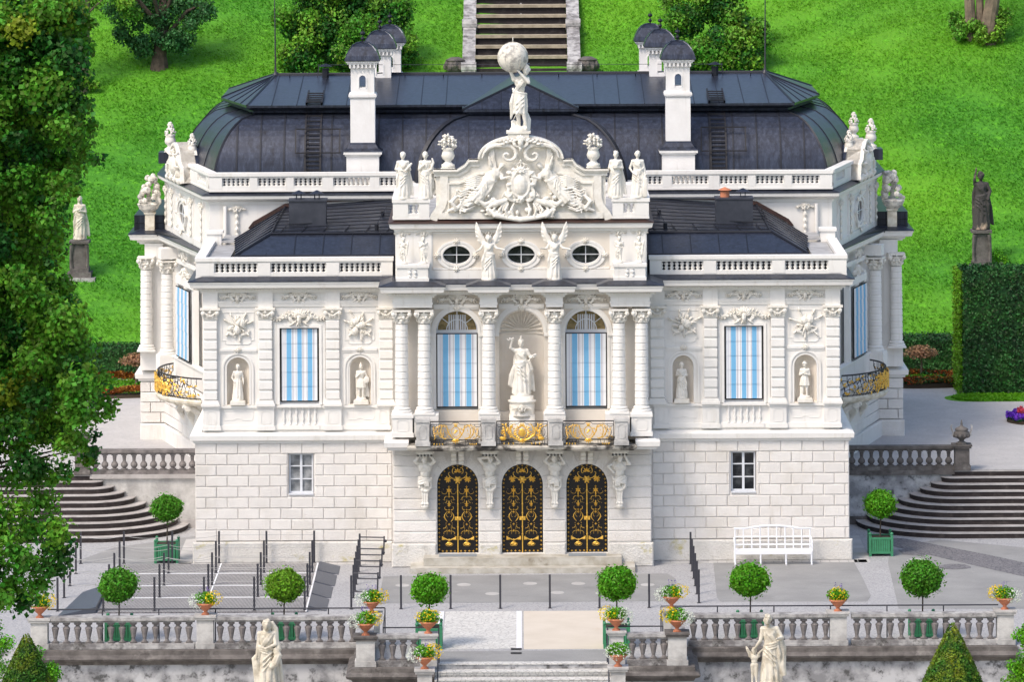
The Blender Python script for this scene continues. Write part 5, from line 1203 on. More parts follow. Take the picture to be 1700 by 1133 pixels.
# ================================================================ lead roofs of the wings
for s in (-1, 1):
    def X(x): return s*x
    m = MB()
    m.add([(X(4.1), 1.1, 10.06), (X(9.55), 1.1, 10.06), (X(8.45), 2.9, 10.60), (X(4.1), 2.9, 10.60),        # 0-3 lower slope
           (X(8.2), 7.95, 11.05), (X(4.1), 7.95, 11.35), (X(9.9), 6.4, 10.12), (X(9.4), 7.95, 10.3),
           (X(4.1), 1.1, 9.4), (X(9.55), 1.1, 9.4), (X(9.9), 6.4, 9.4), (X(9.4), 7.95, 9.4)],
          [(0, 1, 2, 3), (3, 2, 4, 5), (1, 6, 4, 2), (6, 7, 4), (8, 9, 1, 0), (9, 10, 6, 1), (10, 11, 7, 6)])
    wr = part('wing_roof', m.recalc(), 'lead'); m = MB(); m.box(min(X(4.1), X(9.6)), max(X(4.1), X(9.6)), 1.04, 1.09, 9.4, 10.0); m.build('eave_shade_board', 'lead_seam', wr)  # dark board added to stand in for the black shade below the eave
    m = MB(); m.tube([(X(4.1), 2.88, 10.62), (X(8.45), 2.88, 10.62)], .05, 5); m.tube([(X(4.1), 1.08, 10.04), (X(9.6), 1.08, 10.04)], .06, 5); m.tube([(X(9.6), 1.08, 10.06), (X(8.45), 2.9, 10.62), (X(8.2), 7.95, 11.08)], .045, 5)
    for k in range(6): x = 4.75+.95*k; m.tube([(X(x), 1.1, 10.07), (X(min(x, 8.4)), 2.88, 10.61 if x < 8.45 else 10.45)], .022, 4)
    for k in range(6): x = 4.4+.72*k; y1 = 7.9; m.tube([(X(min(x+.2, 8.4)), 2.9, 10.61), (X(x), 4.2, 10.61+(4.2-2.9)*.12)], .018, 4)
    for k in range(9):      # long seams of the upper slope
        y = 3.4+.5*k; y2 = y-.55; z = 10.60+(y-2.9)*(.75/5.05); z2 = 10.60+(max(y2, 2.95)-2.9)*(.75/5.05); m.tube([(X(4.1), y, z+.010), (X(8.42-.005*k), max(y2, 2.95), z2-.012*k)], .020, 4)
    for k in range(8):
        t = (k+.5)/8; a = Vector((X(9.55), 1.1, 10.06)).lerp(Vector((X(9.9), 6.4, 10.12)), t); b = Vector((X(8.45), 2.9, 10.6)).lerp(Vector((X(8.2), 7.95, 11.05)), t); m.tube([a+Vector((0, 0, .015)), b+Vector((0, 0, .015))], .03, 4)
    m.build('seams', 'lead_seam', wr)
    m = MB(); m.tube([(X(4.1), 7.9, 11.40), (X(6.9), 7.9, 11.30), (X(8.2), 7.9, 11.12), (X(9.3), 7.9, 10.5), (X(9.45), 7.9, 10.3)], .09, 4); m.build('flashing', 'copper_flashing', wr)
    m = MB()      # metal-clad chimney box with two cowls
    x0, x1 = sorted((X(7.92), X(6.66))); m.box(x0, x1, 4.5, 5.4, 10.5, 11.56); m.box(x0-.03, x1+.03, 4.47, 5.43, 11.56, 11.61)
    bx = m.build('flue_box', 'slate_box', PAL)
    for i, x in enumerate((x0+.32, x1-.32)):
        c = MB()
        if s > 0 and i == 0: c.lathe([(.16, 0), (.16, .2), (.14, .22)], (0, 0, 0), 10); c.lathe([(.24, .24), (.02, .34)], (0, 0, 0), 10)
        else:
            for a in range(4): c.tube([(.11*cos(a*PI/2+.7), .11*sin(a*PI/2+.7), 0), (.11*cos(a*PI/2+.7), .11*sin(a*PI/2+.7), .2)], .014, 4)
            c.lathe([(.25, .19), (.24, .20), (.02, .30)], (0, 0, 0), 10)
        o = c.build('cowl', 'terracotta' if (s > 0 and i == 0) else 'lead', bx); o.location = (x, 4.95, 11.61)
    m = MB(); m.lathe([(.07, 0), (.07, .25), (.04, .27)], (X(4.9), 3.6, 10.6), 8); m.lathe([(.06, 0), (.06, .22)], (X(4.75), 5.6, 10.9), 8); m.tube([(X(4.9), 3.6, 10.85), (X(4.6), 5.2, 11.3)], .012, 4); m.build('vent_pipe', 'lead_seam', wr)
    # downpipe at the attic wall
    m = MB(); m.tube([(X(10.3), 7.9, 11.1), (X(10.3), 7.9, 9.8)], .07, 8); m.build('downpipe', 'plaster', PAL)

# ================================================================ side bays
for s in (-1, 1):
    A, B = ((-12.95, 15.9), (-10.62, 8.1)) if s < 0 else ((10.62, 8.1), (12.95, 15.9))
    ang = math.atan2(B[1]-A[1], B[0]-A[0]); L = math.hypot(B[0]-A[0], B[1]-A[1]); F_ = frame(A[0], A[1], ang)
    def lx(x): return x if s > 0 else L-x     # distance from the wing
    def mk(): m = MB(); m.M = F_; return m
    o = awning((0, 0, 0), 2.05, 2.45, 0); p = F_ @ Vector((lx(4.2), -.30, 5.3)); o.location = p; o.rotation_euler = (0, 0, ang)
    m = mk(); 
    for x0, x1 in ((lx(2.85), lx(3.10)), (lx(5.3), lx(5.55))): m.box(min(x0, x1), max(x0, x1), -.2, 0, 5.1, 8.2)
    m.box(min(lx(2.85), lx(5.55)), max(lx(2.85), lx(5.55)), -.24, 0, 7.85, 8.1); m.box(0, L, -.06, 0, 8.5, 8.66); m.box(0, L, -.2, 0, 4.4, 5.15); m.box(0, L, -.25, 0, 5.1, 5.17)
    part('wall_moulding', m, 'plaster')
    m = mk(); rococo(m, lx(4.2), 8.3, -.2, 1.3, .5, .09); rococo(m, lx(4.9), 8.84, -.1, 1.2, .42, .06); rococo(m, lx(2.35), 8.84, -.1, 1.2, .42, .06)
    trophy(m, lx(7.3), 7.0, -.15, .5, 1.6, 3, .1); trophy(m, lx(7.3), 5.9, -.15, .5, 1.0, 4, .1); part('relief', m, 'cream')
    for x, dy in ((6.45, -.35),):
        q = F_ @ Vector((lx(x), dy, 5.17)); inst2(c0, q, ang)
    for x in (6.45,): m = mk(); m.box(lx(x)-.35, lx(x)+.35, -.7, 0, 4.4, 5.12); part('pedestal', m, 'plaster'); m = mk(); m.box(lx(x)-.25, lx(x)+.25, -.62, 0, 8.63, 9.02); part('entablature_block', m, 'plaster')
    q = (s*13.5, 15.75); mb = MB(); mb.cb(q[0], q[1]+.2, .8, .6, 4.4, 5.12); mb.cb(q[0]-s*.1, q[1]+.3, .66, .6, 5.1, 9.02); part('corner_pier', mb, 'plaster')
    inst2(c0, (s*13.66, 15.55, 5.17))
    # ground floor blocks of bay and pier
    m = mk(); rust(m, 0, L, 2.45, .3725, 4, .75, -.06, .05, long_=False, seed=9); m.block(0, L, 1.8, 2.43, -.1, .12, .04); part('rusticated_blocks', m, 'block_plaster')
    m = MB(); x0, x1 = sorted((s*12.98, s*13.93)); rust(m, x0, x1, 2.45, .3725, 4, .75, 15.93, .05, seed=2); m.block(x0, x1+.04, 1.8, 2.43, 15.9, .12, .04); part('rusticated_blocks', m, 'block_plaster')
    m = mk(); rust(m, 0, L, 0, .36, 5, .75, -.06, .03, seed=4)
    # balcony on scrolled brackets
    pts = []
    for k in range(17):
        t = k/16; x = lx(.9+4.6*t); pts.append((x, -.35-1.0*sin(PI*t)**.7))
    if s < 0: pts = pts[::-1]
    m = mk(); m.prism([(pts[0][0], 0)]+pts+[(pts[-1][0], 0)], 4.02, 4.2); m.mould([(-.05, 3.98), (.02, 3.98), (.08, 4.06), (.1, 4.14), (.04, 4.2), (-.05, 4.2)], pts); part('balcony_slab', m.recalc(), 'weathered_cream')
    for x in (1.5, 3.2, 4.9):
        m = mk(); m.tube([(lx(x), -.05, 3.0), (lx(x), -.25, 3.35), (lx(x), -.22, 3.6), (lx(x), -.55, 3.85), (lx(x), -.9, 3.95)], [.08, .13, .12, .14, .1], 8); m.tube([(lx(x)-.15, -.25, 3.4), (lx(x)+.15, -.25, 3.4)], .14, 10); m.tube([(lx(x)-.15, -.75, 3.86), (lx(x)+.15, -.75, 3.86)], .11, 10)
        part('bracket', m, 'cream')
    ir, go = mk(), mk(); rr = random.Random(3)
    for z, w_ in ((4.24, .015), (4.95, .03)):
        ir.tube([(x, y-(.0 if z < 4.5 else .0), z) for x, y in pts], w_, 5)
    for i in range(len(pts)-1):
        for h in range(2):
            t = (i+.5*h)/(len(pts)-1)*(len(pts)-1); a = pts[i]; b = pts[i+1]; x, y = a[0]+(b[0]-a[0])*h*.5, a[1]+(b[1]-a[1])*h*.5
            ir.tube([(x, y, 4.2), (x, y-.10, 4.38), (x, y-.08, 4.55), (x, y, 4.75), (x, y, 4.95)], .012, 4)
            T0 = ir.M; d = Vector((b[0]-a[0], b[1]-a[1])); an = math.atan2(d.y, d.x); tgt = T0 @ Matrix.Translation((x, y-.07, 0)) @ Matrix.Rotation(an, 4, 'Z')
            ir.M = tgt; scroll(ir, 0, 4.40, 0, .26, rr.uniform(0, 6), 1, .010); scroll(ir, 0, 4.72, 0, .26, rr.uniform(0, 6), -1, .010); ir.M = T0
            go.M = tgt; mid = abs(i-8) < 4
            for q_ in range(11 if mid else 4): leafb(go, rr.uniform(-.12, .12), rr.uniform(4.3, 4.85), -.02, rr.uniform(.1, .2), .07, rr.uniform(0, 6), .04)
            if mid: scroll(go, 0, 4.55, -.02, .3, rr.uniform(0, 6), 1, .022)
            go.M = T0
    o = part('balcony_railing', ir, 'iron'); go.build('gilding', 'gold', o)
    # attic: oval window, strips of ornament, pilasters
    A, B = ((-13.0, 16.4), (-10.85, 8.0)) if s < 0 else ((10.85, 8.0), (13.0, 16.4)); ang2 = math.atan2(B[1]-A[1], B[0]-A[0]); L2 = math.hypot(B[0]-A[0], B[1]-A[1]); F2 = frame(A[0], A[1], ang2)
    def mk2(): m = MB(); m.M = F2; return m
    def l2(x): return x if s > 0 else L2-x
    m = mk2(); cx, cz = l2(5.1), 10.35
    for a, w_, pr in ((.62, .10, .10), (.50, .10, .06)): m.ribbon([(cx+a*1.3*cos(t), cz+a*.95*sin(t)) for t in np.linspace(PI, -PI, 25)[:-1]], w_, -pr, .0, True)
    for x in (1.2, 3.2, 7.0, 8.2): m.box(l2(x)-.3, l2(x)+.3, -.07, 0, 9.5, 11.2)
    m.ribbon([(l2(3.7), 9.75), (l2(3.7), 11.0), (l2(6.5), 11.0), (l2(6.5), 9.75)][::(1 if s > 0 else -1)], .04, -.03, 0); m.box(0, L2, -.05, 0, 9.46, 9.7)
    part('wall_moulding', m.recalc(), 'plaster')
    m = mk2(); m.ext([(cx+.55*cos(t), cz+.4*sin(t)) for t in np.linspace(PI, -PI, 21)[:-1]], -.012, .0); w_ = part('window', m.recalc(), 'glass'); m = mk2(); m.box(cx-.02, cx+.02, -.03, -.013, cz-.4, cz+.4); m.box(cx-.55, cx+.55, -.032, -.013, cz-.015, cz+.015); m.build('frame', 'window_paint', w_)
    for x in (1.2, 3.2, 7.0, 8.2):
        m = mk2()
        for k in range(5): leafb(m, l2(x), 9.7+.26*k, -.09, .28, .3, PI/2, .06); m.ell((l2(x), -.09, 9.85+.26*k), (.1, .05, .07), 6, 4)
        rococo(m, l2(x), 11.0, -.1, .6, .3, .07); part('relief', m, 'cream')
    m = mk2()
    for a in range(8): leafb(m, cx+.8*cos(a*PI/4), cz+.6*sin(a*PI/4), -.1, .2, .14, a*PI/4, .07)
    part('relief', m, 'cream')
    # front strips beside the oval
    m = MB()
    for x in (9.9,):
        for k in range(5): leafb(m, s*x, 9.95+.22*k, 7.93, .24, .16, PI/2, .05)
        rococo(m, s*x, 11.0, 7.93, .6, .3, .07)
    part('relief', m, 'cream')
    # gable with carved shield above the bay, lead roof behind
    m = mk2(); gx = l2(5.0); pts2 = [(-1.5, 11.6), (-1.35, 12.15), (-.95, 12.3), (-.75, 12.62), (-.4, 12.85), (0, 12.95), (.4, 12.85), (.75, 12.62), (.95, 12.3), (1.35, 12.15), (1.5, 11.6)]
    m.ext([(gx+x, z) for x, z in pts2][::-1], -.25, .25); m.ribbon([(gx+x, z) for x, z in pts2], .10, -.38, .35); part('gable', m.recalc(), 'cream')
    m = mk2(); cartouche(m, gx, 12.15, -.35, 1.7, 1.15, .16)
    for k in range(8): m.ell((gx-1.3+.37*k, -.33, 11.62+.05*(k % 2)), (.16, .12, .12), 8, 6)
    part('coat_of_arms_relief', m, 'cream')
    m = mk2(); m.loft([[(gx+x, y, z) for x, z in ((-1.3, 11.7), (1.3, 11.7), (1.2, 12.25), (.5, 12.75), (-.5, 12.75), (-1.2, 12.25))] for y in (.25, 2.2)]); part('gable_roof', m.recalc(), 'lead')
    # side porch: cornice roof with lead parapet and pier
    mb = MB(); x0, x1 = sorted((s*12.9, s*14.15)); mb.box(x0, x1, 16.3, 22.5, 9.32, 10.0); part('parapet', mb, 'lead')
    mb = MB()
    for k in range(3): mb.tube([(s*(13.05+.5*k), 16.28, 9.35), (s*(13.05+.5*k), 16.28, 10.0)], .02, 4)
    mb.tube([(x0, 16.28, 9.72), (x1, 16.28, 9.72)], .02, 4); part('seams', mb, 'lead_seam')
    mb = MB(); mb.cb(s*13.55, 16.0, .34, .34, 9.45, 10.08); mb.cb(s*13.55, 16.0, .42, .42, 10.08, 10.14); part('parapet_pier', mb, 'weathered_cream')
# ================================================================ statues and urns on the palace
nat = lambda **k: k
ARM = dict(
 folded=(((.15, .02, .63), (.02, -.10, .66)), ((-.15, .02, .63), (-.03, -.10, .70))),
 book=(((.16, .01, .62), (.10, -.11, .72)), ((-.16, .01, .63), (-.02, -.11, .62))),
 hip=(((.17, .02, .64), (.13, -.04, .50)), ((-.14, -.02, .62), (-.04, -.10, .72))),
 down=(((.15, .02, .62), (.16, -.05, .48)), ((-.17, .03, .63), (-.11, -.05, .54))),
 up=(((.17, .0, .64), (.17, -.10, .66)), ((-.20, -.03, .84), (-.17, -.07, .97))))
def harp(mb): mb.tube([(.05, -.12, .60), (.14, -.12, .70), (.20, -.11, .78)], [.03, .035, .025], 6)
def lyre(mb): mb.tube([(.12, -.06, .62), (.18, -.06, .78), (.15, -.06, .88)], [.03, .03, .02], 6); mb.tube([(.10, .03, .80), (.16, .06, .5), (.15, .05, .2)], [.04, .05, .05], 7)
def scrollbook(mb): mb.box(-.08, .04, -.15, -.11, .64, .72)
def staff(mb): mb.tube([(.17, -.06, 0.02), (.17, -.06, .5)], .022, 6); mb.box(.13, .21, -.10, -.02, .0, .42)
Y0 = PY+.13
for x, lab, sp, ex in (
    (-3.89, 'white robed statue hugging a slanting harp, outermost left on the roof parapet', dict(arms=ARM['book'], seed=1, cloak=1, bust=1), harp),
    (-3.15, 'white robed statue with a hanging cloak beside the left flower urn on the roof parapet', dict(arms=ARM['hip'], seed=2, cloak=1, hip=.02), lyre),
    (3.14, 'white robed statue reading a book beside the right flower urn on the roof parapet', dict(arms=ARM['folded'], seed=3, cloak=1, hip=-.01), scrollbook),
    (3.86, 'white robed statue leaning its hand on a post, outermost right on the roof parapet', dict(arms=ARM['down'], seed=4, cloak=0, bust=1, hip=.02), staff)):
    statue('rooftop_statue', lab, 'statue', (x, Y0, 12.14), 1.50, sp, 'cream', group='statues on the roof parapet', extra=ex, vox=.0115)
putto = lambda sd, arms: dict(arms=arms, robe=None, sash=1, fat=1.3, hr=1.45, head=(0, -.02, .91), seed=sd)
for x, lab, sd, a in ((-3.87, 'small white child statue holding a bundle, left one on the left attic pedestal', 1, ARM['folded']), (-3.22, 'small white child statue with bent arm, right one on the left attic pedestal', 2, ARM['hip']),
                      (3.23, 'small white child statue, left one on the right attic pedestal', 3, ARM['book']), (3.88, 'small white child statue, right one on the right attic pedestal', 4, ARM['down'])):
    statue('child_statue', lab, 'statue', (x, -1.42, 10.05), .84, putto(sd, a), 'cream', group='child statues before the attic', vox=.016, extra=(lambda mb: mb.tube([(.12, -.08, .3), (.17, -.1, .75), (.2, -.08, .9)], [.03, .05, .02], 6)) if sd in (1, 4) else None)
for x, f, lab in ((-1.07, 1, 'white winged statue with raised wings between the left and middle oval windows'), (1.1, -1, 'white winged statue with raised wings between the middle and right oval windows')):
    def ex(mb, f=f):
        wings(mb, 1, (.07, .06, .80), .50, 66, 6); wings(mb, -1, (-.07, .06, .80), .50, 66, 6)
    statue('winged_statue', lab, 'statue', (x, -1.42, 9.50), 1.46, dict(arms=(((.17, -.03, .70), (.30, -.08, .68)), ((-.17, .0, .68), (-.28*1, -.08, .62 if f > 0 else .70))), seed=6+f, bust=1, cloak=0, hip=.02*f, head=(0, -.05, .92)), 'cream', group='winged statues before the attic', extra=ex, scx=1.05)
NICHE = [(-9.43, 'white niche statue of a bareheaded worker in an apron, leftmost niche of the facade', dict(arms=ARM['down'], robe='long', seed=8, sash=0), None),
         (-5.34, 'white helmeted soldier statue with round shield in the niche right of the left curtained window', dict(arms=ARM['hip'], robe='short', seed=9, helmet=1, cloak=1, muscular=1, sash=0), lambda mb: mb.ell((.16, -.06, .56), (.085, .03, .115), 14, 8)),
         (5.31, 'white robed scholar statue with folded arms in the niche left of the right curtained window', dict(arms=ARM['folded'], robe='long', seed=10, sash=1), None),
         (9.40, 'white statue of a man in hat and short tunic in the rightmost facade niche', dict(arms=ARM['folded'], robe='short', seed=12, sash=0), lambda mb: (mb.lathe([(.075, 0), (.085, .01), (.05, .03), (.045, .07)], (0, -.01, .955), 14), mb.tube([(-.1, .05, .0), (-.1, .03, .3)], [.05, .04], 7)))]
for x, lab, sp, ex in NICHE:
    t = statue('niche_statue', lab, 'statue', (x, .06, 5.242), 1.16, sp, 'cream', group='statues in the facade niches', extra=ex, plinth=(.5, .13))
def branch(mb):
    rr = random.Random(2)
    for c in ((-.20, -.08, 1.0), (.20, -.10, .70)):
        for k in range(14): mb.ell((c[0]+rr.uniform(-.06, .06), c[1]+rr.uniform(-.03, .03), c[2]+rr.uniform(-.035, .035)), rr.uniform(.012, .022), 6, 4)
    mb.tube([(.12, .0, .62), (.16, .02, .45), (.10, .05, .3), (.14, .05, .15)], [.03, .06, .05, .03], 8); mb.tube([(-.13, -.02, .52), (-.17, .0, .35), (-.20, .02, .18), (-.1, .0, .1)], [.03, .06, .06, .03], 8)
t = statue('goddess_statue', 'large white helmeted goddess statue raising a leafy branch in the central shell niche', 'statue', (0, -1.22, 5.06), 1.84, dict(arms=ARM['up'], robe='long', seed=14, helmet=1, bust=1, cloak=1, hip=-.02, tors=(-.01, 0), head=(-.01, -.02, .925)), 'cream', extra=branch, vox=.010)
for ch in [c for c in bpy.data.objects if c.parent == t]: ch.location.z += .60
m = MB(); m.cb(0, .05, .84, .62, -.88, -.02); m.lathe([(.44, -.06), (.40, .0), (.42, .30), (.40, .36), (.46, .40), (.47, .46), (.38, .47), (.38, .60), (.1, .60)], (0, 0, 0), 20, 1, .8); rococo(m, 0, .22, -.36, .6, .3, .05); m.build('plinth', 'cream', t, True)
# atlas with the globe
def atl(mb): mb.tube([(.10, .05, .02), (.12, .06, .15), (.10, .05, .26)], [.07, .06, .03], 8); mb.tube([(-.08, .06, .02), (-.10, .04, .14)], [.06, .04], 8)
t = statue('atlas_statue', 'white half-naked giant statue carrying a weathered stone globe on top of the palace', 'statue', (-.02, PY+.12, 14.37), 2.12, dict(arms=(((.14, -.10, .74), (-.02, -.12, .92)), ((-.13, -.04, .88), (-.17, -.06, 1.0))), legs=(((.06, -.05, .27), (.10, -.03, .03)), ((-.03, -.03, .27), (-.01, .03, .03))), robe='wrap', seed=15, hip=.0, muscular=1, tors=(.015, 0), head=(.10, -.03, .93), cloak=0), 'cream', extra=atl, vox=.010)
m = MB(); m.ell((-.22, .0, 2.43), .50, 28, 20)
for a in range(3): m.tube([(-.22+.505*cos(t_)*cos(a*1.05), .505*cos(t_)*sin(a*1.05), 2.43+.505*sin(t_)) for t_ in np.linspace(0, 2*PI, 25)], .012, 4)
m.tube([(-.22, 0, 2.9), (-.22, 0, 3.1)], .018, 5); m.build('globe', 'globe_stone', t, True)

def vase(name, label, cat, loc, h, prof, material, top, group=None, n=16):
    t = T(name, label, cat, loc, 0, group); m = MB(); m.lathe([(r*h, z*h) for r, z in prof], (0, 0, 0), n)
    m.cb(0, 0, prof[0][0]*2.1*h, prof[0][0]*2.1*h, -.02, .001); m.build('vase', material, t, True)
    m = MB(); top(m, h); m.build(top.__name__, material, t, True); return t
def carved_bouquet(m, h):
    rr = random.Random(4)
    for k in range(60):
        a, e = rr.uniform(0, 2*PI), rr.uniform(-.3, 1.5); q = rr.uniform(.6, 1)
        m.ell((.24*h*q*cos(a)*cos(e), .24*h*q*sin(a)*cos(e), h*(.70+.26*q*sin(e))), rr.uniform(.03, .055)*h, 6, 4)
        if k % 2: leafb(m, .2*h*cos(a)*cos(e), h*(.70+.24*sin(e)), -.15*h*abs(sin(a)), .12*h, .07*h, a, .04*h)
def carved_fruit(m, h):
    rr = random.Random(6)
    for k in range(46):
        e = rr.uniform(0, 1); a = rr.uniform(0, 2*PI); r = .19*h*(1-e*.85); m.ell((r*cos(a), r*sin(a), h*(.62+.38*e)), .045*h, 6, 4)
VP = [(.20, 0), (.20, .10), (.15, .12), (.10, .17), (.09, .2), (.17, .27), (.20, .36), (.17, .46), (.15, .52), (.20, .58), (.16, .60)]
for s, lab in ((-1, 'white stone vase of carved flowers on the left shoulder of the central gable'), (1, 'white stone vase of carved flowers on the right shoulder of the central gable')):
    vase('flower_vase', lab, 'vase', (s*2.40, PY+.25, 13.15), 1.10, VP, 'cream', carved_bouquet, 'carved vases on the gable')
for s, side in ((-1, 'left'), (1, 'right')):
    vase('fruit_vase', 'white carved urn piled with fruit standing at the front of the %s corner gable' % side, 'vase', (s*11.55, 11.9, 12.75) if False else (s*11.75, 12.4, 12.42), .85, VP, 'cream', carved_fruit, 'urns on the corner gables')
    mb = MB(); q = (s*11.75, 12.4); mb.cb(*q, .5, .5, 12.2, 12.44); part('pedestal', mb, 'plaster')
    vase('fruit_vase', 'taller white carved urn piled with fruit standing behind on the %s corner gable' % side, 'vase', (s*12.75, 15.4, 12.40), 1.05, VP, 'cream', carved_fruit, 'urns on the corner gables')
    mb = MB(); mb.cb(s*12.7, 15.4, .9, .9, 12.0, 12.40); part('gable_roof', mb, 'lead')
    if s > 0: vase('fruit_vase', 'half-hidden white urn peeping over the right edge of the mansard roof', 'vase', (12.35, 18.6, 12.5), .95, VP, 'cream', carved_fruit, 'urns on the corner gables'); mb = MB(); mb.cb(12.4, 18.6, .6, .6, 11.5, 12.5); part('pedestal', mb, 'plaster')
    t = T('fruit_sculpture', 'weathered stone fruit basket sculpture on the pier of the %s side porch' % side, 'sculpture', (s*13.6, 16.0, 10.14), 0, 'fruit baskets on the side porches')
    m = MB(); rr = random.Random(9+s); m.lathe([(.2, 0), (.34, .12), (.42, .3), (.3, .36)], (0, 0, 0), 14)
    for k in range(60):
        e = rr.uniform(0, 1); a = rr.uniform(0, 2*PI); r = .38*(1-e*.6); m.ell((r*cos(a)-s*.12*e, r*sin(a), .35+.95*e), rr.uniform(.07, .13), 7, 5)
    m.build('basket', 'globe_stone', t)

# ================================================================ free-standing pieces in front
GREY = 'weathered_cream'
def garden_statue(name, label, px, ytop, h, spec, ex, Yd, m_='statue_stone', rz=0):
    p = at(px, ytop, Yd); z = p.z-h
    t = statue(name, label, 'statue', (p.x, Yd, z), h, spec, m_, rz, extra=ex, vox=.007)
    mb = MB(); mb.cb(0, 0, .62, .62, -.10, 0); mb.cb(0, 0, .9, .9, -.32, -.10); mb.cb(0, 0, .75, .75, -z-.0 if False else -(z+4.3), -.32); mb.cb(0, 0, 1.0, 1.0, -(z+4.3), -(z+3.9)); mb.build('pedestal', 'pale_stone', t)
    return t
def veil_ex(mb): mb.tube([(.06, .03, .95), (.12, .04, .84), (.14, .0, .68), (.17, -.03, .56), (.12, -.06, .46)], [.04, .05, .04, .05, .03], 8); mb.tube([(.12, -.05, .58), (.17, -.08, .48), (.12, -.1, .36), (.05, -.1, .3)], [.04, .06, .06, .03], 8); mb.tube([(-.12, -.02, .50), (-.18, .0, .42), (-.15, .0, .25), (-.12, 0, .05)], [.03, .05, .06, .07], 8)
garden_statue('garden_statue', 'cream stone woman with veiled head and blowing drapery before the left retaining wall', 443, 1031, 1.95, dict(arms=(((.13, -.06, .64), (.02, -.12, .60)), ((-.13, -.02, .62), (-.15, -.08, .47))), robe='long', seed=21, bust=1, hair='veil', head=(0, -.05, .92), hip=-.02, cloak=1), veil_ex, -22)
def cupid(mb):
    m2 = MB(); human(m2, **dict(arms=(((.13, -.04, .86), (.26, -.02, .98)), ((-.16, -.03, .82), (-.22, -.06, .97))), robe=None, sash=0, fat=1.3, hr=1.5, head=(0, -.02, .93), seed=30)); wings(m2, -1, (-.05, .05, .8), .34, 50, 5)
    mb.add([(x*.47-.24, y*.47-.02, z*.5) for x, y, z in m2.v], m2.f); mb.tube([(.10, .04, .75), (.17, .04, .5), (.16, .0, .25), (.20, -.02, .1)], [.05, .07, .07, .04], 8)
garden_statue('garden_statue', 'cream stone woman with a winged child at her side before the right retaining wall', 1279, 1023, 1.95, dict(arms=(((.17, -.02, .66), (.10, -.12, .66)), ((-.15, -.04, .62), (-.22, -.06, .53))), robe='long', seed=22, bust=1, head=(-.05, -.05, .92), tors=(-.01, 0), hip=.02, cloak=0), cupid, -22)

def pot_profile(): return [(.10, 0), (.11, .03), (.06, .07), (.055, .10), (.13, .17), (.21, .25), (.235, .30), (.27, .31), (.27, .35), (.22, .355)]
FL = {'w': 'white_flower', 'y': 'yellow_flower', 'b': 'blue_flower', 'g': 'bush_leaf'}
def flower_bowl(loc, label, mix, sc=1.0):
    t = T('flower_bowl', label, 'planter', loc, 0, 'terracotta flower bowls on the balustrade piers')
    m = MB(); m.lathe(pot_profile(), (0, 0, 0), 20); m.cb(0, 0, .24, .24, -.03, .003); m.build('bowl', 'terracotta', t, True)
    m = MB(); m.lathe([(.22, .33), (.18, .345), (.01, .35)], (0, 0, 0), 14); m.build('soil', 'soil', t)
    P, D = ballpts((0, 0, .47), ((.36), .28, .25), 1000, .3, 1.0); k = P[:, 2] > .33; leaf_mesh('foliage', P[k], D[k], .07, 'path_leaf', t, .8)
    for i, c in enumerate(mix):
        if c == 'b':
            n = 60; q = rng.integers(0, 7, n); bx = rng.uniform(-.14, .14, 7); P = np.stack([bx[q]+rng.normal(0, .012, n), rng.normal(0, .04, n), rng.uniform(.62, .86, n)], 1); leaf_mesh('flowers', P, P*0+[0, -1, 0], .035, FL[c], t, 1.2)
            continue
        dx = {'y': mix.find('y')-.5 if 'w' in mix else 0, 'w': .5-mix.find('y') if 'y' in mix else 0}[c]
        P, D = ballpts((dx*.50, -.06, .48+(.03 if c == 'y' else -.06)), (.27 if len(mix) > 1 else .38, .26, .23), 210 if c == 'y' else 280, .85, 1.12); k = (P[:, 2] > .20); leaf_mesh('flowers', P[k], D[k], .055, FL[c], t, .7)
    t.scale = (sc, sc, sc); return t
def hz(Z): return Z
bowls = [(341, 1021, -15.3, 'wyb', 'flower bowl, white left and yellow right, on the middle pier left of the stairs'), (617, 1018, -15.3, 'wyb', 'partly hidden terracotta bowl of white and yellow flowers behind another, left of the stairs'),
         (607, 1055, -18.3, 'wyb', 'terracotta bowl of trailing white flowers on the mossy corner pier left of the stairs'), (711, 1052, -18.3, 'y', 'terracotta bowl of mostly yellow flowers on the upper pier left of the stairs'),
         (705, 1111, -20.5, 'wyb', 'flower bowl, yellow right and white left, on the lowest pier left of the stairs'), (1023, 1047, -18.3, 'yw', 'flower bowl of yellow and some white on the upper pier right of the stairs'),
         (1026, 1107, -20.5, 'w', 'terracotta bowl of only white flowers on the lowest pier right of the stairs'), (1115, 1010, -15.3, 'wyb', 'partly hidden terracotta bowl with blue spikes behind another, right of the stairs'),
         (1124, 1049, -18.3, 'yw', 'flower bowl, yellow left and white right, on the mossy corner pier right of the stairs'), (1391, 1015, -15.3, 'yb', 'bowl of yellow flowers and blue spikes on the middle pier right of the stairs'),
         (1668, 1012, -15.3, 'ywb', 'terracotta bowl of yellow and white flowers on the far right end pier'), (66, 1026, -15.3, 'wy', 'terracotta bowl on the far left end pier, mostly hidden by the big tree')]
BP_ = []
for px, py, Y, mx, lab in bowls: p = at(px, py, Y); BP_.append(p)
def pierz(i): return BP_[i].z
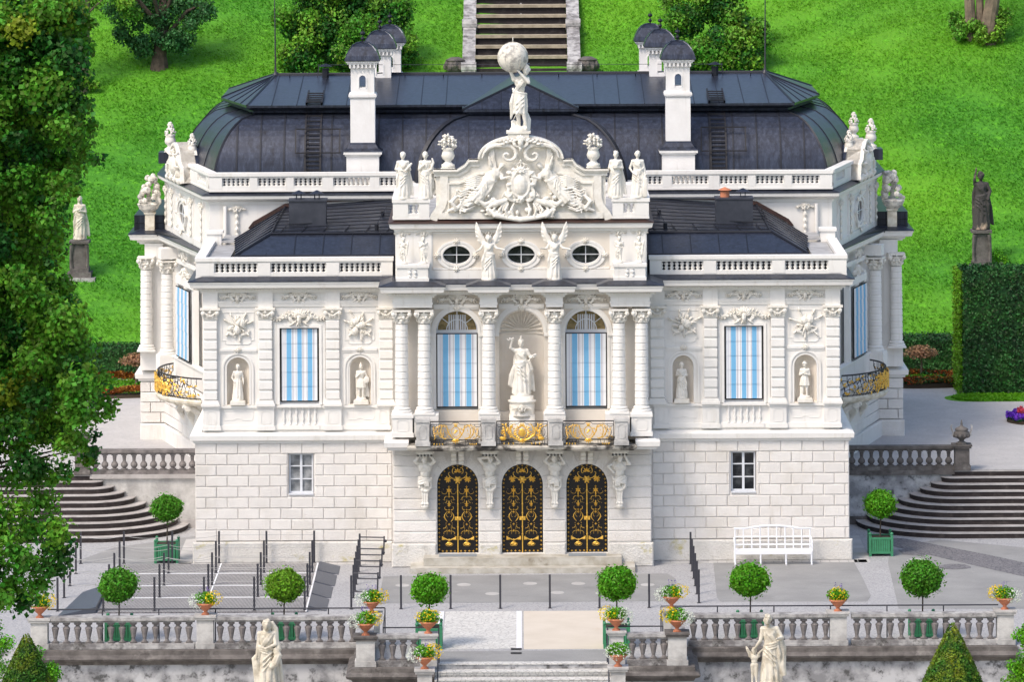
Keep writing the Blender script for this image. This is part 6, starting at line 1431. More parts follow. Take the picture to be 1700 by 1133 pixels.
# ---- clipped ball trees in green tubs
def tub(t, s=.72, h=.62):
    m = MB(); a = s/2
    for x in (-a, a):
        for y in (-a, a): m.cb(x, y, .085, .085, 0, h+.08); m.ell((x, y, h+.13), .055, 8, 6)
    for z in (.09, h-.06):
        for q in (-a, a): m.box(-a, a, q-.03, q+.03, z, z+.07); m.box(q-.03, q+.03, -a, a, z, z+.07)
    m.build('frame', 'green_paint', t)
    m = MB(); n = 8
    for k in range(n):
        x = -a+.06+(s-.12)*k/n; w = (s-.12)/n
        for q in (-a, a): m.box(x+.006, x+w-.006, q-.016, q+.016, .12, h); m.box(q-.016, q+.016, x+.006, x+w-.006, .12, h)
    m.build('slats', 'green_paint', t); m = MB(); m.cb(0, 0, s-.05, s-.05, .1, h-.02); m.build('soil', 'soil', t)
def ball_tree(loc, R_, zc, label, n=4200, leaf='ball_leaf'):
    t = T('ball_tree', label, 'potted tree', loc, 0, 'clipped ball trees in green tubs'); tub(t)
    m = MB(); m.tube([(0, 0, .5), (.015, 0, zc*.7), (0, .01, zc)], [.028, .024, .02], 6); 
    for k in range(6): a = k*1.05; m.tube([(0, 0, zc-R_*.55), (cos(a)*R_*.5, sin(a)*R_*.5, zc)], [.012, .006], 4)
    m.build('trunk', 'bark', t)
    P, D = ballpts((0, 0, zc), (R_, R_, R_*.86), n, .80, 1.04); r = 1+.055*np.sin(P[:, 0]*9+loc[0]*3)*np.cos(P[:, 2]*8+loc[0])+.04*np.sin(P[:, 0]*4+loc[0]*7); P = (P-[0, 0, zc])*r[:, None]+[0, 0, zc]
    P2, D2 = ballpts((0, 0, zc), (R_*1.05, R_*1.05, R_*.92), 260, 1.0, 1.17)
    c = leaf_mesh('crown', np.vstack([P, P2]), np.vstack([D, D2]), .085, leaf, t, .75)
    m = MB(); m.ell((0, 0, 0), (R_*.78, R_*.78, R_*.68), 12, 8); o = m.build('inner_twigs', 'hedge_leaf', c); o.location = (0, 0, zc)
    return t
for px, py, Y, r, lab in ((197, 973, -14.2, .57, 'dark ball tree in a tub behind the left balustrade, between big tree and flower bowl'), (471, 973, -14.2, .56, 'bright ball tree in a tub before the ramp plates left of the stairs'),
        (712, 979, -15.4, .52, 'ball tree in a tub at the left head of the central stairs'), (1023, 969, -15.4, .56, 'ball tree in a tub at the right head of the central stairs'),
        (1245, 964, -14.2, .57, 'ball tree in a tub behind the right balustrade, in front of the white bench'), (1531, 960, -14.2, .62, 'widest ball tree, in a tub behind the right balustrade below the curved steps'),
        (277, 844, .2, .49, 'ball tree in a green slatted tub at the left corner of the palace'), (1461, 837, .9, .50, 'ball tree in a green slatted tub at the right corner of the palace')):
    p = at(px, py, Y); ball_tree((p.x, Y, 0), r, p.z, lab, leaf='hedge_bright' if px in (471,) else 'path_leaf' if px < 1500 and px > 300 else 'ball_leaf')
# ---- white garden bench
t = T('garden_bench', 'long white lattice-back garden bench against the palace wall', 'bench', (8.27, -.85, 0))
W = 1.28
m = MB()
for k in range(5): m.box(-W, W, -.22+.10*k, -.22+.10*k+.075, .44, .475)
m.box(-W, W, -.26, -.23, .36, .47); m.build('seat', 'bench_white', t)
m = MB(); top = lambda x: 1.10+.09*cos(min(1, abs(x)/.9)*PI/2) if abs(x) < .9 else 1.10
P = [(x, .30, top(x)+.03) for x in np.linspace(-W, W, 21)]; m.tube(P, .035, 6); m.tube([(-W, .27, .60), (W, .27, .60)], .028, 5); m.tube([(-W, .285, .86), (W, .285, .86)], .022, 5)
for k in range(10): x = -W+.04+k*(2*W-.08)/9; m.tube([(x, .26, .46), (x, .30, top(x)+.02)], .024, 5)
m.build('backrest', 'bench_white', t)
for f in (-1, 1): m = MB(); m.tube([(f*W, .28, .82), (f*W, 0, .80), (f*W, -.2, .74), (f*W, -.24, .46)], .026, 5); m.build('armrest', 'bench_white', t)
for k in range(4):
    x = -W+.02+k*(2*W-.04)/3; m = MB(); m.tube([(x, -.22, .45), (x, -.24, .2), (x, -.26, .03), (x, -.30, .02)], [.04, .028, .032, .03], 6); m.tube([(x, .24, .45), (x, .28, .02)], [.035, .03], 6); m.build('leg', 'bench_white', t)
# ================================================================ ground, terraces, stairs
mb = MB(); mb.box(-1500, 1500, -1500, 1500, -4.4, -4.3); S('lower_ground', mb, 'meadow')
mb = MB(); mb.box(-26, 26, -95, -15, -4.3, -4.28); S('parterre', mb, 'parterre_gravel')
mb = MB(); TP_ = [(-45, 9), (-45, -15.7), (-4.95, -15.7), (-4.95, -18.65), (-2.60, -18.65), (-2.60, -18.05), (2.60, -18.05), (2.60, -18.65), (4.95, -18.65), (4.95, -15.7), (45, -15.7), (45, 9)]
mb.prism(TP_, -4.35, -.02); S('terrace', mb, 'wall_render')
mb = MB(); mb.prism([(x, y) for x, y in TP_], -.02, 0); S('terrace_paving', mb, 'paving')
def patch(name, quad, m_, z=.004, Z=0):
    mb = MB(); P = [gnd(px, py, Z) for px, py in quad]; mb.add([(p.x, p.y, Z+z) for p in P], [tuple(range(len(P)))]); mb.v = mb.v[::-1] if False else mb.v
    o = S(name, mb, m_); return o
patch('asphalt_strip', [(628, 1003), (636, 958), (1108, 953), (1122, 962), (1126, 999)], 'asphalt')
patch('asphalt_strip', [(1196, 1000), (1190, 992), (1184, 934), (1416, 931), (1432, 960), (1446, 990), (1440, 1000)], 'asphalt')
patch('asphalt_strip', [(1492, 1012), (1474, 935), (1478, 912), (1760, 945), (1760, 1012)], 'asphalt')
patch('asphalt_strip', [(1500, 905), (1560, 897), (1760, 915), (1760, 948), (1600, 928)], 'asphalt', .003)
patch('brick_strip', [(1440, 893), (1500, 895), (1640, 922), (1760, 948), (1760, 972), (1600, 936), (1470, 905)], 'asphalt_dark', .008)
patch('asphalt_strip', [(120, 935), (190, 910), (330, 890), (300, 938)], 'asphalt', .004)
patch('shadow_strip', [(1490, 914), (1540, 911), (1556, 918), (1530, 924), (1500, 922)], 'asphalt_dark', .012)
patch('manhole_cover', [(1523+18*cos(a), 933+5*sin(a)) for a in np.linspace(0, -2*PI, 15)[:-1]], 'slab', .012)
patch('damp_patch', [(1585+27*cos(a)*(1+.1*sin(3*a)), 942+4.5*sin(a)) for a in np.linspace(0, -2*PI, 15)[:-1]], 'asphalt_dark', .012)
patch('manhole_cover', [(303+18*cos(a), 934+3.5*sin(a)) for a in np.linspace(0, -2*PI, 15)[:-1]], 'asphalt_dark', .008)
for px, py in ((668, 973), (770, 972), (880, 970), (960, 970), (1075, 972), (817, 987), (925, 985), (1000, 986)): patch('cover_plate', [(px+12*cos(a), py+2.6*sin(a)) for a in np.linspace(0, -2*PI, 11)[:-1]], 'slab', .008)
mb = MB()   # slabs along the foot of the wall
for s in (-1, 1):
    for k in range(22):
        x = s*(4.6+.31*k); mb.box(min(x, x+s*.29), max(x, x+s*.29), -.62, -.12, 0, .010)
    for k in range(6): mb.box(min(s*10.98, s*11.5), max(s*10.98, s*11.5), -.62+.9*k, .24+.9*k, 0, .010)
S('wall_foot_slabs', mb, 'slab')
mb = MB(); mb.box(-2.42, -.02, -15.7, -9.4, 0, .006); S('marble_panel', mb, 'pale_marble')
mb = MB(); mb.box(.02, 2.6, -15.8, -9.4, 0, .007); S('sand_panel', mb, 'sand_panel')
mb = MB(); mb.box(-2.62, -2.46, -15.7, -9.4, 0, .007); mb.box(-.2, -.04, -15.7, -9.4, 0, .010); S('marble_border', mb, 'bench_white')
for px, py in ((857, 1079), (857, 1086)): patch('drain_grate', [(px-9, py-1.5), (px-9, py+1.5), (px+9, py+1.5), (px+9, py-1.5)], 'iron', .012)
patch('asphalt_strip', [(718, 1100), (718, 1083), (1014, 1080), (1014, 1099)], 'asphalt', .006)
mb = MB()   # central stairs going down
for k in range(1, 14):
    y1 = -18.05-.38*(k-1); y0 = y1-.38; mb.box(-2.60, 2.60, y0+.0, y1, -.16*k-.10, -.16*k); mb.box(-2.60, 2.60, y0-.04, y1, -.16*k-.06+.001, -.16*k+.002) if False else None
S('garden_stairs', mb, 'pale_marble')
mb = MB(); 
for k in range(0, 14): y = -18.05-.38*k; mb.box(-2.6, 2.6, y+.03, y+.06, -.16*k-.16, -.16*k-.03); mb.box(-2.6, 2.6, y-.03, y+.35, -.16*k-.03, -.16*k+.004)
o = S('stair_nosings', mb, 'pale_marble')
# upper terrace: gravel court, retaining walls, curved flights
mb = MB(); mb.prism([(-45, 60), (-45, 7.45), (-10.8, 7.45), (-10.8, 60)], -.1, 1.85); mb.prism([(10.8, 60), (10.8, 7.45), (45, 7.45), (45, 60)], -.1, 1.85); mb.prism([(-10.9, 60), (-10.9, 24), (10.9, 24), (10.9, 60)], -.1, 1.845); S('gravel_court', mb, 'gravel')
for s in (-1, 1):
    x0, x1 = sorted((s*10.93, s*15.0))
    side = 'left' if s < 0 else 'right'
    t = T('retaining_wall', 'low grey rendered wall with dark coping beside the %s curved steps' % side, 'wall', (0, 0, 0))
    mb = MB(); mb.box(x0, x1, 7.25, 7.448, 0, 1.72); mb.build('wall', 'wall_render' if s > 0 else 'pale_stone', t)
    mb = MB(); mb.box(x0, x1 if s > 0 else x1, 7.15, 7.60, 1.72, 1.87); mb.box(x0, x1, 7.18, 7.40, 0, .28); mb.build('coping', 'dark_stone' if s > 0 else 'step_stone', t)
    # stairs: quarter-round ends
    t = T('curved_steps', 'broad flight of weathered stone steps with rounded end on the %s of the palace' % side, 'stairs', (0, 0, 0), group='curved flights of steps beside the palace')
    cx = 14.97
    for k in range(10):
        r = .05+.37*k; r1 = .30*0; z1 = 1.85-.185*k; 
        arc_ = [(s*(cx-r*cos(a)), 7.24-r*sin(a)*.93) for a in np.linspace(0, PI/2, 17)]
        poly = [(s*45, 7.24)]+[(s*(cx-r), 7.24)]+arc_[1:]+[(s*45, 7.24-r*.93)]
        if s > 0: poly = poly[::-1] if False else poly
        q = r+.03; arc2_ = [(s*(cx-q*cos(a)), 7.24-q*sin(a)*.93) for a in np.linspace(0, PI/2, 17)]; poly2 = [(s*45, 7.24)]+arc2_+[(s*45, 7.24-q*.93)]
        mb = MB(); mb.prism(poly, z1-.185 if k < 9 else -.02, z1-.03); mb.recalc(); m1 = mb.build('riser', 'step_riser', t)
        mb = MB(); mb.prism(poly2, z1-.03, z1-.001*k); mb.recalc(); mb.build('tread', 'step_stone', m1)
def gb_mesh(m_):
    b = MB(); b.cb(0, 0, .22, .22, 0, .05); b.lathe([(.085, .05), (.07, .08), (.06, .10), (.10, .17), (.115, .24), (.10, .30), (.05, .42), (.045, .50), (.07, .53), (.06, .56)], (0, 0, 0), 12); b.cb(0, 0, .18, .18, .56, .60)
    return b
def bal2(name, label, P, Q, z0, H, m_, n, vase_shape=True, group=None, closed=None, base=.16, th=.34):
    A, B = Vector((*P, 0)), Vector((*Q, 0)); L = (B-A).length; ang = math.atan2(B.y-A.y, B.x-A.x)
    t = T(name, label, 'balustrade', (*P, z0), ang, group)
    m = MB(); m.box(0, L, -th/2, th/2, 0, base); m.box(0, L, -th/2-.04, th/2+.04, 0, .06); m.build('base', m_, t)
    m = MB(); m.box(-.0, L, -th/2-.02, th/2+.02, H-.10, H); m.box(0, L, -th/2+.05, th/2-.05, H-.16, H-.10); m.build('rail', m_, t)
    hb = H-.16-base
    b = MB()
    if vase_shape:
        b.cb(0, 0, .20, .20, 0, .06*hb); b.lathe([(.085, .06*hb), (.06, .12*hb), (.055, .16*hb), (.05, .2*hb), (.10, .62*hb), (.115, .72*hb), (.06, .80*hb), (.06, .84*hb), (.09, .9*hb)], (0, 0, 0), 8); b.cb(0, 0, .2, .2, .9*hb, hb)
    else:
        b.cb(0, 0, .22, .22, 0, .09*hb); b.lathe([(.09, .09*hb), (.06, .14*hb), (.115, .24*hb), (.125, .36*hb), (.10, .46*hb), (.055, .56*hb), (.06, .74*hb), (.075, .84*hb), (.06, .88*hb), (.08, .92*hb)], (0, 0, 0), 8); b.cb(0, 0, .2, .2, .92*hb, hb)
    first = None
    for k in range(n):
        x = L*(k+.5)/n
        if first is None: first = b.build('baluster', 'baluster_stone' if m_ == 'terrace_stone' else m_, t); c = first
        else: c = first.copy(); COL.objects.link(c); c.parent = t
        c.location = (x, 0, base)
    return t
def pier(name, label, x, y, z0, z1, w, m_, cap_m=None, panel=False, group=None):
    t = T(name, label, 'pier', (x, y, z0), 0, group); m = MB(); h = z1-z0
    m.cb(0, 0, w, w, .16, h-.12); m.cb(0, 0, w+.08, w+.08, 0, .159)
    if panel: m.ribbon([(-w*.3, .26), (-w*.3, h-.22), (w*.3, h-.22), (w*.3, .26)], .025, -w/2-.015, -w/2+.01, True)
    m.build('shaft', m_, t); m = MB(); m.cb(0, 0, w+.12, w+.12, h-.12, h-.05); m.cb(0, 0, w+.18, w+.18, h-.05, h); m.build('cap', cap_m or m_, t); return t
for s in (-1, 1):
    side = 'left' if s < 0 else 'right'
    P, Q = ((-15.0, 7.38), (-10.95, 7.38)) if s < 0 else ((10.95, 7.38), (14.98, 7.38))
    bal2('court_balustrade', 'short %s stone balustrade of the gravel court abutting the %s side of the palace' % ('brownish' if s < 0 else 'dark grey', side), P, Q, 1.87, .84, 'baluster_stone' if s < 0 else 'dark_stone', 12, False, 'balustrades beside the palace', base=.12)
    pier('stone_pier', 'square %s pier at the head of the %s curved steps' % ('grey panelled' if s > 0 else 'grey', side), s*15.27, 7.4, 1.87, 2.75, .5, 'dark_stone', panel=True, group='piers at the heads of the curved steps')
    t = T('lidded_urn', 'grey lidded stone urn with curled handles on the pier by the %s curved steps' % side, 'urn', (s*15.27, 7.4, 2.75), 0, 'lidded urns by the curved steps')
    m = MB(); m.lathe([(.2, 0), (.19, .05), (.08, .1), (.09, .15), (.22, .24), (.28, .34), (.26, .42), (.20, .46), (.24, .50), (.22, .54), (.1, .6), (.04, .64), (.04, .68), (.015, .84)], (0, 0, 0), 16)
    for k in range(10): a = k*PI/5; m.ell((.25*cos(a), .25*sin(a), .3), (.06, .06, .08), 6, 4)
    m.build('body', 'dark_stone', t, True)
    for f in (-1, 1): m = MB(); scroll(m, f*.33, .48, 0, .34, R(70)*f, f, .028, 'S'); m.build('handle', 'terrace_stone', t)

# ---- garden balustrade of the terrace
for s in (-1, 1):
    side = 'left' if s < 0 else 'right'
    for i, (a, b, w_) in enumerate(((4.95, 9.25, 'inner'), (9.85, 14.2, 'outer'))):
        P, Q = ((-b, -15.4), (-a, -15.4)) if s < 0 else ((a, -15.4), (b, -15.4))
        bal2('garden_balustrade', '%s stretch of the long weathered garden balustrade on the %s' % (w_, side), P, Q, .02, .95, 'terrace_stone', 13, True, 'stretches of the garden balustrade')
    P, Q = ((-4.3, -18.35), (-3.05, -18.35)) if s < 0 else ((3.05, -18.35), (4.3, -18.35))
    bal2('garden_balustrade', 'short mossy balustrade stretch at the %s of the central stairs' % side, P, Q, .02, .92, 'terrace_stone', 4, True, 'stretches of the garden balustrade')
    bal2('garden_balustrade', 'side-on balustrade stretch running forward on the %s towards the stairs' % side, *(((-4.6, -18.1), (-4.6, -15.7)) if s < 0 else ((4.6, -15.7), (4.6, -18.1))), .02, .93, 'terrace_stone', 6, True, 'stretches of the garden balustrade')
    # ledge mouldings on the retaining wall
    t = T('ledge', 'dark weathered stone ledge along the top of the %s retaining wall' % side, 'ledge', (0, 0, 0))
    mb = MB(); pth = [(-14.8, -15.7), (-4.95, -15.7), (-4.95, -18.65), (-2.6, -18.65)] if s < 0 else [(2.6, -18.65), (4.95, -18.65), (4.95, -15.7), (14.8, -15.7)]
    pr_ = [(-.1, -.42), (.05, -.42), (.10, -.33), (.22, -.28), (.25, -.22), (.20, -.17), (.10, -.12), (.09, .0), (-.1, .015)]
    mb.mould(pr_, pth); mb.build('moulding', 'dark_stone', t)
piers = {0: ('middle pier of the left garden balustrade', .5), 1: ('rear mossy pier left of the stairs, under a flower bowl', .48), 2: ('front mossy corner pier left of the stairs', .55), 3: ('upper pier at the left of the stairs', .42), 4: ('lowest pier at the left of the stairs', .42),
         5: ('upper pier at the right of the stairs', .42), 6: ('lowest pier at the right of the stairs', .42), 7: ('rear pier right of the stairs, under a flower bowl', .48), 8: ('front mossy corner pier right of the stairs', .55), 9: ('middle pier of the right garden balustrade', .5), 10: ('end pier of the right garden balustrade', .5), 11: ('end pier of the left garden balustrade', .5)}
for i, (lab, w_) in piers.items():
    p = BP_[i]; z0 = -2.2 if i in (4, 6) else .02
    pier('stone_pier', 'square weathered ' + lab, p.x, p.y, z0, p.z, w_, 'pale_stone', 'dark_stone' if i in (2, 8) else None, group='piers of the garden balustrade')
    flower_bowl((p.x, p.y, p.z), bowls[i][4], bowls[i][3], .98)
# iron handrail behind the balustrade
for s in (-1, 1):
    t = T('handrail', 'thin dark iron handrail behind the garden balustrade, %s of the stairs' % ('left' if s < 0 else 'right'), 'handrail', (0, 0, 0))
    m = MB(); pts = [(s*14.3, -15.05, 1.13), (s*4.15, -15.05, 1.13), (s*4.12, -17.95, 1.06), (s*2.48, -17.95, 1.06), (s*2.48, -18.2, 1.06), (s*2.48, -22.9, -.95)]
    m.tube(pts, .022, 5); m.build('rail', 'post_paint', t)
    for p in [(s*(4.15+1.7*k), -15.05, 1.13) for k in range(6)]+[(s*4.12, -17.95, 1.06), (s*2.48, -17.95, 1.06), (s*2.48, -20.3, .15)]:
        m = MB(); m.box(p[0]-.018, p[0]+.018, p[1]-.018, p[1]+.018, 0 if p[1] > -19 else -.95, p[2]); m.build('post', 'post_paint', t)
# ---- barrier posts
post_m = MB(); post_m.box(-.032, .032, -.032, .032, 0, 1.06); post_m.box(-.036, .036, -.036, .036, .52, .54); post_m.cb(0, 0, .12, .12, 0, .012)
post0 = None
def post(x, y, lab, grp, z=0):
    global post0
    if post0 is None: o = post_m.build('barrier_post', 'post_paint'); post0 = o
    else: o = post0.copy(); COL.objects.link(o)
    o.location = (x, y, z); tag(o, lab, 'post', grp)
rows = [(-.45, 'nearest the palace'), (-2.4, 'in the second row back'), (-4.7, 'in the middle row'), (-6.9, 'in the fourth row back'), (-9.3, 'in the row nearest the garden')]
cols = [(-14.66, 'leftmost line'), (-13.2, 'second line from the left'), (-11.6, 'third line from the left'), (-10.05, 'fourth line from the left'), (-8.48, 'fifth line from the left'), (-6.9, 'rightmost line by the ramps')]
for i, (x, cl_) in enumerate(cols):
    for j, (y, rl) in enumerate(rows): post(x+.02*j, y+.3*(i == 0), 'queue post %s, %s' % (rl, cl_), 'queue posts left of the entrance', .05 if i > 0 else 0)
names = ['leftmost', 'second from left', 'third from left', 'third from right', 'second from right', 'rightmost']
for k in range(6): post(-3.82+1.556*k, -8.9, 'dark post before the entrance steps, %s of the row of six' % names[k], 'row of posts before the entrance')
for k, y in enumerate((-.8, -2.2, -3.6, -5.0, -6.5, -8.1)): post(5.55, y, 'dark post right of the entrance, %s counted from the palace wall' % ['first', 'second', 'third', 'fourth', 'fifth', 'sixth'][k], 'line of posts right of the entrance')
for k, y in enumerate((-.8, -2.0, -3.2, -4.4, -5.6, -6.9, -8.9)): post(-5.38, y, 'dark gated post left of the entrance, %s from the palace wall' % ['first', 'second', 'third', 'fourth', 'fifth', 'sixth', 'seventh'][k], 'line of gated posts left of the entrance')
for k, y in enumerate((-1.0, -3.3, -5.6, -8.0)):
    t = T('queue_gate', 'open dark tubular swing gate, %s from the palace wall' % ['first', 'second', 'third', 'fourth'][k], 'gate', (-5.34, y, 0), 0, 'swing gates left of the entrance')
    m = MB(); m.tube([(0, 0, .98), (.78, -.1, .98)], .022, 5); m.tube([(0, 0, .40), (.72, -.1, .40)], .022, 5); m.build('rail', 'post_paint', t); m = MB(); m.tube([(.78, -.1, 1.02), (.76, -.1, .40)], .028, 5); m.ell((.82, -.1, .86), (.05, .03, .05), 6, 5); m.build('latch_post', 'post_paint', t)
# ropes of the queue
for j, (y, rl) in enumerate(rows[:4]):
    t = T('barrier_cable', 'pale twin cables strung between the queue posts %s' % rl, 'cable', (0, 0, 0), group='cables between the queue posts')
    m = MB()
    for a, b in zip(cols[:-1], cols[1:]):
        for z in (.98, .55):
            m.tube([(a[0]+(b[0]-a[0])*q, y, z-.10*(1-(2*q-1)**2)*(a[0] < -11.5)) for q in np.linspace(0, 1, 7)], .009, 4)
    m.build('cable', 'slab', t)
# grating deck with pale joints
t = T('grating_deck', 'flat walkway deck of fine metal grating with pale joints in the queue area', 'deck', (0, 0, 0))
m = MB(); m.box(-13.3, -6.75, -9.45, -.5, .0, .035); m.build('deck', 'asphalt_dark', t)
m = MB()
for k in range(150): x = -13.28+6.5*k/149; m.box(x, x+.018, -9.44, -.51, .035, .05)
m.build('grating', 'slab', t)
m = MB()
for j, (y, _) in enumerate(rows[1:4]): m.box(-13.3, -6.75, y-.06, y-.0, .03, .058)
for x in (-10.0, -6.8): m.box(x, x+.05, -9.45, -.5, .03, .056)
m.build('joint', 'bench_white', t)
for k, (y0, y1) in enumerate(((-2.3, -.7), (-4.5, -2.5), (-6.7, -4.7), (-9.0, -6.9))):
    m = MB(); x0, x1 = -6.72, -6.02-.04*k; sk = .22
    m.add([(x0, y0, .0), (x1, y0-sk, .0), (x1, y1-sk, .0), (x0, y1, .0), (x0, y0, .14), (x1, y0-sk, .012), (x1, y1-sk, .012), (x0, y1, .14)], [(0, 3, 2, 1), (4, 5, 6, 7), (0, 1, 5, 4), (1, 2, 6, 5), (2, 3, 7, 6), (3, 0, 4, 7)])
    tag(m.build('ramp_plate', 'ramp_metal'), 'slate-grey sloping ramp plate beside the queue deck, %s from the palace wall' % ['first', 'second', 'third', 'fourth'][k], 'ramp', 'ramp plates beside the queue deck')
m = MB(); m.add([(-13.35, -9.4, 0), (-14.5, -9.9, 0), (-14.1, -5.6, 0), (-13.35, -5.2, 0), (-13.35, -9.4, .2), (-14.5, -9.9, .012), (-14.1, -5.6, .012), (-13.35, -5.2, .2)], [(0, 3, 2, 1), (4, 5, 6, 7), (0, 1, 5, 4), (1, 2, 6, 5), (2, 3, 7, 6), (3, 0, 4, 7)])
tag(m.recalc().build('ramp_plate', 'ramp_metal'), 'slate-grey sloping ramp plate at the left edge of the queue deck', 'ramp')

# ================================================================ hillside
m = MB(); nx, ny = 90, 70; vs = []; 
xs_ = np.concatenate([np.linspace(-400, -45, 12), np.linspace(-40, 40, 66), np.linspace(45, 400, 12)]); ys_ = np.concatenate([np.linspace(33.9, 90, 60), np.linspace(95, 600, 12)])
for y in ys_:
    for x in xs_: vs.append((x, y, 1.83 if y < 34 else (hillz(x, y) if y < 140 else hillz(x, 140)+.06*(y-140))))
nxx = len(xs_); m.add(vs, [(j*nxx+i, j*nxx+i+1, (j+1)*nxx+i+1, (j+1)*nxx+i) for j in range(len(ys_)-1) for i in range(nxx-1)])
S('hillside', m, 'grass')
n = 400000
Yr = 34.2+rng.uniform(0, 1, n)**.9*46; Xr = rng.uniform(-1, 1, n)*(.128*(160+Yr)); 
ok = ~((np.abs(Xr) < 2.7) & (Yr > 54)); Xr, Yr = Xr[ok], Yr[ok]
Zr = np.array([hillz(a, b) for a, b in zip(Xr, Yr)])+.05
den = np.sin(Xr*.9+np.sin(Yr*.6)*2)*np.sin(Yr*1.1+np.cos(Xr*.5)*2)+rng.normal(0, .5, len(Xr)) > -.5
o = leaf_mesh('grass_blades', np.stack([Xr, Yr, Zr], 1)[den], np.tile([0, -.4, 1.0], (den.sum(), 1)), .12, 'grass_blade', None, .8, .30, .5); o['kind'] = 'stuff'

# cascade of broad stone steps
t = T('cascade', 'broad cascade of dark stone steps with pale nosings climbing the grassy slope', 'cascade', (0, 0, 0))
y0c = hillpt(873, 107).y; rs, nz_ = MB(), MB()
zc0 = hillz(0, y0c)
for k in range(28):
    st = 1.18; y = y0c+st*k; z = HZ+HK*(y-HY); h = st*HK
    rs.box(-2.05, 2.15, y+.12, y+st+.3, z-1.0, z+h-.14); nz_.box(-2.1, 2.2, y, y+.62, z+h-.14, z+h); rs.box(-2.05, 2.15, y+.6, y+st+.2, z+h-.25, z+h-.06)
rs.box(-2.05, 2.15, y0c-.4, y0c+.11, zc0-2.0, zc0-.02)
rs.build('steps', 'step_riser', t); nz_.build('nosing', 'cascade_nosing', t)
for s, c in ((-1, -2.38), (1, 2.5)):
    m = MB()
    for k in range(7):
        ya = y0c-1.4+4.9*k; yb = ya+4.9; za, zb = HZ+HK*(ya-HY), HZ+HK*(yb-HY); w_ = .30
        m.add([(c-w_, ya, za-1), (c+w_, ya, za-1), (c+w_, yb, zb-1), (c-w_, yb, zb-1), (c-w_, ya, za+.35), (c+w_, ya, za+.35), (c+w_, yb, zb+.30), (c-w_, yb, zb+.30)], [(0, 3, 2, 1), (4, 5, 6, 7), (0, 1, 5, 4), (1, 2, 6, 5), (2, 3, 7, 6), (3, 0, 4, 7)])
        m.tube([(c-w_-.05, ya+.25, za+.42), (c+w_+.05, ya+.25, za+.42)], .28, 12)
    m.box(c-.2-s*.25 if s < 0 else c-.2+.0, c+.2 if s < 0 else c+.2+.25, y0c-2.3, y0c-1.2, zc0-1.8, zc0-.6)
    m.build('cheek_wall', 'terrace_stone', t)
    tt = T('garden_urn', 'dark weathered stone urn at the foot of the cascade, %s side' % ('left' if s < 0 else 'right'), 'urn', (c+s*.62, y0c-.6, zc0-.9), 0, 'urns at the foot of the cascade')
    m = MB(); m.cb(0, 0, .7, .7, 0, .35); m.lathe([(.3, .35), (.14, .5), (.14, .6), (.42, .85), (.50, 1.05), (.42, 1.25), (.46, 1.32), (.2, 1.45)], (0, 0, 0), 14)
    for k in range(12): a = k*PI/6; m.ell((.46*cos(a), .46*sin(a), 1.0+.12*(k % 2)), (.11, .11, .16), 6, 5)
    m.build('bowl', 'dark_stone', tt)
m = MB(); m.tube([(.05, y0c+.2, zc0), (.05, y0c+26, zc0+26*HK+.5)], .05, 5); m.build('rail', 'terrace_stone', t)

# ---- statues on the slope
for px, pyb, h, pd, lab, mt, sp in ((133, 458, 1.75, 1.6, 'pale robed statue on a dark pedestal on the left slope, half behind the big tree', 'statue_stone', dict(arms=ARM['folded'], robe='long', seed=41, bust=1, cloak=1, hair='veil')),
        (1629, 436, 2.35, 1.75, 'dark weathered statue with raised arm on a black pedestal above the tall hedge', 'dark_statue', dict(arms=(((.17, -.02, .66), (.13, -.08, .54)), ((-.12, -.05, .86), (-.09, -.06, 1.04))), robe='long', seed=42, bust=1, hip=.02, cloak=1))):
    p = hillpt(px, pyb); t = statue('hillside_statue', lab, 'statue', (p.x, p.y, p.z-.1), h, sp, mt)
    for ch in [c for c in bpy.data.objects if c.parent == t]: ch.location.z += pd
    m = MB(); m.cb(0, 0, .62, .62, .25, pd-.15); m.cb(0, 0, .84, .84, pd-.15, pd-.03); m.cb(0, 0, 1.0, 1.0, 0, .25); m.cb(0, 0, .78, .78, .25, .42)
    for f in (-1, 1): m.tube([(f*.33, -.3, .4), (f*.36, -.33, .9), (f*.31, -.32, pd-.2)], [.09, .06, .1], 6)
    m.build('pedestal', 'dark_stone', t)
    if px < 900: m = MB(); m.cb(0, 0, 1.35, 1.2, -.2, .03); m.build('base_slab', 'terrace_stone', t)

# ================================================================ plants
def box_pts(x0, x1, y0, y1, z0, z1, dens, faces='fltrb'):
    P, D = [], []
    def put(n, fn, d): P.append(fn(n)); D.append(np.tile(d, (n, 1)))
    U = rng.uniform
    if 'f' in faces: n = int((x1-x0)*(z1-z0)*dens); put(n, lambda n: np.stack([U(x0, x1, n), y0+rng.normal(0, .05, n), U(z0, z1, n)], 1), [0, -1, .25])
    if 'l' in faces: n = int((y1-y0)*(z1-z0)*dens); put(n, lambda n: np.stack([x0+rng.normal(0, .05, n), U(y0, y1, n), U(z0, z1, n)], 1), [-1, 0, .25])
    if 'r' in faces: n = int((y1-y0)*(z1-z0)*dens); put(n, lambda n: np.stack([x1+rng.normal(0, .05, n), U(y0, y1, n), U(z0, z1, n)], 1), [1, 0, .25])
    if 't' in faces: n = int((y1-y0)*(x1-x0)*dens); put(n, lambda n: np.stack([U(x0, x1, n), U(y0, y1, n), z1+rng.normal(0, .05, n)], 1), [0, 0, 1])
    return np.vstack(P), np.vstack(D)
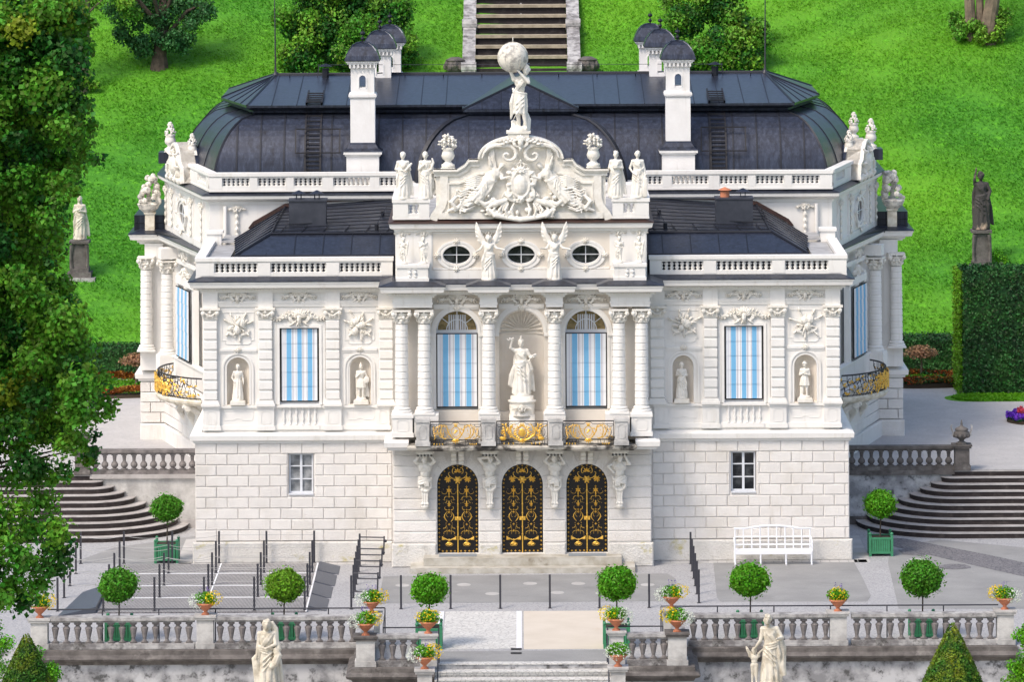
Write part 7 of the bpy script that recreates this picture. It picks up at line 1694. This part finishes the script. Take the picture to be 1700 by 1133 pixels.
def hedge(label, x0, x1, y0, y1, z0, z1, dens=220, leaf='hedge_leaf', bright=None, size=.12):
    t = T('hedge', label, 'hedge', ((x0+x1)/2, y0, z0)); o_ = np.array([(x0+x1)/2, y0, z0])
    P, D = box_pts(x0, x1, y0, y1, z0, z1, dens, 'flrt' if not bright else 'frt'); leaf_mesh('leaves', P-o_, D, size, leaf, t, .7)
    if bright: P, D = box_pts(x0-.1, x1, y0, y1, z0, z1, dens*1.2, 'l'); leaf_mesh('bright_leaves', P-o_, D, size, bright, t, .9)
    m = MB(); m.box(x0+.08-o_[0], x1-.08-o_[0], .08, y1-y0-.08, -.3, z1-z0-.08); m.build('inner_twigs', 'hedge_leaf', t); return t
hedge('tall clipped dark green hedge wall with a bright left edge on the right', 17.12, 27, 26.9, 29.3, 1.85, 6.62, 300, 'hedge_leaf', 'hedge_bright', .13)
hedge('low dark hedge behind the flower bed on the right, left of the tall hedge', 12.5, 17.6, 33.4, 34.8, 1.85, 3.25, 320, size=.11)
hedge('low dark hedge behind the flower bed on the left', -28, -12.5, 33.0, 34.4, 1.85, 3.1, 300, size=.11)
def bed(name, label, cx, cy, rx, ry, z, cols_, h=.22, n=2500, size=.08):
    t = T(name, label, 'flower bed', (cx, cy, z)); m = MB(); m.lathe([(rx, 0), (rx*.97, h*.6), (rx*.8, h*.8), (.1, h*.85)], (0, 0, 0), 32, 1, ry/rx); m.build('earth', 'soil', t)
    for mt_, r0, r1, hh in cols_:
        a = rng.uniform(0, 2*PI, n); q = np.sqrt(rng.uniform(r0**2, r1**2, n)); P = np.stack([rx*q*np.cos(a), ry*q*np.sin(a), hh*(1+.25*np.sin(a*9+q*20))*rng.uniform(.6, 1, n)], 1); leaf_mesh('flowers' if 'flower' in mt_ else 'leaves', P, P*[.3, .3, 0]+[0, 0, 1], size, mt_, t, .8)
    return t
bed('flower_bed', 'orange-red oval flower bed with a green middle at the foot of the right hedge', 15.6, 30.2, 2.5, 1.4, 1.85, [('red_flower', .50, 1.0, .36), ('path_leaf', .0, .55, .26), ('hedge_leaf', .4, 1.0, .32)], .28, 6000, .10)
bed('flower_bed', 'green oval lawn bed with an orange-red border by the left hedge', -16.2, 29.3, 3.6, 2.3, 1.85, [('red_flower', .90, 1.0, .40), ('path_leaf', .0, .9, .22), ('red_flower', .86, .99, .38)], .2, 7000, .10)
bed('flower_bed', 'bushy red flower cushion around the small standard tree on the left', -14.4, 31.0, 1.0, .6, 1.85, [('red_flower', 0, 1.0, .42), ('hedge_leaf', 0, 1, .4)], .35, 2500, .10)
p = gnd(1716, 700, 1.85); bed('flower_bed', 'round flower bed with purple rim and pink centre cut by the right edge', p.x, p.y, 1.0, 1.1, 1.85, [('purple_flower', .55, 1.02, .30), ('pink_flower', 0, .6, .42), ('hedge_leaf', 0, 1, .2)], .2, 3000, .09)
o = None
n = 5000; X_ = rng.uniform(16.3, 24, n); Y_ = rng.uniform(24.9, 26.9, n); k = (X_-16.6 > 1.0-np.sqrt(np.clip(1-((Y_-25.9)/1.05)**2, 0, 1))) ; o = leaf_mesh('lawn_strip', np.stack([X_, Y_, np.full(n, 1.90)], 1)[k], np.tile([0, -.2, 1], (k.sum(), 1)), .18, 'grass_blade', None, .6, .4); o['kind'] = 'stuff'
m = MB(); m.prism([(16.3+.9*(1-cos(a)), 25.9-1.0*sin(a)) for a in np.linspace(PI/2, -PI/2, 9)][::-1][::1]+[(28, 24.9), (28, 27)][::1], 1.84, 1.862); S('lawn_edge', m.recalc(), 'grass')
def small_tree(x, y, z, h, r, leaf, label, trunk='pale_bark'):
    t = T('standard_tree', label, 'tree', (x, y, z), 0, 'small standard trees in the flower beds'); m = MB(); m.tube([(0, 0, 0), (.03, 0, h*.5), (0, 0, h*.8)], [.05, .04, .035], 6)
    for k in range(9): a = k*.7; m.tube([(0, 0, h*.7), (cos(a)*r*.6, sin(a)*r*.6, h*.85+.1*sin(k)), (cos(a)*r, sin(a)*r, h*.72)], [.03, .02, .008], 4)
    m.build('trunk', trunk, t); P, D = ballpts((0, 0, h*.84), (r, r, h*.2), 750, .3, 1.05); P[:, 2] -= .25*((P[:, 0]**2+P[:, 1]**2)/r**2)*h*.3; leaf_mesh('crown', P, D+[0, 0, .5], .12, leaf, t, .9)
p = gnd(1529, 627, 2.0); small_tree(p.x, p.y, 1.95, 1.3, .72, 'brown_leaf', 'small brown-pink standard tree in the right flower bed')
p = gnd(226, 640, 2.0); small_tree(p.x, p.y, 2.0, 1.25, .65, 'brown_leaf', 'small pale brown standard tree in the left flower bed')
# bushes and trees on the slope
def clump(name, label, cat, base, lobes, leaf, size=.16, n=700, trunk=None, grp=None, spread=.8, leaf2=None, inner=True):
    t = T(name, label, cat, base, 0, grp); Ps, Ds, Ps2, Ds2 = [], [], [], []
    rr = random.Random(int(abs(base[0])*10))
    m = MB()
    for i, (dx, dy, dz, r) in enumerate(lobes):
        for q in range(5):
            o_ = (dx+rr.uniform(-.6, .6)*r, dy+rr.uniform(-.6, .6)*r, dz+rr.uniform(-.55, .6)*r); rq = r*rr.uniform(.42, .68)
            P, D = ballpts(o_, (rq, rq, rq*.85), n//5, .35, 1.08); (Ps if (i+q) % 3 or not leaf2 else Ps2).append(P); (Ds if (i+q) % 3 or not leaf2 else Ds2).append(D+[0, 0, .3])
    leaf_mesh('crown' if trunk else 'foliage', np.vstack(Ps), np.vstack(Ds), size, leaf, t, spread)
    if len(lobes) > 5 and cat == 'bush':
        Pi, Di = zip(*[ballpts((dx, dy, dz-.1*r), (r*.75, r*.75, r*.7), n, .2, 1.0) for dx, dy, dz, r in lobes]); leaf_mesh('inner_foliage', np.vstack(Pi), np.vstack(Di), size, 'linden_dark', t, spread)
    if Ps2: leaf_mesh('crown' if trunk else 'foliage', np.vstack(Ps2), np.vstack(Ds2), size, leaf2, t, spread)
    if trunk: trunk(t)
    return t
b = hillpt(585, 125)
clump('bush', 'large leafy green bush behind the left chimneys of the roof', 'bush', b, [(-2.4, 0, .7, 1.1), (-1.5, .6, 1.9, 1.4), (-.2, 0, 1.0, 1.3), (.9, .3, 1.5, 1.4), (.3, 1.5, 3.0, 1.6), (-1.7, 1.6, 3.2, 1.5), (2.2, .3, .9, 1.1), (1.7, 1.2, 2.6, 1.3), (-2.6, .8, 2.2, 1.1), (-.6, 2.4, 4.2, 1.5)], 'bush_leaf', .17, 2400, leaf2='linden_leaf')
b = hillpt(1190, 124)
clump('bush', 'large leafy green bush behind the right chimneys of the roof', 'bush', b, [(-1.2, 0, .9, 1.3), (.2, .3, 1.5, 1.4), (1.3, 0, .9, 1.2), (-1.4, 1.2, 2.6, 1.3), (.4, 1.6, 3.1, 1.5), (1.5, .8, 2.1, 1.0), (-.5, 2.4, 4.2, 1.4), (1.0, 2.6, 4.3, 1.2)], 'bush_leaf', .17, 2400, leaf2='linden_leaf')
b = hillpt(265, 118)
def tk(t):
    m = MB(); m.tube([(0, 0, -.3), (0, 0, .5), (.1, 0, 1.6), (.2, .2, 3.2)], [.5, .34, .28, .18], 10)
    for k in range(7): a = k*.9; m.tube([(.1, 0, 1.2+.15*k), (cos(a)*1.3, sin(a)*1.0, 2.6+.2*k), (cos(a)*2.2, sin(a)*1.7, 3.0+.1*k)], [.13, .08, .03], 5)
    m.build('trunk', 'bark', t)
clump('tree', 'dark drooping tree with a black trunk on the upper left slope', 'tree', b, [(-1.4, 0, 1.7, .9), (1.3, 0, 1.6, .95), (-.7, .5, 2.6, 1.2), (.8, .4, 2.6, 1.2), (1.8, .2, 2.4, .9), (-1.9, .2, 2.8, .9), (0, .8, 3.6, 1.5), (1.6, .8, 3.6, 1.1), (-1.3, 1, 4.3, 1.3), (.6, -.5, 1.2, .75), (-.5, -.2, 1.2, .75), (-1.0, .2, 1.0, .6), (1.2, 0, .95, .6), (-.3, .2, 1.9, .7)], 'willow_leaf', .14, 1300, tk, inner=False)
b = hillpt(137, 150)
def tk2(t):
    m = MB(); m.tube([(0, 0, -.3), (.0, 0, 1.2), (.15, 0, 3.2), (.1, 0, 8)], [.34, .27, .22, .15], 9)
    for k in range(6): a = k*1.1; m.tube([(.12, 0, 3.5+.5*k), (cos(a)*1.1, sin(a)*1.0, 4.4+.6*k)], [.07, .03], 5)
    m.build('trunk', 'pale_bark', t)
clump('tree', 'tree with a pale sunlit trunk on the upper left slope beside the big tree', 'tree', b, [(.3, 0, .6, .55), (-1.6, 0, 2.6, 1.2), (-1.0, 0, 4.2, 1.3), (1.1, .5, 4.6, 1.1), (.6, 0, 6.0, 1.4), (-.9, .3, 6.6, 1.6), (2.1, .4, 3.9, .8)], 'bush_leaf', .15, 1000, tk2, inner=False)
b = hillpt(1628, 72)
def tk3(t):
    m = MB(); m.tube([(-.5, .2, -.3), (-.45, .2, 1), (-.6, .3, 4), (-.8, .3, 9)], [.30, .26, .22, .18], 9); m.tube([(.35, 0, -.3), (.4, 0, .9), (.75, 0, 3), (1.0, 0, 9)], [.48, .38, .3, .22], 10); m.tube([(0, .3, 0), (.0, .3, 2), (.2, .4, 7)], [.22, .18, .14], 8); m.build('trunk', 'pale_bark', t)
clump('tree', 'forked tree with thick brown trunks and low undergrowth at the top right', 'tree', b, [(-.7, -.2, .45, .6), (.1, -.3, .4, .65), (.8, -.2, .5, .65), (1.0, .5, 1.1, .7), (-.9, .6, .9, .6), (0, 0, 8.5, 2.6), (-2, 0, 8.2, 2.0), (2.2, 0, 8.4, 2.1)], 'bush_leaf', .15, 1000, tk3, inner=False)
for px, py, lab in ((1640, 428, 'small bright weed clump at the foot of the black pedestal'),): b = hillpt(px, py); clump('weed_clump', lab, 'plant', b, [(-.4, -.2, .25, .4), (.5, -.3, .25, .45)], 'path_leaf', .10, 300, inner=False)

# ---- the big linden on the left, in front of the terrace
def big_tree():
    D0 = -52.0; t = T('linden_tree', 'huge leafy linden tree filling the left edge, in front of the terrace', 'tree', (-15.0, D0, -4.3)); o_ = np.array([-15.0, D0, -4.3]); rr = random.Random(12)
    C = []
    edge = [(0, 150), (60, 140), (110, 120), (160, 128), (200, 150), (240, 155), (290, 140), (330, 112), (370, 98), (410, 98), (450, 108), (500, 125), (550, 148), (600, 165), (640, 178), (680, 170), (710, 150), (745, 150), (770, 110), (800, 90)]
    for i in range(len(edge)-1):
        (ya, xa), (yb, xb) = edge[i], edge[i+1]
        for q in range(3): C.append((xa+rr.uniform(-22, 8), ya+(yb-ya)*rr.random(), D0+rr.uniform(-1, 1), rr.uniform(.13, .24)))
        for q in range(2):
            py = ya+(yb-ya)*(q+.5)/2; xe = xa+(xb-xa)*(q+.5)/2
            px = xe-rr.uniform(24, 52)
            while px > -260:
                if 735 < py and rr.random() < (.55 if px > 20 else .3): px -= 42; continue
                C.append((px+rr.uniform(-10, 6), py+rr.uniform(-14, 14), D0+rr.uniform(-1.5, 1.5)-((px-xe)*.004), rr.uniform(.30, .52))); px -= rr.uniform(30, 50)
    for py in range(840, 1010, 26):
        xe = {0: 95, 1: 110, 2: 125, 3: 120, 4: 108, 5: 95, 6: 60}[min(6, (py-840)//26)]; px = xe-26
        while px > -260: C.append((px+rr.uniform(-8, 5), py+rr.uniform(-10, 10), D0-1.5+rr.uniform(-1.2, 1.2), rr.uniform(.28, .46))); px -= rr.uniform(32, 56)
    for k in range(80): C.append((rr.uniform(-420, -200), rr.uniform(-60, 950), D0+rr.uniform(-4, 4), rr.uniform(.6, .9)))
    for k in range(110): C.append((rr.uniform(-300, 90), rr.uniform(-150, 700), D0+rr.uniform(2, 4), rr.uniform(.5, .8)))
    for k in range(60): C.append((rr.uniform(-100, 125), rr.uniform(-30, 180), D0+rr.uniform(-1, 1), rr.uniform(.4, .6)))
    PA = {'linden_leaf': [], 'linden_dark': [], 'yellow_leaf': []}; DA = {k: [] for k in PA}; tips = []
    for px, py, Y, r in C:
        c = at(px, py, Y)-Vector(o_); n_ = int(330*(r/.42)**2)
        P, D = ballpts(c, (r, r, r*.8), n_, .15, 1.15); P = P+rng.normal(0, .05, P.shape)
        yel = (abs(px-20) < 40 and abs(py-690) < 70 and rr.random() < .3) or (py < 50 and 20 < px < 110 and rr.random() < .12)
        key = 'yellow_leaf' if yel else ('linden_dark' if rr.random() < .30 else 'linden_leaf'); PA[key].append(P); DA[key].append(D+[0, -.1, .35]); tips.append(c)
    for k_ in PA:
        if PA[k_]: leaf_mesh('crown', np.vstack(PA[k_]), np.vstack(DA[k_]), .125, k_, t, .75, .75)
    m = MB(); m.tube([(0, 0, 0), (.1, 0, 4), (.3, .2, 9), (.2, 0, 16), (0, 0, 24)], [.75, .6, .5, .35, .15], 12); m.build('trunk', 'bark', t)
    m = MB()
    for i, c in enumerate(tips):
        if i % 5: continue
        z0 = max(2.5, c.z-1.2-abs(c.x)*.2); st = Vector((.2, 0, z0)); c2 = c+Vector((0, .6, 0)); mid = st.lerp(c2, .55)+Vector((0, 1.3, .35)); m.tube([st, mid, c2], [.06, .035, .008], 5)
    m.build('branches', 'bark', t)
big_tree()
# small foreground trees at the bottom corners
def fore(px, py, Y, lobes, label, leaf, name='young_tree', size=.085):
    p = at(px, py, Y)
    def tk4(t): m = MB(); m.tube([(0, 0, -(p.z+4.3)), (0, 0, 0)], [.12, .06], 7); m.build('trunk', 'bark', t)
    return clump(name, label, 'tree', (p.x, Y, p.z), lobes, leaf, size, 900, tk4, inner=False, leaf2='linden_leaf')
fore(30, 1110, -26, [(-.9, 0, .2, .7), (.45, 0, .15, .45), (.75, .2, -.3, .45), (-.5, 0, .8, .55), (-1.0, .2, 1.1, .6), (.0, 0, -.6, .8), (.7, 0, -.8, .5)], 'bright leafy young tree at the bottom left corner', 'path_leaf')
fore(1705, 1110, -26, [(-.1, 0, .3, .5), (.0, 0, .8, .4), (-.35, 0, -.3, .5), (.3, 0, -.1, .6), (.5, .3, .7, .5)], 'bright leafy young tree at the bottom right corner', 'path_leaf')
def yew(px, py, Y, label, rad=.95):
    p = at(px, py, Y); H = p.z+4.3; t = T('cone_yew', label, 'topiary', (p.x, Y, -4.3), 0, 'clipped yew cones'); n = 26000
    z = np.where(rng.uniform(0, 1, n) < .75, H-2.8*np.sqrt(rng.uniform(0, 1, n)), rng.uniform(0, H-2.5, n)); tt = (H-z); r = np.minimum(rad*1.15, .03+.50*tt**.92)*rng.uniform(.86, 1.03, n); a = rng.uniform(0, 2*PI, n)
    P = np.stack([r*np.cos(a), r*np.sin(a), z], 1); D = np.stack([np.cos(a), np.sin(a), np.full(n, .5)], 1); leaf_mesh('foliage', P, D, .075, 'yew_leaf', t, .8, .5)
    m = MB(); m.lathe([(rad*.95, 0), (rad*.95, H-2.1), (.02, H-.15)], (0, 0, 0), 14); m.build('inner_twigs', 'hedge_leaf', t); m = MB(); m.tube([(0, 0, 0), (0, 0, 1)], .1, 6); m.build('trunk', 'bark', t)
yew(44, 1052, -40, 'pointed clipped yew cone tip at the bottom left edge'); yew(1581, 1034, -30, 'pointed clipped yew cone tip at the bottom right, before the end of the balustrade')
